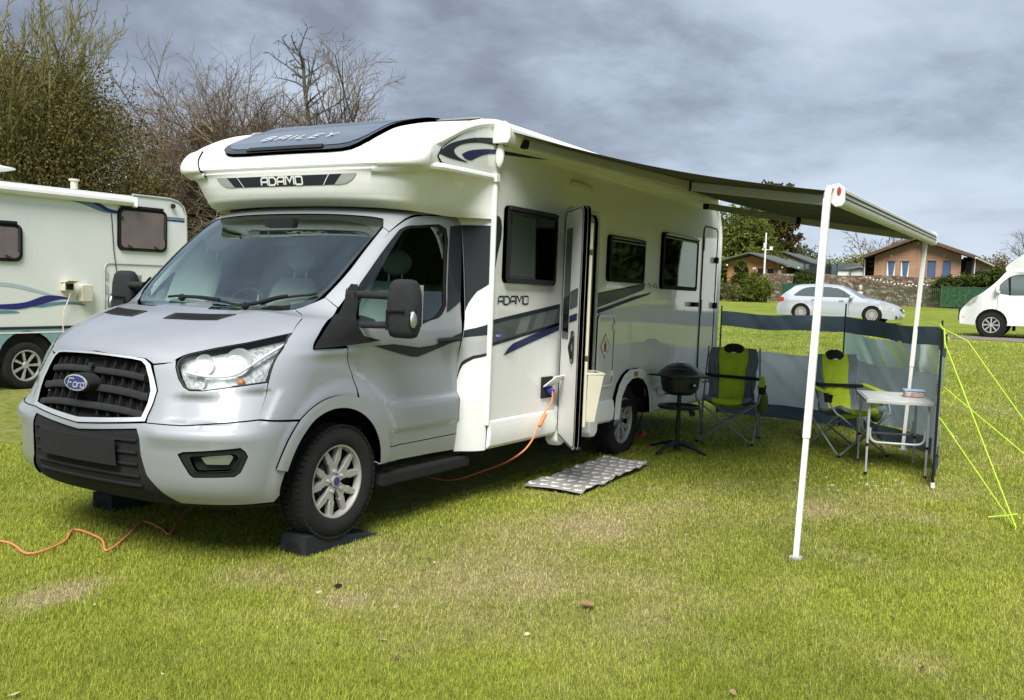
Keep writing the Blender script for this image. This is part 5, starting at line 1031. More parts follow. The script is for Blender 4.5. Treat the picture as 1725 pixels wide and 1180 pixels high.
guy([(6.62, -3.62, 1.33), (6.45, -3.78, 1.27), (6.40, -3.88, 1.23), (6.3, -4.75, .06)], 'lime guy line from the corner pole to a peg beyond the right edge', [[(6.62, -3.62, 1.36), (6.50, -3.72, 1.22), (6.47, -3.78, 1.28)]])
guy([(6.60, -3.63, .80), (6.5, -3.72, .76), (5.9, -4.75, .05)], 'lime guy line from halfway up the corner pole running off to the right')
guy([(4.435, -4.266, .02), (4.47, -4.33, .03), (4.62, -4.45, .035), (4.50, -4.47, .03)], 'short loose end of lime cord lying on the grass across the nearest peg')
pg = MB(); pg.tube([(4.225, -4.458, -.05), (4.245, -4.452, .035)], .006, 6); pg.tube([(4.245, -4.452, .035), (4.262, -4.440, .03)], .005, 6); tag(pg.build('tent_peg', 'limeline'), 'lime green peg pushed into the grass where two guy lines meet', 'peg')
mb = MB(); mb.lathe([(0, 0), (.05, 0), (.045, .025), (.02, .05), (0, .055)], 16, 'z', (6.08, -.83, hgt(6.0))); tag(mb.build('red_cap', 'red'), 'small red plastic cap lying in the grass behind the rear wheel', 'cap')
# dead leaf, pale stones, litter of daisies
def leafm(loc, r, rz, lab, col=(.30, .17, .09)):
    mb = MB(); P_ = [(0, -.5), (.25, -.35), (.45, -.05), (.3, .05), (.4, .35), (.12, .25), (0, .5), (-.15, .22), (-.42, .3), (-.3, 0), (-.45, -.2), (-.2, -.3)]
    mb.add([(a*r*cos(rz)-b*r*sin(rz), a*r*sin(rz)+b*r*cos(rz), .012+.25*r*abs(a)+.1*r*b) for a, b in P_]+[(0, 0, .018)], [(i, (i+1) % 12, 12) for i in range(12)]); o = mb.build('dead_leaf', pbr('dry_leaf', col, .8, var=.25, vs=40), None, loc=loc); tag(o, lab, 'leaf')
leafm((.936, -2.709, .012), .085, .4, 'curled brown dead leaf on the grass in the middle foreground')
leafm((.02, -3.90, .01), .06, 1.4, 'pale dead leaf on the grass towards the lower right')
def stone(loc, r, lab):
    mb = MB(); mb.sphere((0, 0, .0), (r, r*.8, r*.5), 8, 6); mb.v = [(x*(1+.15*sin(9*y/r)), y, z) for x, y, z in mb.v]; tag(mb.build('stone', pbr('pale_stone', (.5, .46, .40), .85), None, loc=loc), lab, 'stone')
# ---------------- ground ----------------
def vnoise(x, y, seed=0):
    xi = np.floor(x).astype(np.int64); yi = np.floor(y).astype(np.int64); fx = x-xi; fy = y-yi; fx = fx*fx*(3-2*fx); fy = fy*fy*(3-2*fy)
    def hsh(a, b):
        n = (a*374761393+b*668265263+seed*1442695041) & 0x7fffffff; n = ((n ^ (n >> 13))*1274126177) & 0x7fffffff; return ((n ^ (n >> 16)) & 0xffff)/65535.0
    return (hsh(xi, yi)*(1-fx)+hsh(xi+1, yi)*fx)*(1-fy)+(hsh(xi, yi+1)*(1-fx)+hsh(xi+1, yi+1)*fx)*fy
def fbm(x, y, s, seed=0, o=4):
    r = 0; a = .5
    for k in range(o): r = r+a*vnoise(x*s*2**k+11.3*k, y*s*2**k-7.7*k, seed+k); a *= .5
    return r/(1-.5**o)
BL = [(1.5, -1.95, 1.2, .7, .62), (1.2, -1.42, .8, .45, .45), (2.7, -1.95, 1.1, .55, .55), (.30, -1.0, .35, .22, .55), (-.42, -.46, .30, .16, 1.3), (.36, -1.66, .16, .10, .9), (1.24, -2.9, .5, .35, .3), (3.94, -3.17, .25, .12, .6), (.26, -3.1, .35, .2, .35), (1.26, -4.2, .3, .2, .35), (.2, -2.0, .4, .3, .3), (-.6, -.55, .25, .1, .8), (-.2, -1.9, .3, .2, .3)]
def dryness(x, y):
    d = (fbm(x, y, .55, 3)-.5)*1.2+(fbm(x, y, 2.6, 9)-.5)*1.1
    b = np.zeros_like(x)
    for cx, cy, rx, ry, s in BL: b = np.maximum(b, s*np.exp(-(((x-cx)/rx)**2+((y-cy)/ry)**2)))
    return np.clip(.11+d*.75+.88*b*(.75+.6*fbm(x, y, 3.2, 21)), 0, 1), b
def axis_grid(lo, hi, a, b, fine, far):
    g = list(np.arange(a, b, fine)); s = fine
    while g[-1] < hi: s *= 1.22; g.append(g[-1]+s)
    s = fine
    while g[0] > lo: s *= 1.22; g.insert(0, g[0]-s)
    return np.array(g)
gx = axis_grid(-400, 700, -2.5, 11, .13, 1); gy = axis_grid(-500, 500, -6, 4, .13, 1)
GX, GY = np.meshgrid(gx, gy); xs = GX.ravel(); ys2 = GY.ravel()
near = ss(16, 6, np.hypot(xs-2, ys2+2))
GZ = np.interp(xs, HX, HZ)+(fbm(xs, ys2, .9, 5)-.5)*.02*near-.006
nxg = len(gx); me = bpy.data.meshes.new('grass_field'); F = np.array([(j*nxg+i, j*nxg+i+1, (j+1)*nxg+i+1, (j+1)*nxg+i) for j in range(len(gy)-1) for i in range(nxg-1)])
me.from_pydata(np.stack([xs, ys2, GZ], -1).tolist(), [], F.tolist()); me.polygons.foreach_set('use_smooth', [True]*len(me.polygons))
dr, br = dryness(xs, ys2); at = me.attributes.new('dry', 'FLOAT', 'POINT'); at.data.foreach_set('value', dr.astype(np.float32)); at = me.attributes.new('bare', 'FLOAT', 'POINT'); at.data.foreach_set('value', np.clip(br, 0, 1).astype(np.float32))
m, t, p = newmat('grass_ground'); co = t.nodes.new('ShaderNodeTexCoord'); nA = noise(t, co.outputs['Object'], .35, 6, .6); nB = noise(t, co.outputs['Object'], 9, 8, .7); nC = noise(t, co.outputs['Object'], 90, 4, .7); nD = noise(t, co.outputs['Object'], 2.2, 5, .65, .4)
def attr(t, n): a = t.nodes.new('ShaderNodeAttribute'); a.attribute_name = n; return a.outputs['Fac']
def mixc(t, f, a, b):
    n = t.nodes.new('ShaderNodeMix'); n.data_type = 'RGBA'
    for i, v in ((0, f), (6, a), (7, b)):
        if isinstance(v, (int, float)): n.inputs[i].default_value = v
        elif isinstance(v, tuple): n.inputs[i].default_value = v+(1,)
        else: t.links.new(v, n.inputs[i])
    return n.outputs[2]
g1 = ramp(t, nB.outputs[0], [(.3, (.10, .125, .020)), (.5, (.18, .21, .035)), (.7, (.28, .29, .07))])
g2 = ramp(t, nC.outputs[0], [(.3, (.20, .16, .09)), (.7, (.46, .38, .24))])
f1 = mth('ADD', attr(t, 'dry'), mth('MULTIPLY', mth('SUBTRACT', nB.outputs[0], .5, tree=t), 1.2, tree=t), tree=t, clamp=True)
c1_ = mixc(t, mth('MULTIPLY', f1, .85, tree=t), g1.outputs[0], g2.outputs[0])
gf = ramp(t, nD.outputs[0], [(.34, (.15, .195, .026)), (.5, (.20, .25, .032)), (.66, (.27, .29, .055))]); gh2 = ramp(t, nA.outputs[0], [(.35, (.82, .88, .8)), (.65, (1.1, 1.06, 1.1))])
mm = t.nodes.new('ShaderNodeMix'); mm.data_type = 'RGBA'; mm.blend_type = 'MULTIPLY'; mm.inputs[0].default_value = 1; t.links.new(gf.outputs[0], mm.inputs[6]); t.links.new(gh2.outputs[0], mm.inputs[7])
geo = t.nodes.new('ShaderNodeVectorMath'); geo.operation = 'DISTANCE'; t.links.new(co.outputs['Object'], geo.inputs[0]); geo.inputs[1].default_value = (1, -2, 0)
far = t.nodes.new('ShaderNodeMapRange'); far.inputs[1].default_value = 11; far.inputs[2].default_value = 20; t.links.new(geo.outputs['Value'], far.inputs[0])
t.links.new(mixc(t, far.outputs[0], c1_, mm.outputs[2]), p.inputs['Base Color']); p.inputs['Roughness'].default_value = .9; p.inputs['Specular IOR Level'].default_value = .15
bn = t.nodes.new('ShaderNodeBump'); bn.inputs['Strength'].default_value = .7; bn.inputs['Distance'].default_value = .02; t.links.new(mth('ADD', nC.outputs[0], nB.outputs[0], tree=t), bn.inputs['Height']); t.links.new(bn.outputs[0], p.inputs['Normal'])
go = link_mesh('grass_field', me, m); go['kind'] = 'structure'
# ---------------- grass blades ----------------
def colmat(name, rough=.7, trans=0.0, spec=.2):
    m, t, p = newmat(name); a = t.nodes.new('ShaderNodeAttribute'); a.attribute_name = 'col'; t.links.new(a.outputs['Color'], p.inputs['Base Color']); p.inputs['Roughness'].default_value = rough; p.inputs['Specular IOR Level'].default_value = spec
    if trans:
        o = t.nodes['Material Output']; tl = t.nodes.new('ShaderNodeBsdfTranslucent'); mx = t.nodes.new('ShaderNodeMixShader'); mx.inputs[0].default_value = trans
        t.links.new(a.outputs['Color'], tl.inputs[0]); t.links.new(p.outputs[0], mx.inputs[1]); t.links.new(tl.outputs[0], mx.inputs[2]); t.links.new(mx.outputs[0], o.inputs[0])
    return m
def fast_mesh(name, V, faces_flat, sizes, cols, m, parent=None):
    me = bpy.data.meshes.new(name); me.vertices.add(len(V)); me.vertices.foreach_set('co', V.astype(np.float32).ravel())
    me.loops.add(len(faces_flat)); me.loops.foreach_set('vertex_index', faces_flat.astype(np.int32)); me.polygons.add(len(sizes))
    st = np.concatenate([[0], np.cumsum(sizes)[:-1]]).astype(np.int32); me.polygons.foreach_set('loop_start', st); me.polygons.foreach_set('loop_total', sizes.astype(np.int32)); me.update(calc_edges=True)
    if cols is not None: a = me.attributes.new('col', 'FLOAT_COLOR', 'POINT'); a.data.foreach_set('color', np.concatenate([cols, np.ones((len(cols), 1))], 1).astype(np.float32).ravel())
    return link_mesh(name, me, m, parent)
CP = np.array([-3.29290614, -4.71060141, 1.60328727]); FW = np.array(fw); RTv = np.array(r2); UPv = np.array(u2)
def grass(N_, d0, d1, name, hs, ws, seed, cmin=0):
    R = np.random.default_rng(seed); D = d0*(d1/d0)**R.random(N_*2); s_ = (R.random(N_*2)-.5)*1.75
    # ground point at horizontal distance along the view
    f2 = np.array([fw.x, fw.y]); f2 /= np.linalg.norm(f2); l2 = np.array([f2[1], -f2[0]])
    x = CP[0]+f2[0]*D+l2[0]*D*s_; y = CP[1]+f2[1]*D+l2[1]*D*s_
    z = np.interp(x, HX, HZ)+(fbm(x, y, .9, 5)-.5)*.02*ss(16, 6, np.hypot(x-2, y+2))-.006
    q = np.stack([x, y, z], -1)-CP; zc_ = q@FW; v = 598.8-1605.28*(q@UPv)/zc_; u = 862.5+1605.28*(q@RTv)/zc_
    dry, bare = dryness(x, y); clump = fbm(x, y, 9, 31, 3)
    keep = (v < 1500) & (u > -420) & (u < 2150) & (R.random(len(x)) < np.clip(1.15-bare*.45-.12*dry+.5*(clump-.5), .2, 1)) & ~((x > 3.2) & (x < 4.8) & (y > -1.53) & (y < -1.03)) & ~((x > 1.8) & (x < 7.2) & (y > -.75)) & ~((x > 24.3) & (x < 25.9) & (y < -.9))
    if cmin: keep &= (fbm(x, y, 3.1, 77, 2) > cmin) & (dry < .55)
    x, y, z, D, dry, clump, bare = [a[keep] for a in (x, y, z, D, dry, clump, bare)]; n = len(x)
    gy_ = D; Hh = hs*(.55+.9*R.random(n))*(.7+.9*clump)*(1-.35*dry); Hh[R.random(n) < .04] *= 1.5; Wd = ws*(D/4.5)*(.7+.7*R.random(n)); az = R.random(n)*2*pi; lean = (.45+1.15*R.random(n))
    dx, dy = np.cos(az), np.sin(az); px, py = -dy, dx; k1 = Hh*.5; k2 = Hh
    B = np.stack([x, y, z], -1); side = np.stack([px*Wd, py*Wd, 0*Wd], -1)
    mid = B+np.stack([dx*k1*np.sin(lean*.5), dy*k1*np.sin(lean*.5), k1*np.cos(lean*.5)], -1); tip = mid+np.stack([dx*k1*np.sin(lean*1.3), dy*k1*np.sin(lean*1.3), k1*np.cos(lean*1.3)], -1)
    if d1 > 20: V = np.stack([B-side, B+side, tip], 1).reshape(-1, 3); b = np.arange(n)*3; fl_ = np.stack([b, b+1, b+2], 1).ravel(); sz = np.full(n, 3); nv = 3
    else: V = np.stack([B-side, B+side, mid+side*.8, mid-side*.8, tip], 1).reshape(-1, 3); b = np.arange(n)*5; fl_ = np.stack([b, b+1, b+2, b+3, b+3, b+2, b+4], 1).ravel(); sz = np.tile([4, 3], n); nv = 5
    t1 = R.random(n); tone = fbm(x, y, 1.1, 17, 3)
    gA = np.array([.17, .24, .018]); gB = np.array([.54, .58, .085]); st = np.array([.78, .70, .36]); st2 = np.array([.42, .32, .18])
    col = gA+(gB-gA)*np.clip(.55*t1+.75*tone, 0, 1)[:, None]; f = np.clip((dry-.12)*1.25+(R.random(n)-.62)*.9, 0, 1)[:, None]; stc = st+(st2-st)*(R.random(n)**1.5)[:, None]; col = col*(1-f)+stc*f; col *= (.5+.9*R.random(n))[:, None]
    o = fast_mesh(name, V, fl_, sz, np.repeat(col, nv, 0), MT['blade']); o['kind'] = 'stuff'; return n
MT['blade'] = colmat('grass_blade', .6, .4, .3)
grass(500000, 3.0, 9.5, 'grass', .026, .00105, 1); grass(230000, 9.0, 30, 'grass', .036, .0016, 2); grass(60000, 3.0, 12, 'grass_tufts', .033, .0011, 3, .56)
# daisies
R = np.random.default_rng(5); mb = MB()
for k in range(60):
    cx, cy = [(5.1, -3.22), (5.25, -3.33), (4.75, -3.0), (9.6, -3.0), (11.5, -2.2), (10.2, -5.1), (13, -1)][k % 7]; x = cx+R.normal()*.25; y = cy+R.normal()*.2; r = .011
    mb.add([(x+r*cos(a), y+r*sin(a), hgt(x)+.035) for a in [2*pi*i/6 for i in range(6)]], [(0, 1, 2, 3, 4, 5)])
tag(mb.build('daisies', 'whitev', sm=0), kind='stuff')
stone((.341, -1.479, .0), .022, 'small pale stone on the grass left of the dark chip'); stone((.399, -1.925, .0), .018, 'tiny white pebble in the bare patch right of the dark chip')
mb = MB(); mb.sphere((0, 0, .01), (.03, .02, .012), 8, 5); tag(mb.build('bark_chip', 'liner', None, loc=(.456, -1.507, .0)), 'small dark chip of bark lying on the grass', 'bark chip')
R = np.random.default_rng(12); mb = MB(); FL = []
for k in range(110):
    D = 3.4*(14/3.4)**R.random(); s_ = (R.random()-.5)*1.15; x = CP[0]+.86*D+.508*D*s_; y = CP[1]+.508*D-.86*D*s_
    if -1.05 < y < 1.1 and .1 < x < 7.4 or (3.1 < x < 4.9 and -1.6 < y < -.95): continue
    r = .007+.011*R.random()**2; a0 = R.random()*6.3; z = hgt(x)+.014; t1 = R.normal()*.3; t2 = R.normal()*.3
    mb.add([(x+r*cos(a0+a)*q, y+r*sin(a0+a)*q, z+r*(t1*cos(a)+t2*sin(a))+.004) for a, q in ((0, 1.5), (1.3, .7), (2.6, .9), (3.7, 1.3), (5.0, .6))], [(0, 1, 2, 3, 4)], mi=int(R.integers(0, 3)))
tag(mb.build('leaf_litter', [pbr('litter_brown', (.26, .17, .09), .9), pbr('litter_tan', (.50, .42, .28), .9), pbr('litter_dark', (.10, .075, .05), .9)], sm=0), kind='stuff')
# path by the far white camper
mb = MB(); n = 40
for i in range(n+1):
    y = -.8-i*.8; mb.v += [(24.5+.15*sin(i*.9), y, hgt(24.5)-.002+.006), (25.9+.12*sin(i*1.3), y, hgt(25.9)+.012)]
mb.f = [(2*i, 2*i+1, 2*i+3, 2*i+2) for i in range(n)]; mb.mi = [0]*n; tag(mb.build('gravel_path', pbr('gravel', (.19, .165, .145), .95, var=.3, vs=12, bump=.6, bs=60)), kind='structure')

# ---------------- simple car bodies ----------------
def car_shell(name, prof, hw, m, parent, holes=(), crown=.04, step=.12, arch=True):
    """prof: closed side outline (x,z) listed from rear bottom over the roof to front bottom; hw(x,z): half width"""
    def sf(sgn):
        def f(a, b):
            a = np.asarray(a, float); b = np.asarray(b, float); h_ = hw(a, b); e = .01
            dxh = (hw(a+e, b)-hw(a-e, b))/(2*e); dzh = (hw(a, b+e)-hw(a, b-e))/(2*e)
            n = np.stack([-dxh, np.full_like(a, 1.0)*sgn, -dzh], -1); n[:, 0] *= 1; n /= np.linalg.norm(n, axis=1, keepdims=True); return np.stack([a, h_*sgn, b], -1), n
        return f
    S1 = sf(1); S0 = sf(-1); return S1, S0
def car_top(prof, hw, m, name, parent, bulge=.05, ny=12, sm=35):
    mb = MB(); P = densify_open(prof, .10); n = len(P); F_ = np.linspace(-1, 1, ny+1); F_ = np.sign(F_)*np.abs(F_)**.8
    for i, (x, z) in enumerate(P):
        a = P[max(i-1, 0)]; b = P[min(i+1, n-1)]; tx, tz = b[0]-a[0], b[1]-a[1]; l = hypot(tx, tz) or 1; nx_, nz_ = -tz/l, tx/l
        h_ = float(hw(np.array([x]), np.array([z]))[0])
        for f in F_: k = bulge*(1-f*f); mb.v.append((x+nx_*k, h_*f, z+nz_*k))
    mb.f = [(i*(ny+1)+j, i*(ny+1)+j+1, (i+1)*(ny+1)+j+1, (i+1)*(ny+1)+j) for i in range(n-1) for j in range(ny)]; mb.mi = [0]*len(mb.f); return mb.build(name, m, parent, sm=sm)
def densify_open(p, d):
    o = []
    for i in range(len(p)-1):
        a, b = p[i], p[i+1]; k = max(1, int(math.ceil(hypot(b[0]-a[0], b[1]-a[1])/d)))
        for j in range(k): o.append((a[0]+(b[0]-a[0])*j/k, a[1]+(b[1]-a[1])*j/k))
    return o+[p[-1]]
def sm2(p, n=5): return [(q.x, q.z) for q in catmull_pts([(a, 0, b) for a, b in p], n)]
def small_wheel(x, y, z, R, w, s, parent, rimm='alloy', spokes=10, rr=.66):
    T = MB(); T.lathe([(R*rr, w*.45*s), (R*.8, w*.52*s), (R*.95, w*.44*s), (R, w*.3*s), (R, -w*.4*s), (R*.7, -w*.45*s)], 36, 'y', (x, y, z)); wh = T.build('wheel', 'rubber', parent, sm=40)
    T = MB(); T.lathe([(R*rr*1.02, w*.46*s), (R*rr*.93, w*.46*s), (R*rr*.9, w*.30*s)], 36, 'y', (x, y, z)); T.lathe([(0, w*.44*s), (R*.13, w*.44*s), (R*.17, w*.36*s)], 16, 'y', (x, y, z))
    for k in range(spokes):
        a = 2*pi*k/spokes; T.prism([(R*.1, -R*.035), (R*rr*.95, -R*.062), (R*rr*.95, R*.062), (R*.1, R*.035)], lambda p, a=a: (x+p[0]*cos(a)-p[1]*sin(a), y+w*.42*s, z+p[0]*sin(a)+p[1]*cos(a)), lambda p, a=a: (x+p[0]*cos(a)-p[1]*sin(a), y+w*.30*s, z+p[0]*sin(a)+p[1]*cos(a)))
    T.build('rim', rimm, wh, sm=30); T = MB(); T.lathe([(0, w*.2*s), (R*.7, w*.2*s)], 24, 'y', (x, y, z)); T.build('wheel_disc', 'liner', wh); return wh
# --- silver hatchback ---
au = empty('parked_car', (33.85+.85, 5.27, hgt(34)), rz=-pi/2, label='silver five-door hatchback parked on the grass behind the windbreak', cat='car')
AP = sm2([(.06, .20), (.0, .38), (.04, .60), (.10, .84), (.30, 1.03), (.52, 1.20), (.62, 1.29), (.75, 1.335), (1.08, 1.36), (1.69, 1.375), (2.15, 1.35), (2.45, 1.27), (2.85, 1.07), (3.20, .90), (3.45, .86), (3.75, .80), (4.10, .70), (4.32, .60), (4.43, .48), (4.47, .30), (4.40, .17)], 4)
def ahw(x, z):
    s_ = .90-.02*ss(.75, .95, z)-.25*ss(.86, 1.38, z)**1.1; e = ss(3.7, 4.5, x)*.26+ss(.55, -.05, x)*.14; return s_-e-.03*ss(.45, .15, z)+.012*np.exp(-((z-.78)/.03)**2)+.015*(ss(.42, .36, np.minimum(np.hypot(x-.98, z-.31), np.hypot(x-3.55, z-.31))))
AWX = (.96, 3.55)
abot = [(4.2, .17)]+arc(AWX[1], .30, .36, -15, 195, 14)+arc(AWX[0], .30, .36, -15, 195, 14)+[(.3, .2)]
outline = AP+[(a, max(b, .16)) for a, b in abot]
awin = sm2([(.66, .955), (.80, 1.09), (.95, 1.20), (1.2, 1.275), (1.7, 1.30), (2.15, 1.28), (2.45, 1.18), (2.88, .935)], 4)+[(2.88, .925), (1.7, .925), (.70, .935)]
S1, S0 = car_shell('car', None, ahw, None, None)
carp = pbr('silver_car_paint', (.50, .53, .60), .30, .5, .8, .02)
for sf in (S0, S1):
    bs_ = panel('body_side', outline, sf, carp, au, [], 0, .0, .10, bstep=.05)
    gl_ = panel('side_window', awin, sf, pbr('car_glass', (.03, .05, .06), .06, 0, 1), au, [], .006, .0, .12, bstep=.06)
    for x in (1.62, 2.55): panel('window_pillar', [(x-.03, .93), (x+.05, .93), (x+(.03 if x < 2 else -.10), 1.29 if x < 2 else 1.16), (x-.05, 1.29 if x < 2 else 1.17)][::1], sf, 'gloss', gl_, [], .010, 0, .1)
    for x in (1.66, 2.72):
        mb = MB(); pp, nn = sf([x]*8, np.linspace(.30, .92, 8)); pp = pp+nn*.003; mb.tube(pp.tolist(), .006, 4); mb.build('door_gap', 'liner', au)
    for x in (1.45, 2.45):
        mb = MB(); pp, nn = sf([x-.09, x, x+.09], [.80, .805, .80]); pp = pp+nn*.03; mb.tube(pp.tolist(), .014, 6); mb.build('door_handle', carp, au)
    panel('headlight', [(3.80, .52), (4.30, .45), (4.36, .55), (4.10, .66), (3.80, .70)], sf, pbr('car_lamp', (.55, .58, .62), .12, .5, 1, .3, 14), au, [], .006, 0, .08)
    panel('tail_light', [(.03, .66), (.30, .74), (.28, .86), (.12, .88)], sf, 'red', au, [], .008, 0, .08)
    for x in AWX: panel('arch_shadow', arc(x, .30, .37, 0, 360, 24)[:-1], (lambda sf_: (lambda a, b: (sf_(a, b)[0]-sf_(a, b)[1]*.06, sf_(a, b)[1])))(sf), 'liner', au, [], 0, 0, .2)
ct = car_top(AP, ahw, carp, 'body_top', au, .045)
wsp = [(2.22, 1.335), (2.45, 1.265), (2.85, 1.065), (3.17, .915)]
car_top([(a+.004, b+.008) for a, b in wsp], lambda x, z: ahw(x, z)*.93, pbr('car_screen', (.10, .14, .16), .05, 0, 1), 'windscreen', au, .047, 10); car_top([(.13+.0, .90), (.33, 1.06), (.52, 1.215)], lambda x, z: ahw(x, z)*.86, 'gloss', 'rear_window', au, .055, 8)
for s in (1, -1):
    for x in AWX: small_wheel(x, .79*s, .312, .312, .2, s, au, 'alloy', 16)
    mb = MB(); mb.sphere((2.80, .98*s, .93), (.07, .10, .07), 12, 8); mb.box((2.82, .90*s, .90), (.04, .1, .03)); mb.build('wing_mirror', carp, au)
mb = MB(); pf = [(.02, -.40), (.0, .40)]; mb.v = [(4.502-.10*abs(y/.42)**2*.6, y, z) for y in np.linspace(-.42, .42, 9) for z in (.22, .56)]; mb.f = [(2*i, 2*i+2, 2*i+3, 2*i+1) for i in range(8)]; mb.mi = [0]*8; gr_ = mb.build('front_grille', 'gloss', au)
mb = MB(); 
for k in range(4): y = -.105+.07*k; mb.tube([(4.515, y+.042*cos(a), .50+.042*sin(a)) for a in [2*pi*i/16 for i in range(16)]], .007, 5, closed=True); mb.build('grille_ring', 'chrome', gr_); mb = MB()
mb = MB(); mb.box((4.525, 0, .32), (.012, .5, .11)); mb.build('number_plate', 'warm', gr_)
mb = MB(); mb.box((2.2, 0, .35), (3.6, 1.5, .2)); mb.build('underside', 'liner', au)
for s in (1, -1): mb = MB(); mb.box((4.38, .62*s, .25), (.06, .30, .10)); mb.build('air_intake', 'liner', au, bevel=.02)
mb = MB(); mb.tube([(.72, 0, 1.38), (.66, 0, 1.44)], .01, 6); mb.build('aerial', 'plastic', au)
# --- white low-profile camper on the right ---
DY = -1.98
du = empty('parked_camper', (25.72+1.0, DY, hgt(26)), rz=pi/2, label='white low-profile camper van parked at the right edge beyond the path', cat='camper van')
DP = sm2([(0, .34), (.02, .50), (0, .70), (-.10, .84), (-.30, 1.05), (-.55, 1.22), (-.82, 1.47), (-1.02, 1.72), (-1.08, 1.80)], 4)
DP = [(a, b) for a, b in DP]; top_ = sm2([(-1.08, 1.82), (-1.06, 1.90), (-1.12, 1.99), (-1.32, 2.16), (-1.6, 2.34), (-2.1, 2.52), (-2.8, 2.62), (-4.5, 2.66), (-6.2, 2.64), (-6.5, 2.4), (-6.55, 1.0), (-6.5, .4)], 4)
def dhw(x, z): return 1.0-.30*ss(-.7, .08, x)-.16*ss(1.15, 1.85, z)*ss(-2.4, -2.1, x)+.12*ss(-2.45, -2.75, x)+0*z
def dhw2(x, z): return np.where(z > 1.81, 1.05-.18*ss(-1.6, -1.0, x), dhw(x, z))
allp = DP+top_; dbot = [(-6.5, .38), (-4.9, .38)]+[(a, b) for a, b in arc(-4.5, .36, .42, 5, 175, 10)][::-1]*0+[(-1.18, .34)]+[(a, b) for a, b in arc(-.80, .38, .40, -8, 188, 12)][::-1]+[(-.35, .32)]
whp = pbr('camper_white', (.76, .77, .78), .28, 0, .6, .02)
outl = allp+dbot
T1, T0 = car_shell('c', None, dhw2, None, None)
for sf in (T0, T1):
    panel('body_side', outl, sf, whp, du, [], 0, 0, .14, bstep=.07)
    panel('cab_window', sm2([(-.98, 1.20), (-.88, 1.30), (-.98, 1.48), (-1.20, 1.68), (-1.42, 1.73)], 3)+[(-1.80, 1.74), (-1.86, 1.66), (-1.86, 1.30), (-1.72, 1.18), (-1.3, 1.165)], sf, pbr('camper_glass', (.05, .08, .08), .06, 0, 1), du, [], .008, 0, .15)
    panel('window_post', [(-1.24, 1.165), (-1.19, 1.165), (-1.14, 1.62), (-1.20, 1.67)], sf, 'liner', du, [], .012, 0, .2)
    for pts in ([(-.95, .40), (-.92, .75), (-.93, 1.12)], [(-1.95, .40), (-1.95, 1.75)]): mb = MB(); q = densify_open(pts, .1); pp, nn = sf([a for a, b in q], [b for a, b in q]); mb.tube((pp+nn*.003).tolist(), .005, 4); mb.build('door_gap', 'liner', du)
    panel('headlight', [(-.12, .86), (-.30, 1.06), (-.44, 1.13), (-.40, .98), (-.22, .84)], sf, pbr('camper_lamp', (.6, .6, .6), .15, .4, 1, .2, 14), du, [], .008, 0, .1)
    panel('door_handle', rrect(-1.84, .96, -1.72, 1.12, .03), sf, 'liner', du, [], .01, 0, .1); panel('marker_lamp', rrect(-.12, .52, -.05, .56, .01), sf, 'cream', du, [], .008, 0, .1)
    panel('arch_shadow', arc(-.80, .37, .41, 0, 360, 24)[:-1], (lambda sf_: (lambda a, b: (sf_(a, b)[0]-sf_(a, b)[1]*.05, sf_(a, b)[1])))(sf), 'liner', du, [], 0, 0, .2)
car_top(DP, dhw2, whp, 'cab_front', du, .12); car_top(top_, dhw2, whp, 'coach_roof', du, .05)
car_top([(-.56, 1.235), (-.82, 1.485), (-1.01, 1.72)], lambda x, z: dhw2(x, z)*.90, pbr('camper_screen', (.10, .13, .14), .06, 0, 1), 'windscreen', du, .128, 10)
for s in (1, -1):
    for x in (-.80, -4.5): small_wheel(x, .86*s, .34, .34, .22, s, du, 'alloy', 8, .62)
    mb = MB(); mb.sphere((-.90, 1.12*s, 1.33), (.06, .09, .15), 12, 8); mb.box((-.95, 1.0*s, 1.24), (.05, .14, .05)); mb.build('door_mirror', 'warm', du)
mb = MB(); mb.box((-3.2, 0, .42), (6.0, 1.5, .12)); mb.build('underside', 'liner', du); mb = MB(); mb.box((-1.35, .75, .28), (.08, .05, .16)); mb.box((-2.1, .75, .28), (.08, .05, .16)); mb.build('jack_bracket', 'liner', du)
mb = MB(); mb.v = [(.112-.12*(y/.5)**2, y, z) for y in np.linspace(-.5, .5, 9) for z in (.42, .74)]; mb.f = [(2*i, 2*i+2, 2*i+3, 2*i+1) for i in range(8)]; mb.mi = [0]*8; mb.build('front_grille', 'plastic', du)
# --- old white camper on the left, side on ---
YO = 7.30
ov = empty('old_camper', (3.0, YO+1.05, 0), label='older white coachbuilt camper with blue wave stripes standing at the left edge', cat='camper van')
def op(x, z, y=YO): return (x-3.0, y-YO-1.05, z)
oldw = pbr('old_white', (.73, .75, .73), .35, 0, .3, .03, 2); teal = pbr('teal_skirt', (.20, .36, .38), .4, 0, .3, .06)
osd = [(-1.6, .80), (-1.6, 2.72), (6.70, 2.72), (6.83, 2.69), (6.93, 2.62), (6.98, 2.50), (7.0, 2.3), (7.0, .80)]
def osurf(y, s=-1):
    f0 = plane_surf(1, y-YO-1.05, s)
    return lambda a, b: f0(np.asarray(a)-3.0, b)
panel('side_wall', osd, osurf(YO), oldw, ov, [], 0, 0, .5, bstep=.15); panel('far_wall', osd, osurf(YO+2.1, 1), oldw, ov, [], 0, 0, .6, bstep=.2)
mb = MB(); pr_ = [(-1.6, .80), (-1.6, 2.72), (6.70, 2.72), (6.83, 2.69), (6.93, 2.62), (6.98, 2.50), (7.0, 2.3), (7.0, .6)]
for (x, z) in pr_: mb.v += [op(x, z, YO+.001), op(x, z, YO+2.099)]
mb.f = [(2*i, 2*i+1, 2*i+3, 2*i+2) for i in range(len(pr_)-1)]; mb.mi = [0]*len(mb.f); mb.build('roof_and_ends', oldw, ov, sm=60)
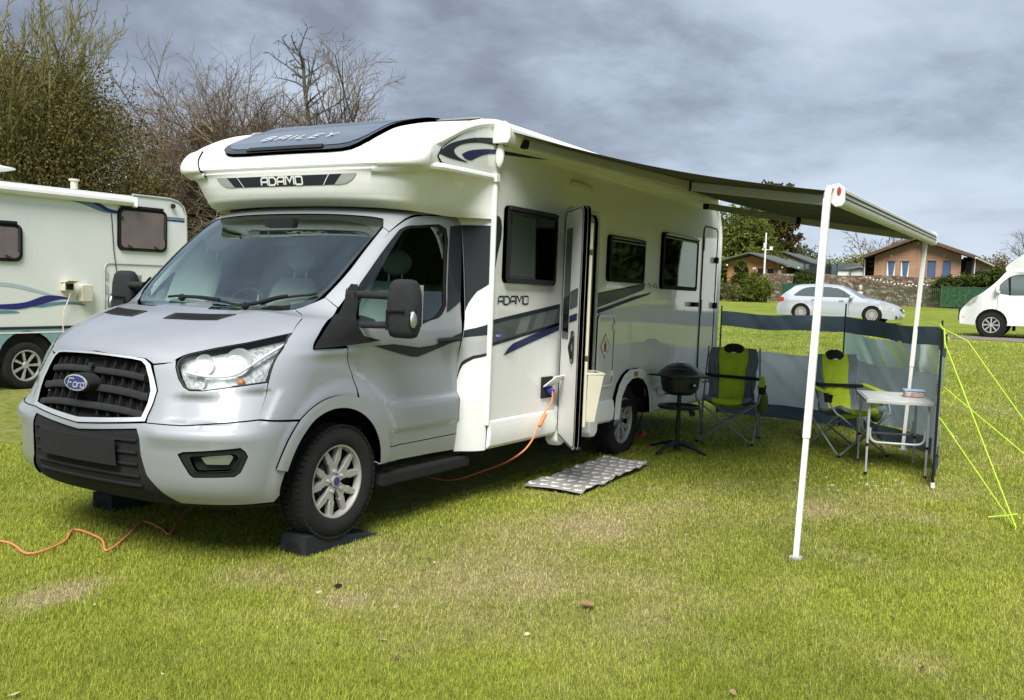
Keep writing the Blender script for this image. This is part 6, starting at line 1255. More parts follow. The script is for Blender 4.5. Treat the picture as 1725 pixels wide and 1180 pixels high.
lowp = [(-1.6, .50), (-1.6, .80), (7.0, .80), (7.0, .52), (5.0, .52)]+arc(4.37, .36, .42, 20, 160, 10)+[(3.80, .50)]
panel('lower_skirt', lowp, osurf(YO-.012), teal, ov, [], 0, .02, .4, bstep=.1); panel('skirt_line', [(-1.6, .800), (7.0, .800), (7.0, .835), (-1.6, .835)], osurf(YO-.016), 'greyplastic', ov, [], 0, 0, .5)
panel('skirt_line', [(-1.6, .745), (7.0, .745), (7.0, .765), (-1.6, .765)], osurf(YO-.016), 'warm', ov, [], 0, 0, .5)
mb = MB(); mb.tube([op(4.37+.37*cos(a), .36+.37*sin(a), YO+.2) for a in [radians(k) for k in range(0, 181, 15)]], .18, 8); mb.build('wheel_well', 'liner', ov)
mb = MB(); mb.box(op(2.7, .42, YO+1.0), (8.2, 1.6, .2)); mb.build('underside', 'liner', ov)
w_ = small_wheel(4.37-3.0, .10-1.05, .312, .312, .20, -1, ov, 'alloy', 7, .66)
# awning cassette, windows, fittings
mb = MB(); mb.tube([op(-1.6, 2.625, YO-.05), op(5.98, 2.625, YO-.05)], .066, 10); oc = mb.build('awning_case', 'warm', ov); mb = MB(); mb.box(op(6.0, 2.62, YO-.06), (.06, .15, .15)); mb.build('case_end_cap', 'warm', oc, bevel=.03)
mb = MB(); mb.tube([op(6.02, 2.735), op(6.70, 2.735), op(6.85, 2.705), op(6.96, 2.62), op(7.0, 2.5), op(7.01, 2.2), op(7.01, .6)], .018, 6); mb.build('edge_trim', 'alu', ov)
bz = pbr('bronze_pane', (.15, .11, .10), .22, 0, .7, .12, 5)
for (x0, x1, z0, z1) in ((5.76, 6.62, 1.915, 2.54), (3.2, 4.30, 1.69, 2.18)):
    f_ = panel('side_window', rrect(x0, z0, x1, z1, .09), osurf(YO-.03), 'plastic', ov, [], 0, .03, .4, bstep=.06); panel('window_pane', rrect(x0+.045, z0+.045, x1-.045, z1-.045, .07), osurf(YO-.036), bz, f_, [], 0, 0, .4, bstep=.06)
    mb = MB(); mb.box(op((x0+x1)/2-.02, z1+.015, YO-.035), (x1-x0-.12, .03, .04)); mb.build('window_hinge', 'plastic', f_, bevel=.006); mb = MB(); mb.box(op(x1-.055, (z0+z1)/2+.05, YO-.045), (.02, .015, .34)); mb.box(op(x0+.2, z0+.06, YO-.045), (.09, .015, .02), Euler((0, .4, 0))); mb.box(op(x1-.2, z0+.06, YO-.045), (.09, .015, .02), Euler((0, .4, 0))); mb.box(op(x0+.06, z1-.16, YO-.045), (.03, .015, .05)); mb.build('window_stay', 'gloss', f_)
ox = lambda l, m, n='wave_stripe', y=YO-.004, k=4: panel(n, sm2(l, k), osurf(y), m, ov, [], 0, 0, .5)
oblue = pbr('old_blue_vinyl', (.018, .02, .16), .3); oteal = pbr('old_teal_vinyl', (.10, .24, .32), .3); opale = pbr('old_pale_vinyl', (.42, .52, .56), .35)
ox([(4.75, 2.60), (5.1, 2.598), (5.35, 2.55), (5.55, 2.48), (5.72, 2.455), (5.72, 2.435), (5.5, 2.45), (5.25, 2.515), (5.0, 2.565)], oteal); ox([(5.1, 2.62), (5.3, 2.615), (5.5, 2.55), (5.62, 2.50), (5.75, 2.48), (5.75, 2.45), (5.6, 2.46), (5.42, 2.53), (5.25, 2.585)], oblue, y=YO-.007)
for (z0, z1, m_) in ((2.40, 2.425, oblue), (2.435, 2.465, oteal)): panel('wave_stripe', [(6.62, z0), (6.97, z0), (6.97, z1), (6.62, z1)], osurf(YO-.004), m_, ov, [], 0, 0, .5)
ox([(2.0, 1.14), (3.5, 1.13), (4.0, 1.13), (4.35, 1.16), (4.62, 1.245), (4.85, 1.245), (5.0, 1.205), (4.88, 1.20), (4.72, 1.17), (4.45, 1.10), (4.2, 1.065), (3.8, 1.075), (2.0, 1.09)], oblue, y=YO-.007)
ox([(4.35, 1.10), (4.7, 1.15), (4.95, 1.17), (5.15, 1.15), (5.25, 1.11), (5.1, 1.125), (4.9, 1.13), (4.6, 1.09)], oteal); ox([(2.0, 1.06), (3.9, 1.055), (4.25, 1.03), (4.0, 1.01), (2.0, 1.0)], oteal)
ox([(2.5, 1.40), (3.8, 1.42), (4.2, 1.40), (4.55, 1.32), (4.8, 1.24), (4.55, 1.28), (4.2, 1.35), (3.8, 1.375), (2.5, 1.36)], opale)
mb = MB(); mb.box(op(4.93, 1.38, YO-.05), (.15, .10, .13)); bx2 = mb.build('hookup_box', 'cream', ov, bevel=.01); mb = MB(); mb.box(op(4.94, 1.44, YO-.10), (.17, .16, .015), Euler((-.3, 0, 0))); mb.build('box_flap', 'cream', bx2); mb = MB(); mb.box(op(4.93, 1.375, YO-.105), (.11, .01, .08)); mb.build('box_socket', 'liner', bx2)
mb = MB(); mb.box(op(5.20, 1.29, YO-.06), (.17, .12, .24)); mb.build('meter_box', 'cream', ov, bevel=.012); mb = MB(); mb.tube(catmull_pts([op(4.96, 1.34, YO-.09), op(4.93, 1.2, YO-.08), op(4.86, 1.0, YO-.07), op(4.86, .6, YO-.07), op(4.8, .03, YO-.2)], 4), .008, 6); mb.build('hookup_lead', 'cream', ov)
mb = MB(); mb.tube([op(x, z, YO-.006) for x, z in rrect(5.55, .95, 6.9, 1.72, .08)], .010, 6, closed=True); mb.build('locker_outline', 'alu', ov); mb = MB()
for z in (1.55, 1.35, 1.12): mb.box(op(5.58, z, YO-.012), (.03, .015, .12)); mb.build('locker_hinge', 'alu', ov); mb = MB()
mb = MB(); mb.tube([op(5.66, 2.43, YO-.01), op(5.70, 1.9, YO-.01), op(5.78, 1.40, YO-.012)], .006, 5); mb.build('aerial_cable', 'plastic', ov)
mb = MB(); mb.lathe([(0, -.03), (.035, -.03), (.04, 0), (.02, .02), (0, .02)], 16, 'y', op(6.72, 2.63, YO-.03)); mb.build('side_lamp', 'greyplastic', ov)
mb = MB(); mb.lathe([(0, .20), (.03, .20), (.08, .165), (.24, .14), (.25, .125), (.16, .10), (.06, .08), (.05, .0), (.07, -.02)], 28, 'z', op(4.25, 2.80, YO+.5)); mb.tube([op(4.25, 3.0, YO+.5), op(4.25, 3.08, YO+.5)], .01); mb.build('roof_aerial', 'warm', ov)
mb = MB(); mb.lathe([(0, .14), (.075, .14), (.075, .12), (.05, .11), (.05, 0)], 16, 'z', op(5.35, 2.76, YO+.4)); mb.build('roof_vent', 'cream', ov)
mb = MB(); mb.box(op(2.0, 2.79, YO+1.0), (1.0, .8, .1)); mb.build('roof_light', 'greyplastic', ov, bevel=.03)
# ---------------- buildings beyond the fence ----------------
def boards(name, x, y0, y1, zlo, ztop, m, parent, pitch=.15, holes=()):
    """lapped horizontal cladding on a plane facing -x, top edge follows ztop(y); cut round the windows"""
    mb = MB(); z = zlo
    while True:
        if z > max(ztop(y) for y in np.linspace(y0, y1, 21)): break
        cuts = [y0, y1]
        for (a, b, c, d) in holes:
            if c < z+pitch*.5 < d: cuts += [a, b]
        cuts = sorted(cuts); segs = [(cuts[i], cuts[i+1]) for i in range(0, len(cuts)-1)]; segs = [s_ for s_ in segs if not any(a <= (s_[0]+s_[1])/2 <= b and c < z+pitch*.5 < d for a, b, c, d in holes)]
        for (a, b) in segs:
            ys_ = np.linspace(a, b, max(2, int((b-a)/.35)+1))
            for i in range(len(ys_)-1):
                p, q = ys_[i], ys_[i+1]; tp, tq = min(z+pitch, ztop(p)), min(z+pitch, ztop(q))
                if tp <= z and tq <= z: continue
                tp = max(tp, z); tq = max(tq, z); mb.add([(x-.025, p, z), (x-.025, q, z), (x-.004, q, tq), (x-.004, p, tp)], [(0, 1, 2, 3)])
            mb.add([(x-.025, a, z), (x-.025, b, z), (x-.004, b, z-.0), (x-.004, a, z)], [(0, 1, 2, 3)])
        z += pitch
    o = mb.build(name, m, parent, sm=0); o['kind'] = 'stuff'; return o
woodb = pbr('brown_cladding', (.40, .24, .155), .75, var=.12, vs=1.5); woodd = pbr('dark_timber', (.12, .075, .055), .8, var=.15); woodo = pbr('orange_timber', (.36, .185, .085), .75, var=.16, vs=1.5)
rooft = pbr('brown_roof_tiles', (.13, .105, .075), .85, var=.2, vs=4); roofg = pbr('grey_green_roof', (.10, .12, .115), .8, var=.15, vs=3); blueb = pbr('blue_blind', (.055, .11, .22), .35, 0, .4, .08)
lo_ = empty('timber_lodge', (66, 4.6, 1.3), label='brown timber holiday lodge with a low gable and four blue-blinded windows on the terrace', cat='lodge')
def lx(mb): mb.v = [(x-66, y-4.6, z-1.3) for x, y, z in mb.v]; return mb
zt = lambda y: 5.50-abs(y-4.6)*(.40 if y > 4.6 else .355)
wins = [(5.93, 6.52, 3.0, 4.08), (5.05, 5.62, 3.0, 4.10), (3.40, 3.98, 2.95, 4.16), (2.46, 3.03, 2.95, 4.19)]
bd_ = boards('cladding', 66, 1.95, 7.25, 1.3, zt, woodb, lo_, .15, wins); bd_.location = (-66, -4.6, -1.3)
mb = MB(); mb.add([(66.05, 1.95, 1.3), (66.05, 7.25, 1.3), (66.05, 7.25, zt(7.25)), (66.05, 4.6, 5.5), (66.05, 1.95, zt(1.95))], [(0, 1, 2, 3, 4)]); mb.box((74, 1.2, 2.9), (16, .1, 3.1)); mb.box((67.6, 1.5, 2.9), (.1, .9, 3.1)); mb.box((67.6, 7.6, 2.9), (.1, .9, 3.1)); mb.box((74, 8.0, 2.9), (16, .1, 3.0)); mb.box((66.8, 1.95, 2.8), (1.6, .08, 3.0)); mb.box((66.8, 7.25, 2.8), (1.6, .08, 3.0)); lx(mb).build('lodge_wall', woodd, lo_)
for y in (1.95, 7.25, 4.52): mb = MB(); mb.box((65.965, y, (1.3+zt(y))/2), (.05, .10, zt(y)-1.3)); lx(mb).build('corner_board', woodb, lo_)
for i, (a, b, c, d) in enumerate(wins):
    mb = MB(); 
    for (p, q) in (((a+b)/2, c), ((a+b)/2, d)): mb.box((65.96, p, q), (.06, b-a+.1, .06))
    for p in (a, b): mb.box((65.96, p, (c+d)/2), (.06, .05, d-c))
    f_ = lx(mb).build('window_frame', woodb, lo_); mb = MB(); mb.box((66.02, (a+b)/2, (c+d)/2), (.01, b-a, d-c)); lx(mb).build('window_pane', blueb, f_)
    if i < 2:
        for s, yy in ((1, b), (-1, a)): mb = MB(); mb.add([(65.995, yy, c), (65.995, yy-s*.16, c), (65.995, yy-s*.05, d), (65.995, yy, d)], [(0, 1, 2, 3)]); lx(mb).build('window_curtain', 'warm', f_)
mb = MB(); mb.box((67.53, 1.48, 3.65), (.04, .42, 1.0)); w5 = lx(mb).build('window_pane', pbr('pale_blue_pane', (.20, .30, .36), .3), lo_); mb = MB(); mb.box((67.50, 1.48, 4.18), (.05, .5, .06)); mb.box((67.5, 1.24, 3.65), (.05, .06, 1.1)); mb.box((67.5, 1.72, 3.65), (.05, .06, 1.1)); mb.box((67.5, 1.48, 3.98), (.05, .5, .05)); lx(mb).build('window_frame', woodb, w5)
for (z) in (3.3, 3.75, 4.05): mb = MB(); mb.box((67.5, 7.6, z), (.06, .7, .10)); lx(mb).build('porch_rail', woodb, lo_)
mb = MB(); ov_ = .75
for (ya, za, yb, zb) in ((8.05, 4.24, 4.6, 5.62), (1.05, 4.36, 4.6, 5.62)):
    mb.add([(65.3, ya, za), (82.5, ya, za), (82.5, yb, zb), (65.3, yb, zb), (65.3, ya, za+.16), (82.5, ya, za+.16), (82.5, yb, zb+.16), (65.3, yb, zb+.16)], [(0, 1, 2, 3), (4, 7, 6, 5), (0, 4, 5, 1), (0, 3, 7, 4), (1, 5, 6, 2)])
rf = lx(mb).build('lodge_roof', rooft, lo_)
for (ya, za, yb, zb) in ((8.07, 4.22, 4.6, 5.60), (1.03, 4.34, 4.6, 5.60)):
    mb = MB(); mb.add([(65.27, ya, za-.06), (65.27, yb, zb-.06), (65.27, yb, zb+.10), (65.27, ya, za+.10), (65.31, ya, za-.06), (65.31, yb, zb-.06), (65.31, yb, zb+.10), (65.31, ya, za+.10)], [(0, 1, 2, 3), (7, 6, 5, 4), (0, 4, 5, 1), (3, 2, 6, 7)]); lx(mb).build('barge_board', woodd, rf)
mb = MB(); mb.tube([(65.3, 1.0, 4.33), (82, 1.0, 4.33)], .06, 6); mb.tube([(66.2, 1.1, 4.3), (66.2, 1.12, 1.4)], .04, 6); mb.tube([(65.6, 8.05, 4.2), (66.0, 7.95, 4.1), (66.0, 7.95, 1.4)], .04, 6); lx(mb).build('gutter', 'warm', rf)
for y, z in ((4.6, 5.28), (6.25, 4.40), (2.95, 4.45)): mb = MB(); mb.sphere((65.93, y, z), .06, 10, 6); lx(mb).build('wall_lamp', 'warm', lo_)
# small orange cabin
hu = empty('timber_cabin', (66, 15.5, 1.3), label='small orange timber cabin with two dark windows behind the shrubs', cat='cabin')
def hx_(mb): mb.v = [(x-66, y-15.5, z-1.3) for x, y, z in mb.v]; return mb
zt2 = lambda y: 4.42-abs(y-15.86)*(.26 if y > 15.86 else .30)
hw2 = [(14.90, 15.37, 2.82, 3.42), (14.17, 14.67, 2.82, 3.42)]
b_ = boards('cladding', 66, 13.34, 17.64, 1.3, lambda y: zt2(y)-.12, woodo, hu, .13, hw2); b_.location = (-66, -15.5, -1.3)
mb = MB(); mb.add([(66.05, 13.34, 1.3), (66.05, 17.64, 1.3), (66.05, 17.64, zt2(17.64)-.1), (66.05, 15.86, 4.3), (66.05, 13.34, zt2(13.34)-.1)], [(0, 1, 2, 3, 4)]); mb.box((69, 13.3, 2.4), (6, .1, 2.3)); mb.box((67.5, 12.2, 2.5), (.1, 2.2, 1.6)); hx_(mb).build('cabin_wall', woodd, hu)
for (a, b, c, d) in hw2:
    mb = MB(); mb.box((66.02, (a+b)/2, (c+d)/2), (.01, b-a, d-c)); f_ = hx_(mb).build('window_pane', 'gloss', hu); mb = MB()
    for q in (c-.03, d+.03): mb.box((65.95, (a+b)/2, q), (.05, b-a+.16, .07))
    for p in (a-.03, b+.03): mb.box((65.95, p, (c+d)/2), (.05, .07, d-c+.1))
    hx_(mb).build('window_frame', pbr('light_timber', (.48, .27, .14), .7), f_)
for y, z, w, h_ in ((13.75, 3.1, .28, .36), (17.0, 3.05, .16, .28), (15.62, 3.38, .26, .16)): mb = MB(); mb.box((65.95, y, z), (.03, w, h_)); hx_(mb).build('notice_board', 'warm', hu)
mb = MB(); mb.box((65.95, 15.5, 2.72), (.06, 4.3, .08)); hx_(mb).build('sill_board', woodo, hu)
mb = MB()
for (ya, za, yb, zb) in ((18.25, 3.80, 15.86, 4.45), (12.2, 3.32, 15.86, 4.45)): mb.add([(65.2, ya, za), (72, ya, za), (72, yb, zb), (65.2, yb, zb), (65.2, ya, za+.10), (72, ya, za+.10), (72, yb, zb+.10), (65.2, yb, zb+.10)], [(0, 1, 2, 3), (4, 7, 6, 5), (0, 4, 5, 1), (0, 3, 7, 4), (1, 5, 6, 2)])
hx_(mb).build('cabin_roof', roofg, hu)
for y in (17.5, 13.45, 12.3): mb = MB(); mb.sphere((65.4, y, 3.45+.02*(y-12)), .07, 8, 6); hx_(mb).build('eaves_lamp', 'warm', hu)
# grey-roofed building further back, white sheds
def shed(name, lab, x, y0, y1, z0, z1, zr, mw, mr, dpt=6, cat='building'):
    e_ = empty(name, (x, (y0+y1)/2, z0), label=lab, cat=cat); ym = (y0+y1)/2
    mb = MB(); mb.box((dpt/2, 0, (z1-z0)/2), (dpt, y1-y0, z1-z0)); mb.add([(0, -(y1-y0)/2, z1-z0), (0, (y1-y0)/2, z1-z0), (0, 0, zr-z0)], [(0, 1, 2)]); mb.build('wall', mw, e_)
    hw_ = (y1-y0)/2+.3; mb = MB()
    for s in (-1, 1): mb.add([(-.3, s*hw_, z1-z0-.1), (dpt+.3, s*hw_, z1-z0-.1), (dpt+.3, 0, zr-z0+.06), (-.3, 0, zr-z0+.06), (-.3, s*hw_, z1-z0), (dpt+.3, s*hw_, z1-z0), (dpt+.3, 0, zr-z0+.16), (-.3, 0, zr-z0+.16)], [(0, 1, 2, 3), (4, 7, 6, 5), (0, 4, 5, 1), (0, 3, 7, 4)])
    mb.build('roof', mr, e_); return e_
g_ = shed('site_building', 'pale rendered building with a dark grey pitched roof behind the cabin', 76, 13.6, 18.9, 1.4, 4.05, 4.95, pbr('pale_render', (.36, .34, .30), .9), roofg)
mb = MB(); mb.box((-.03, .9, 2.4), (.04, .10, .5)); mb.build('window', 'liner', g_)
mb = MB(); mb.box((-.1, -3.3, 2.0), (3, 3.0, .08), Euler((.12, 0, 0))); mb.build('lean_to_roof', woodd, g_)
shed('white_shed', 'low white shed with a grey ribbed roof left of the lodge', 72, 8.7, 10.0, 1.3, 3.68, 3.70, 'warm', pbr('grey_metal_roof', (.20, .22, .24), .6), 4, 'shed')
s3 = empty('white_cabin', (73.5, 10.6, 1.3), label='small white cabin with a dark mono-pitch roof left of the white shed', cat='cabin'); mb = MB(); mb.box((1, 0, 1.15), (2.5, 1.5, 2.3)); mb.build('wall', 'warm', s3); mb = MB(); mb.add([(-.4, -.9, 2.3), (2.4, -.9, 2.3), (2.4, .9, 2.3), (-.4, .9, 2.3), (-.4, -.55, 2.85), (2.4, -.55, 2.85), (2.4, .45, 2.85), (-.4, .45, 2.85)], [(4, 5, 6, 7), (0, 1, 5, 4), (2, 3, 7, 6), (0, 4, 7, 3), (1, 2, 6, 5)]); mb.build('roof', roofg, s3)
# trampoline net enclosure
tr_ = empty('trampoline', (68, 11.4, 1.3), label='round trampoline with a dark safety net showing above the stone wall', cat='trampoline')
MT['net'] = glass('dark_net', (.30, .34, .34), 0.0, .5)
mb = MB(); mb.lathe([(1.25, .8), (1.25, 2.55)], 24); mb.build('safety_net', 'net', tr_, sm=60); mb = MB()
for k in range(6): a = 2*pi*k/6+.3; mb.tube([(1.3*cos(a), 1.3*sin(a), 0), (1.3*cos(a), 1.3*sin(a), 2.65)], .03, 6); mb.build('net_pole', 'plastic', tr_); mb = MB()
mb = MB(); mb.lathe([(0, .78), (1.2, .78), (1.35, .80), (1.35, .70)], 24); mb.build('jump_mat', 'plastic', tr_)
# utility pole and service bollard
up_ = empty('utility_pole', (64, 14.33, 1.2), label='white-painted pole with small floodlights standing beside the cabin roof', cat='pole'); mb = MB(); mb.tube([(0, 0, 0), (0, 0, 4.65)], [.075, .055], 8); mb.build('mast', 'warm', up_)
for p, d in (((-.05, .05, 3.75), (.2, .12, .34)), ((-.05, -.42, 3.55), (.16, .2, .26)), ((0, -.2, 3.45), (.05, .5, .05)), ((0, .14, 3.5), (.1, .16, .14))): mb = MB(); mb.box(p, d); mb.build('floodlight', 'warm', up_, bevel=.02)
sb = empty('service_post', (59.5, 6.95, 1.1), label='white electric hook-up post standing in front of the picket fence', cat='hook-up post')
mb = MB(); mb.tube([(0, 0, 0), (0, 0, .5)], .05, 8); mb.build('post', 'greyplastic', sb); mb = MB(); mb.box((0, 0, .58), (.2, .32, .42)); hb = mb.build('post_box', 'warm', sb, bevel=.03); mb = MB(); mb.box((-.105, .03, .64), (.01, .12, .12)); mb.build('meter_window', 'liner', hb); mb = MB(); mb.lathe([(0, .24), (.10, .22), (.11, 0), (.07, -.08)], 12, 'z', (0, -.02, .98)); mb.build('post_lamp', 'cream', sb)
# stone retaining wall
sw = empty('stone_wall', (62, 6.5, 1.1), label='brown rubble stone retaining wall below the lodge, strung with small lights', cat='wall')
mb = MB(); R = np.random.default_rng(3); nyw, nzw = 150, 14; y0, y1 = -.8, 13.9
for j in range(nzw+1):
    for i in range(nyw+1):
        y = y0+(y1-y0)*i/nyw; top = 2.93+.03*sin(y*1.3)+.05*float(vnoise(np.array([y*2.1]), np.array([.3]), 5)[0]); z = .9+(top-.9)*j/nzw; mb.v.append((-.06*R.random()+.05*j/nzw, y-6.5, z-1.1))
mb.f = [(j*(nyw+1)+i, j*(nyw+1)+i+1, (j+1)*(nyw+1)+i+1, (j+1)*(nyw+1)+i) for j in range(nzw) for i in range(nyw)]; b0 = nzw*(nyw+1)
for i in range(nyw+1): v = mb.v[b0+i]; mb.v.append((v[0]+.6, v[1], v[2]+.03))
mb.f += [(b0+i, b0+i+1, b0+nyw+2+i, b0+nyw+1+i) for i in range(nyw)]; mb.mi = [0]*len(mb.f)
m, t, p = newmat('rubble_stone'); co = t.nodes.new('ShaderNodeTexCoord'); vo = t.nodes.new('ShaderNodeTexVoronoi'); vo.inputs['Scale'].default_value = 3.6; mp_ = t.nodes.new('ShaderNodeMapping'); mp_.inputs['Scale'].default_value = (1, 1, 2.2); t.links.new(co.outputs['Object'], mp_.inputs[0]); t.links.new(mp_.outputs[0], vo.inputs['Vector']); vd = t.nodes.new('ShaderNodeTexVoronoi'); vd.feature = 'DISTANCE_TO_EDGE'; vd.inputs['Scale'].default_value = 3.6; t.links.new(mp_.outputs[0], vd.inputs['Vector'])
sp_ = t.nodes.new('ShaderNodeSeparateColor'); t.links.new(vo.outputs['Color'], sp_.inputs[0]); cr_ = ramp(t, sp_.outputs[0], [(0, (.10, .065, .045)), (.4, (.17, .12, .085)), (.75, (.24, .19, .14)), (1, (.33, .28, .22))]); ed_ = ramp(t, vd.outputs['Distance'], [(.0, (.35,)*3), (.09, (1,)*3)]); mm = t.nodes.new('ShaderNodeMix'); mm.data_type = 'RGBA'; mm.blend_type = 'MULTIPLY'; mm.inputs[0].default_value = 1; t.links.new(cr_.outputs[0], mm.inputs[6]); t.links.new(ed_.outputs[0], mm.inputs[7]); t.links.new(mm.outputs[2], p.inputs['Base Color']); p.inputs['Roughness'].default_value = .95
mb.build('stone_face', m, sw, sm=0)
sl_ = empty('string_lights', (61.8, 4, 1.1), label='string of small white globe lights draped along the stone wall', cat='string lights'); pts = []
for i in range(27):
    u = i/26; y = 7.0-5.6*u; z = 2.86-.42*sin(pi*min(1, u*1.02))**1.0+.05*sin(i*2.1)
    pts.append((-.05, y-4, z-1.1))
mb = MB(); mb.tube(catmull_pts(pts, 3), .008, 4); mb.build('light_cord', 'liner', sl_)
b0_ = None
for i, p_ in enumerate(pts[::1]):
    mb = MB()
    if b0_ is None: mb.sphere((0, 0, 0), .055, 8, 6); b0_ = mb.build('globe_bulb', 'warm', sl_); o_ = b0_
    else: o_ = b0_.copy(); COL.objects.link(o_)
    o_.location = (p_[0]-.03, p_[1], p_[2]-.03)
# picket fence
MT['fgreen'] = pbr('green_fence_paint', (.055, .095, .055), .6, var=.2)
pf_ = empty('picket_fence', (60, 8.5, 1.1), label='long green metal picket fence running in front of the stone wall', cat='fence')
mb = MB()
for z in (.22, 1.02): mb.box((0, 0, z), (.03, 15.6, .04))
mb.build('fence_rail', 'fgreen', pf_); p0_ = None
for i in range(140):
    if p0_ is None: mb = MB(); mb.tube([(0, 0, 0), (0, 0, 1.15)], .017, 5); p0_ = mb.build('picket', 'fgreen', pf_); o_ = p0_
    else: o_ = p0_.copy(); COL.objects.link(o_)
    o_.location = (-.02, -7.75+15.5*i/139, 0)
for i in range(7): mb = MB(); mb.box((0, -7.8+2.6*i, .62), (.06, .06, 1.25)); mb.build('fence_post', 'fgreen', pf_)
MT['mesh'] = glass('green_mesh', (.28, .42, .30), 0, .6)
gp = empty('mesh_fence_panel', (59.9, .2, 1.1), label='dark green mesh fence panel in front of the hedge right of the pickets', cat='fence'); mb = MB(); mb.box((0, 0, .62), (.01, 4.2, 1.2)); mb.build('mesh', pbr('green_mesh_cloth', (.025, .075, .035), .8, var=.6, vs=6), gp); mb = MB(); mb.box((0, 2.1, .65), (.07, .07, 1.35)); mb.build('post', 'fgreen', gp); mb = MB(); mb.box((0, 0, 1.24), (.04, 4.2, .04)); mb.build('rail', 'fgreen', gp)
gp2 = empty('mesh_fence_panel', (59.9, 11.0, 1.1), label='dark green mesh fence panel directly behind the silver hatchback', cat='fence'); mb = MB(); mb.box((0, 0, .60), (.01, 1.9, 1.15)); mb.build('mesh', pbr('green_mesh_cloth_b', (.02, .075, .045), .8, var=.3, vs=9), gp2); mb = MB(); mb.box((0, .95, .65), (.07, .07, 1.3)); mb.build('post', 'fgreen', gp2)
gpo = MB(); gpo.box((0, 0, .65), (.09, .09, 1.3)); tag(gpo.build('green_post', pbr('bright_green', (.03, .20, .05), .5), None, loc=(59.6, 13.45, 1.1)), 'bright green gate post beside the round shrub', 'post')
# ---------------- vegetation ----------------
MT['leafm'] = colmat('foliage', .8, .2, .15); MT['bark'] = colmat('bark', .9, 0, .1)
def quads_cloud(P, size, cols, rng, asp=1.6, up=0.0):
    n = len(P); a = rng.normal(size=(n, 3)); a[:, 2] += up; a /= np.linalg.norm(a, axis=1, keepdims=True); b = np.cross(a, rng.normal(size=(n, 3))); b /= np.linalg.norm(b, axis=1, keepdims=True)+1e-9
    s = size*(.6+.8*rng.random(n))[:, None]; a = a*s*asp/2; b = b*s/2
    V = np.stack([P-a, P-b*.9+a*.1, P+a, P+b*.9+a*.1], 1).reshape(-1, 3); return V, np.arange(n*4), np.full(n, 4), np.repeat(cols, 4, 0)
def foliage(name, blobs, n, size, colA, colB, seed, parent, hollow=.55, up=0.0, clump=0.28, flat=0, loc=(0, 0, 0)):
    rng = np.random.default_rng(seed); w = np.array([b[3]*b[4]*b[5] for b in blobs])**.7; w /= w.sum(); ns = (w*n).astype(int); PP = []; CC = []
    for b, k in zip(blobs, ns):
        kc = max(6, k//38); d = rng.normal(size=(kc, 3)); d /= np.linalg.norm(d, axis=1, keepdims=True); r = (hollow+(1.04-hollow)*rng.random(kc)**.6)[:, None]; cen = d*r*np.array(b[3:6]); tone = rng.random(kc)
        i = rng.integers(0, kc, k); q = cen[i]+rng.normal(size=(k, 3))*clump*np.array([1, 1, 1-flat])*min(b[3:6])*.62
        PP.append(q+np.array(b[:3])); t_ = np.clip(tone[i]*.8+.35*rng.random(k)-.05, 0, 1)[:, None]; CC.append(np.array(colA)*(1-t_)+np.array(colB)*t_)
    P = np.concatenate(PP); Cc = np.concatenate(CC); V, f, s, c = quads_cloud(P, size, Cc, rng, up=up); return fast_mesh(name, V, f, s, c, MT['leafm'], parent)
def tubes(name, segs, cols, parent, n=5):
    """segs: array (k,8): p0 p1 r0 r1"""
    S = np.array(segs); k = len(S); p0, p1, r0, r1 = S[:, :3], S[:, 3:6], S[:, 6], S[:, 7]; d = p1-p0; d /= np.linalg.norm(d, axis=1, keepdims=True)+1e-9; ref = np.where(np.abs(d[:, 2:3]) < .9, np.array([[0, 0, 1.0]]), np.array([[1.0, 0, 0]])); a = np.cross(d, ref); a /= np.linalg.norm(a, axis=1, keepdims=True); b = np.cross(d, a)
    V = []
    for (p, r) in ((p0, r0), (p1, r1)):
        for j in range(n): t_ = 2*pi*j/n; V.append(p+(a*cos(t_)+b*sin(t_))*r[:, None])
    V = np.stack(V, 1).reshape(-1, 3); base = (np.arange(k)*2*n)[:, None]; q = np.array([[j, (j+1) % n, n+(j+1) % n, n+j] for j in range(n)]).ravel()[None]; return fast_mesh(name, V, (base+q).ravel(), np.full(k*n, 4), np.repeat(np.array(cols), 2*n, 0), MT['bark'], parent)
def grow(rng, p, d, L_, r, lev, maxl, segs, P_):
    n = max(3, int(L_/P_['seg'])); step = L_/n; kids = []
    for i in range(n):
        d = d+rng.normal(size=3)*P_['wob']+np.array([0, 0, P_['up'][min(lev, len(P_['up'])-1)]])*step; d /= np.linalg.norm(d); q = p+d*step; r1 = r*(1-.75*(1/n)) if lev < maxl else r*.8; r1 = max(r1, P_['rmin']); segs[min(lev, 3)].append([*p, *q, r, r1]); p = q; r = r1
        if lev < maxl and (i+1)/n > P_['start'][min(lev, len(P_['start'])-1)]:
            m_ = P_['kids'][min(lev, len(P_['kids'])-1)]; c = int(m_)+(rng.random() < m_-int(m_))
            for _ in range(c):
                ax = np.cross(d, rng.normal(size=3)); ax /= np.linalg.norm(ax)+1e-9; ang_ = P_['ang']*(.7+.6*rng.random()); dd = d*cos(ang_)+ax*sin(ang_); kids.append((p.copy(), dd, L_*P_['lr']*(1-.45*(i/n))*(.7+.6*rng.random()), max(r*.62, P_['rmin'])))
    for k in kids: grow(rng, k[0], k[1], k[2], k[3], lev+1, maxl, segs, P_)
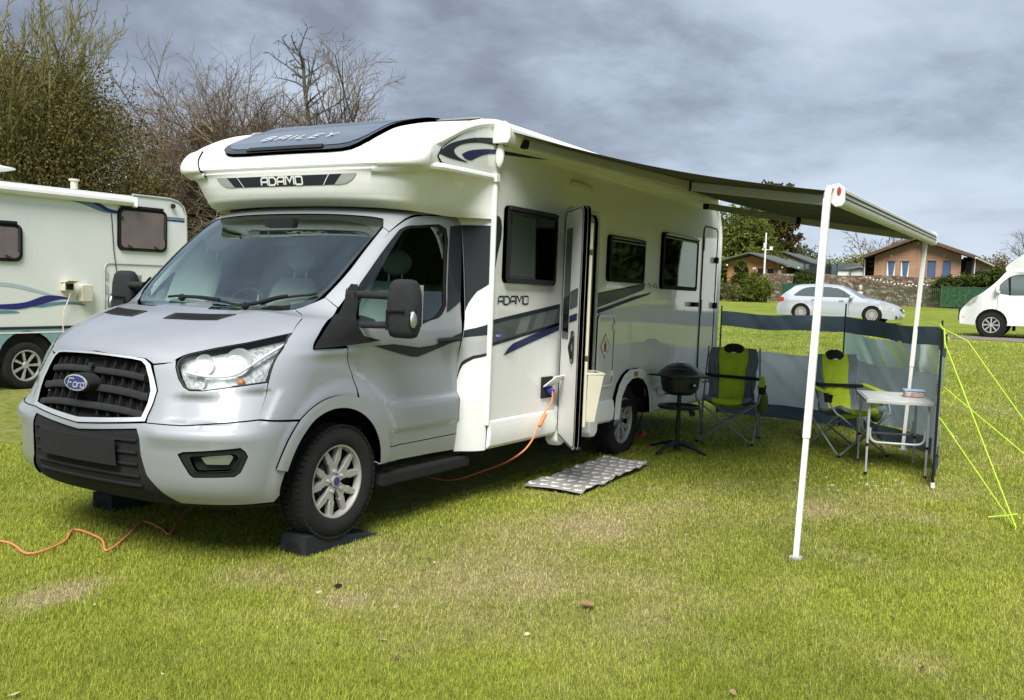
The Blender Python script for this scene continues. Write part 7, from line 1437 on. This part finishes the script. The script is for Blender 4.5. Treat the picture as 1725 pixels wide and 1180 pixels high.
def bare_tree(name, loc, lab, cat, stems, L_, r, maxl, P_, seed, colt, colb, group=None, spread=.25):
    e_ = empty(name, loc, label=lab, cat=cat, group=group); rng = np.random.default_rng(seed); segs = [[], [], [], []]
    for k in range(stems):
        a = rng.random()*2*pi; sp = spread*(.3+.9*rng.random()) if stems > 1 else 0.03; d = np.array([sin(sp)*cos(a), sin(sp)*sin(a), cos(sp)]); grow(rng, np.array([.25*cos(a), .25*sin(a), 0])*(stems > 1)*1.0, d, L_*(.75+.4*rng.random()), r, 0, maxl, segs, P_)
    for nm, ss_ in (('trunk', segs[0]), ('branches', segs[1]+segs[2]+segs[3])):
        if not ss_: continue
        c = np.array(colt if nm == 'trunk' else colb)[None]*(.7+.6*rng.random((len(ss_), 1))); o = tubes(nm, ss_, c, e_, 6 if nm == 'trunk' else 3)
        if nm == 'branches': o['kind'] = 'stuff'
    return e_
olive = (.21, .20, .07); twig = (.20, .155, .115)
# ivy-covered multi-stemmed tree, far left
t1 = bare_tree('ivy_tree', (15.0, 24.6, -.1), 'tall multi-stemmed bare tree with ivy and brown leaves filling its lower crown, far left', 'tree', 26, 7.9, .070, 3, dict(seg=.5, wob=.06, up=[.0, .10, .16, .12], start=[.18, .12, .1], kids=[1.9, 1.4, 1.1], ang=.46, lr=.36, rmin=.010), 4, olive, (.22, .20, .08), spread=.26)
o_ = foliage('ivy_crown', [(.2, -.4, 4.4, 3.4, 3.4, 3.3), (1.0, -1.7, 4.2, 2.4, 2.6, 2.8), (.3, 1.0, 6.2, 2.9, 2.9, 2.1), (.5, -.9, 6.0, 2.5, 2.6, 2.1), (1.5, -2.9, 2.6, 1.7, 1.9, 1.9), (-1.5, 2, 4.0, 2.8, 2.8, 2.8), (.3, -.3, 1.6, 3.8, 3.8, 2.0)], 170000, .056, (.038, .036, .012), (.19, .155, .055), 5, t1, .55, clump=.30)
# outline thickening whips in front
# bare beeches and dark conifers in the middle left
PB = dict(seg=.6, wob=.07, up=[-.01, .02, .03, .02], start=[.20, .08, .06], kids=[2.4, 2.2, 1.8], ang=.72, lr=.54, rmin=.0075)
bare_tree('bare_tree', (23.0, 26.2, 0), 'spreading bare tree just right of the ivy-covered tree', 'tree', 5, 6.2, .17, 3, PB, 11, (.12, .10, .07), twig, 'bare winter trees', .55)
bare_tree('bare_tree', (25.0, 23.6, 0), 'wide bare tree with a fine twiggy crown rising behind the over-cab roof', 'tree', 8, 7.6, .16, 3, PB, 23, (.13, .11, .075), twig, 'bare winter trees', .50)
bare_tree('bare_tree', (26.0, 21.9, 0), 'lower bare tree between the twiggy crown and the slender crooked tree', 'tree', 5, 6.6, .14, 3, PB, 31, (.12, .10, .07), twig, 'bare winter trees', .6)
PC = dict(seg=.42, wob=.13, up=[.45, .02, .02, .0], start=[.40, .12, .08], kids=[2.5, 2.0, 1.7], ang=.95, lr=.23, rmin=.009)
bare_tree('bare_tree', (26.3, 20.9, 0), 'slender crooked bare tree standing alone right of the group', 'tree', 1, 9.6, .15, 3, PC, 19, (.085, .085, .065), (.10, .10, .085), 'bare winter trees')
def conifer(name, loc, H, Rb, n, colA, colB, seed, lab, size=.16, z0=.06, taper=.9, cat='tree', droop=.0):
    e_ = empty(name, loc, label=lab, cat=cat); rng = np.random.default_rng(seed); mb = MB(); mb.tube([(0, 0, 0), (0, 0, H*.93)], [.03*H*.5, .02], 7); mb.build('trunk', pbr('conifer_bark', (.09, .06, .04), .9), e_)
    nb = 110; P = []; Cc = []
    for k in range(nb):
        h_ = z0+(1-z0)*rng.random()**.8; L_ = Rb*(1-h_)**taper*(.6+.55*rng.random())+.15; a = rng.random()*2*pi; kk = int(n/nb*(L_/Rb+.25)*1.5); t_ = rng.random(kk)**.65; wv = .12+.20*L_*(1-t_)*.5
        q = np.stack([cos(a)*L_*t_, sin(a)*L_*t_, H*h_+.14*L_*t_-droop*L_*t_**2], -1)+rng.normal(size=(kk, 3))*np.array([.20, .20, .085])*L_**.5; P.append(q); tn = rng.random(); w_ = np.clip(tn*.7+.4*rng.random(kk), 0, 1)[:, None]; Cc.append(np.array(colA)*(1-w_)+np.array(colB)*w_)
    P = np.concatenate(P); Cc = np.concatenate(Cc); V, f, s, c = quads_cloud(P, size, Cc, rng, asp=2.2); fast_mesh('crown', V, f, s, c, MT['leafm'], e_); return e_
conifer('conifer', (23.3, 25.0, 0), 7.4, 4.3, 30000, (.028, .036, .012), (.125, .115, .035), 3, 'dark broad conifer with layered branches below the bare trees', .15, droop=.1)
conifer('conifer', (22.0, 27.3, 0), 5.4, 3.4, 16000, (.020, .030, .010), (.075, .080, .020), 13, 'dark conifer low down between the ivy-covered tree and the bare trees', .15, droop=.1)
conifer('conifer', (26.2, 23.4, 0), 7.0, 3.6, 16000, (.030, .026, .010), (.110, .080, .026), 17, 'brownish conifer partly behind the over-cab roof', .15, droop=.1)
# right-hand trees
cy_ = empty('cypress', (73.5, 19.0, 1.3), label='big rounded olive-green cypress behind the orange cabin', cat='tree'); mb = MB(); mb.tube([(0, 0, 0), (0, 0, 4)], [.35, .2], 8); mb.build('trunk', pbr('cypress_bark', (.09, .06, .04), .9), cy_)
foliage('crown', [(0, 0, 2.9, 2.6, 2.9, 2.9), (0, .2, 4.9, 2.2, 2.3, 2.2), (0, -1.2, 2.0, 2.1, 2.4, 2.0), (0, 1.4, 2.4, 2.1, 2.4, 2.4)], 26000, .17, (.045, .070, .014), (.17, .19, .035), 7, cy_, .75, up=.8, clump=.2)
ce_ = empty('cedar', (80, 18.8, 1.3), label='dark cedar with uneven drooping branches behind the cypress', cat='tree'); mb = MB(); mb.tube([(0, 0, 0), (.2, -.1, 9.5)], [.4, .12], 8)
for k in range(18): a = k*2.4; h_ = 3+.38*k; mb.tube([(0, 0, h_), (cos(a)*1.6, sin(a)*1.6, h_+.5), (cos(a)*3.2*(1-k*.025), sin(a)*3.2*(1-k*.025), h_+.3)], [.12, .07, .03], 5)
mb.build('trunk', pbr('cedar_bark', (.10, .06, .04), .9), ce_)
cb_l = []
for k in range(30):
    a = k*2.399; h_ = 2.6+.24*k; rr_ = 3.3*(1-k*.018); cb_l.append((cos(a)*rr_*.8, sin(a)*rr_*.85, h_, .85, .95, .42))
foliage('crown', cb_l+[(0, 0, 7.2, 1.6, 1.8, 1.3), (0, 0, 5, 1.7, 2, 2)], 20000, .17, (.030, .030, .008), (.110, .085, .020), 9, ce_, .3, clump=.5)
def bush(loc, blobs, n, size, A, B, seed, lab, cat='shrub', name='shrub', hollow=.7, clump=.24):
    e_ = empty(name, loc, label=lab, cat=cat); mb = MB(); mb.tube([(0, 0, 0), (0, 0, blobs[0][2])], [.08, .04], 6); mb.build('stem', pbr('shrub_stem', (.08, .055, .035), .9), e_); foliage('leaves', blobs, n, size, A, B, seed, e_, hollow, clump=clump); return e_
gA, gB = (.05, .075, .014), (.18, .21, .035)
bush((57.6, 12.9, 1.1), [(0, 0, .8, .65, .85, .95), (0, .15, .5, .7, .8, .6)], 7000, .085, gA, gB, 21, 'rounded green shrub at the left end of the picket fence')
bush((58.4, 14.3, 1.1), [(0, 0, .9, .55, .75, .9), (0, 0, 1.7, .40, .45, .85), (0, 0, 2.2, .2, .22, .5)], 6500, .085, (.03, .05, .010), (.115, .135, .025), 22, 'pointed green conifer shrub in front of the orange cabin')
bush((57.2, 14.6, 1.1), [(0, 0, .45, .5, 1.0, .5), (0, .9, .35, .5, .7, .45), (0, -.6, .3, .4, .5, .35)], 4500, .08, (.08, .09, .03), (.19, .19, .07), 23, 'low pale green shrub in front of the pointed shrub')
bush((61.5, 10.8, 1.2), [(0, 0, 1.3, .7, .82, .62), (0, 0, .8, .7, .8, .6)], 7000, .085, (.025, .045, .012), (.085, .110, .025), 24, 'clipped dark green dome shrub by the left end of the stone wall')
bush((61.4, .35, 1.1), [(0, 0, 1.3, .7, 2.6, .85), (0, -1.2, 1.6, .7, 1.6, .75), (0, 1.1, 1.2, .6, 1.0, .8), (0, -2.6, 1.6, .8, 1.2, .9)], 16000, .10, (.025, .045, .010), (.10, .125, .025), 25, 'long overgrown green hedge to the right of the stone wall', 'hedge', 'hedge')
bush((63.5, -.9, 1.3), [(0, 0, 1.3, .8, 1.5, 1.0)], 5000, .11, (.04, .05, .015), (.12, .12, .035), 26, 'olive bush growing at the foot of the lodge behind the hedge')
bush((88, 17.9, 1.5), [(0, 0, 2.6, 2, 2.2, 1.8), (0, -1.2, 2.1, 1.6, 1.6, 1.3), (0, 1.5, 2, 1.6, 1.8, 1.3)], 9000, .16, (.03, .04, .012), (.10, .115, .03), 27, 'dark bushy tree rising over the grey-roofed building', 'tree', 'bushy_tree')
bush((84, 13.6, 1.5), [(0, 0, 2.0, 1.5, 2.0, 1.2), (0, -1.4, 2.3, 1.3, 1.3, 1.3), (0, -2.4, 2.6, 1.2, 1.0, 1.2)], 6500, .13, (.12, .13, .035), (.30, .31, .09), 28, 'pale yellow-green budding tree left of the bare birch', 'tree', 'budding_tree', .4, .4)
PD = dict(seg=.5, wob=.10, up=[.05, -.02, -.12, -.15], start=[.25, .15, .1], kids=[1.7, 1.6, 1.3], ang=.62, lr=.42, rmin=.016)
bare_tree('birch_tree', (88, 12.2, 1.5), 'bare silver birch with drooping reddish twigs left of the lodge roof', 'tree', 2, 5.6, .13, 3, PD, 15, (.30, .28, .25), (.17, .12, .10), 'bare winter trees', .18)
bare_tree('bare_tree', (92, 1.6, 1.5), 'small hazy bare tree behind the right end of the lodge roof', 'tree', 3, 3.0, .10, 3, PB, 41, (.15, .12, .08), (.19, .15, .09), 'bare winter trees', .4)
bush((92, 1.6, 1.5), [(0, 0, 2.6, 1.2, 1.5, 1.5)], 2500, .13, (.12, .09, .03), (.22, .17, .06), 42, 'tawny rounded tree crown behind the right end of the lodge roof', 'tree', 'bushy_tree', .3, .4)
bare_tree('bare_tree', (86, -1.9, 1.5), 'bare tree whose twigs reach in at the right edge above the camper', 'tree', 3, 5.2, .12, 3, PB, 43, (.10, .09, .07), (.11, .10, .085), 'bare winter trees', .5)
bush((70, -3.2, 1.4), [(0, 0, 1.5, 1, 2.5, 1.1)], 5000, .12, (.03, .045, .012), (.10, .115, .03), 44, 'dark bush partly hidden behind the white low-profile camper')
# trees that stand further along the field and show in the motorhome's windows
for i, (x, y, H, Rb) in enumerate(((42, -15, 8, 4), (58, -24, 12, 5.5), (70, -20, 11, 5), (47, -24, 8, 4))):
    conifer('conifer', (x, y, hgt(x)), H, Rb, 4500, (.02, .035, .010), (.07, .085, .022), 50+i, ['broad dark conifer outside the frame on the right, nearest the lodge drive', 'tallest dark conifer outside the frame on the right', 'farthest dark conifer outside the frame on the right', 'shortest dark conifer outside the frame on the right'][i], .42)
# birds
def bird(loc, s_, rz, lab):
    mb = MB(); mb.sphere((0, 0, 0), (.10*s_, .04*s_, .035*s_), 8, 5); b_ = mb.build('bird', 'liner', None, loc=loc); b_.rotation_euler = (0, 0, rz); tag(b_, lab, 'bird', 'distant birds')
    for sg in (1, -1): mb = MB(); mb.add([(.05*s_, 0, .01), (-.06*s_, 0, .01), (-.09*s_, sg*.16*s_, .10*s_), (-.14*s_, sg*.32*s_, .03*s_), (0, sg*.16*s_, .11*s_)], [(0, 1, 2, 4), (4, 2, 3)]); mb.build('wing', 'liner', b_, sm=0)
bird((39.67, 42.8, 14.5), 1.0, .6, 'dark bird in flight above the bare trees, the higher of two'); bird((45.1, 53.4, 15.5), .7, 2.4, 'dark bird in flight, smaller and lower of two')
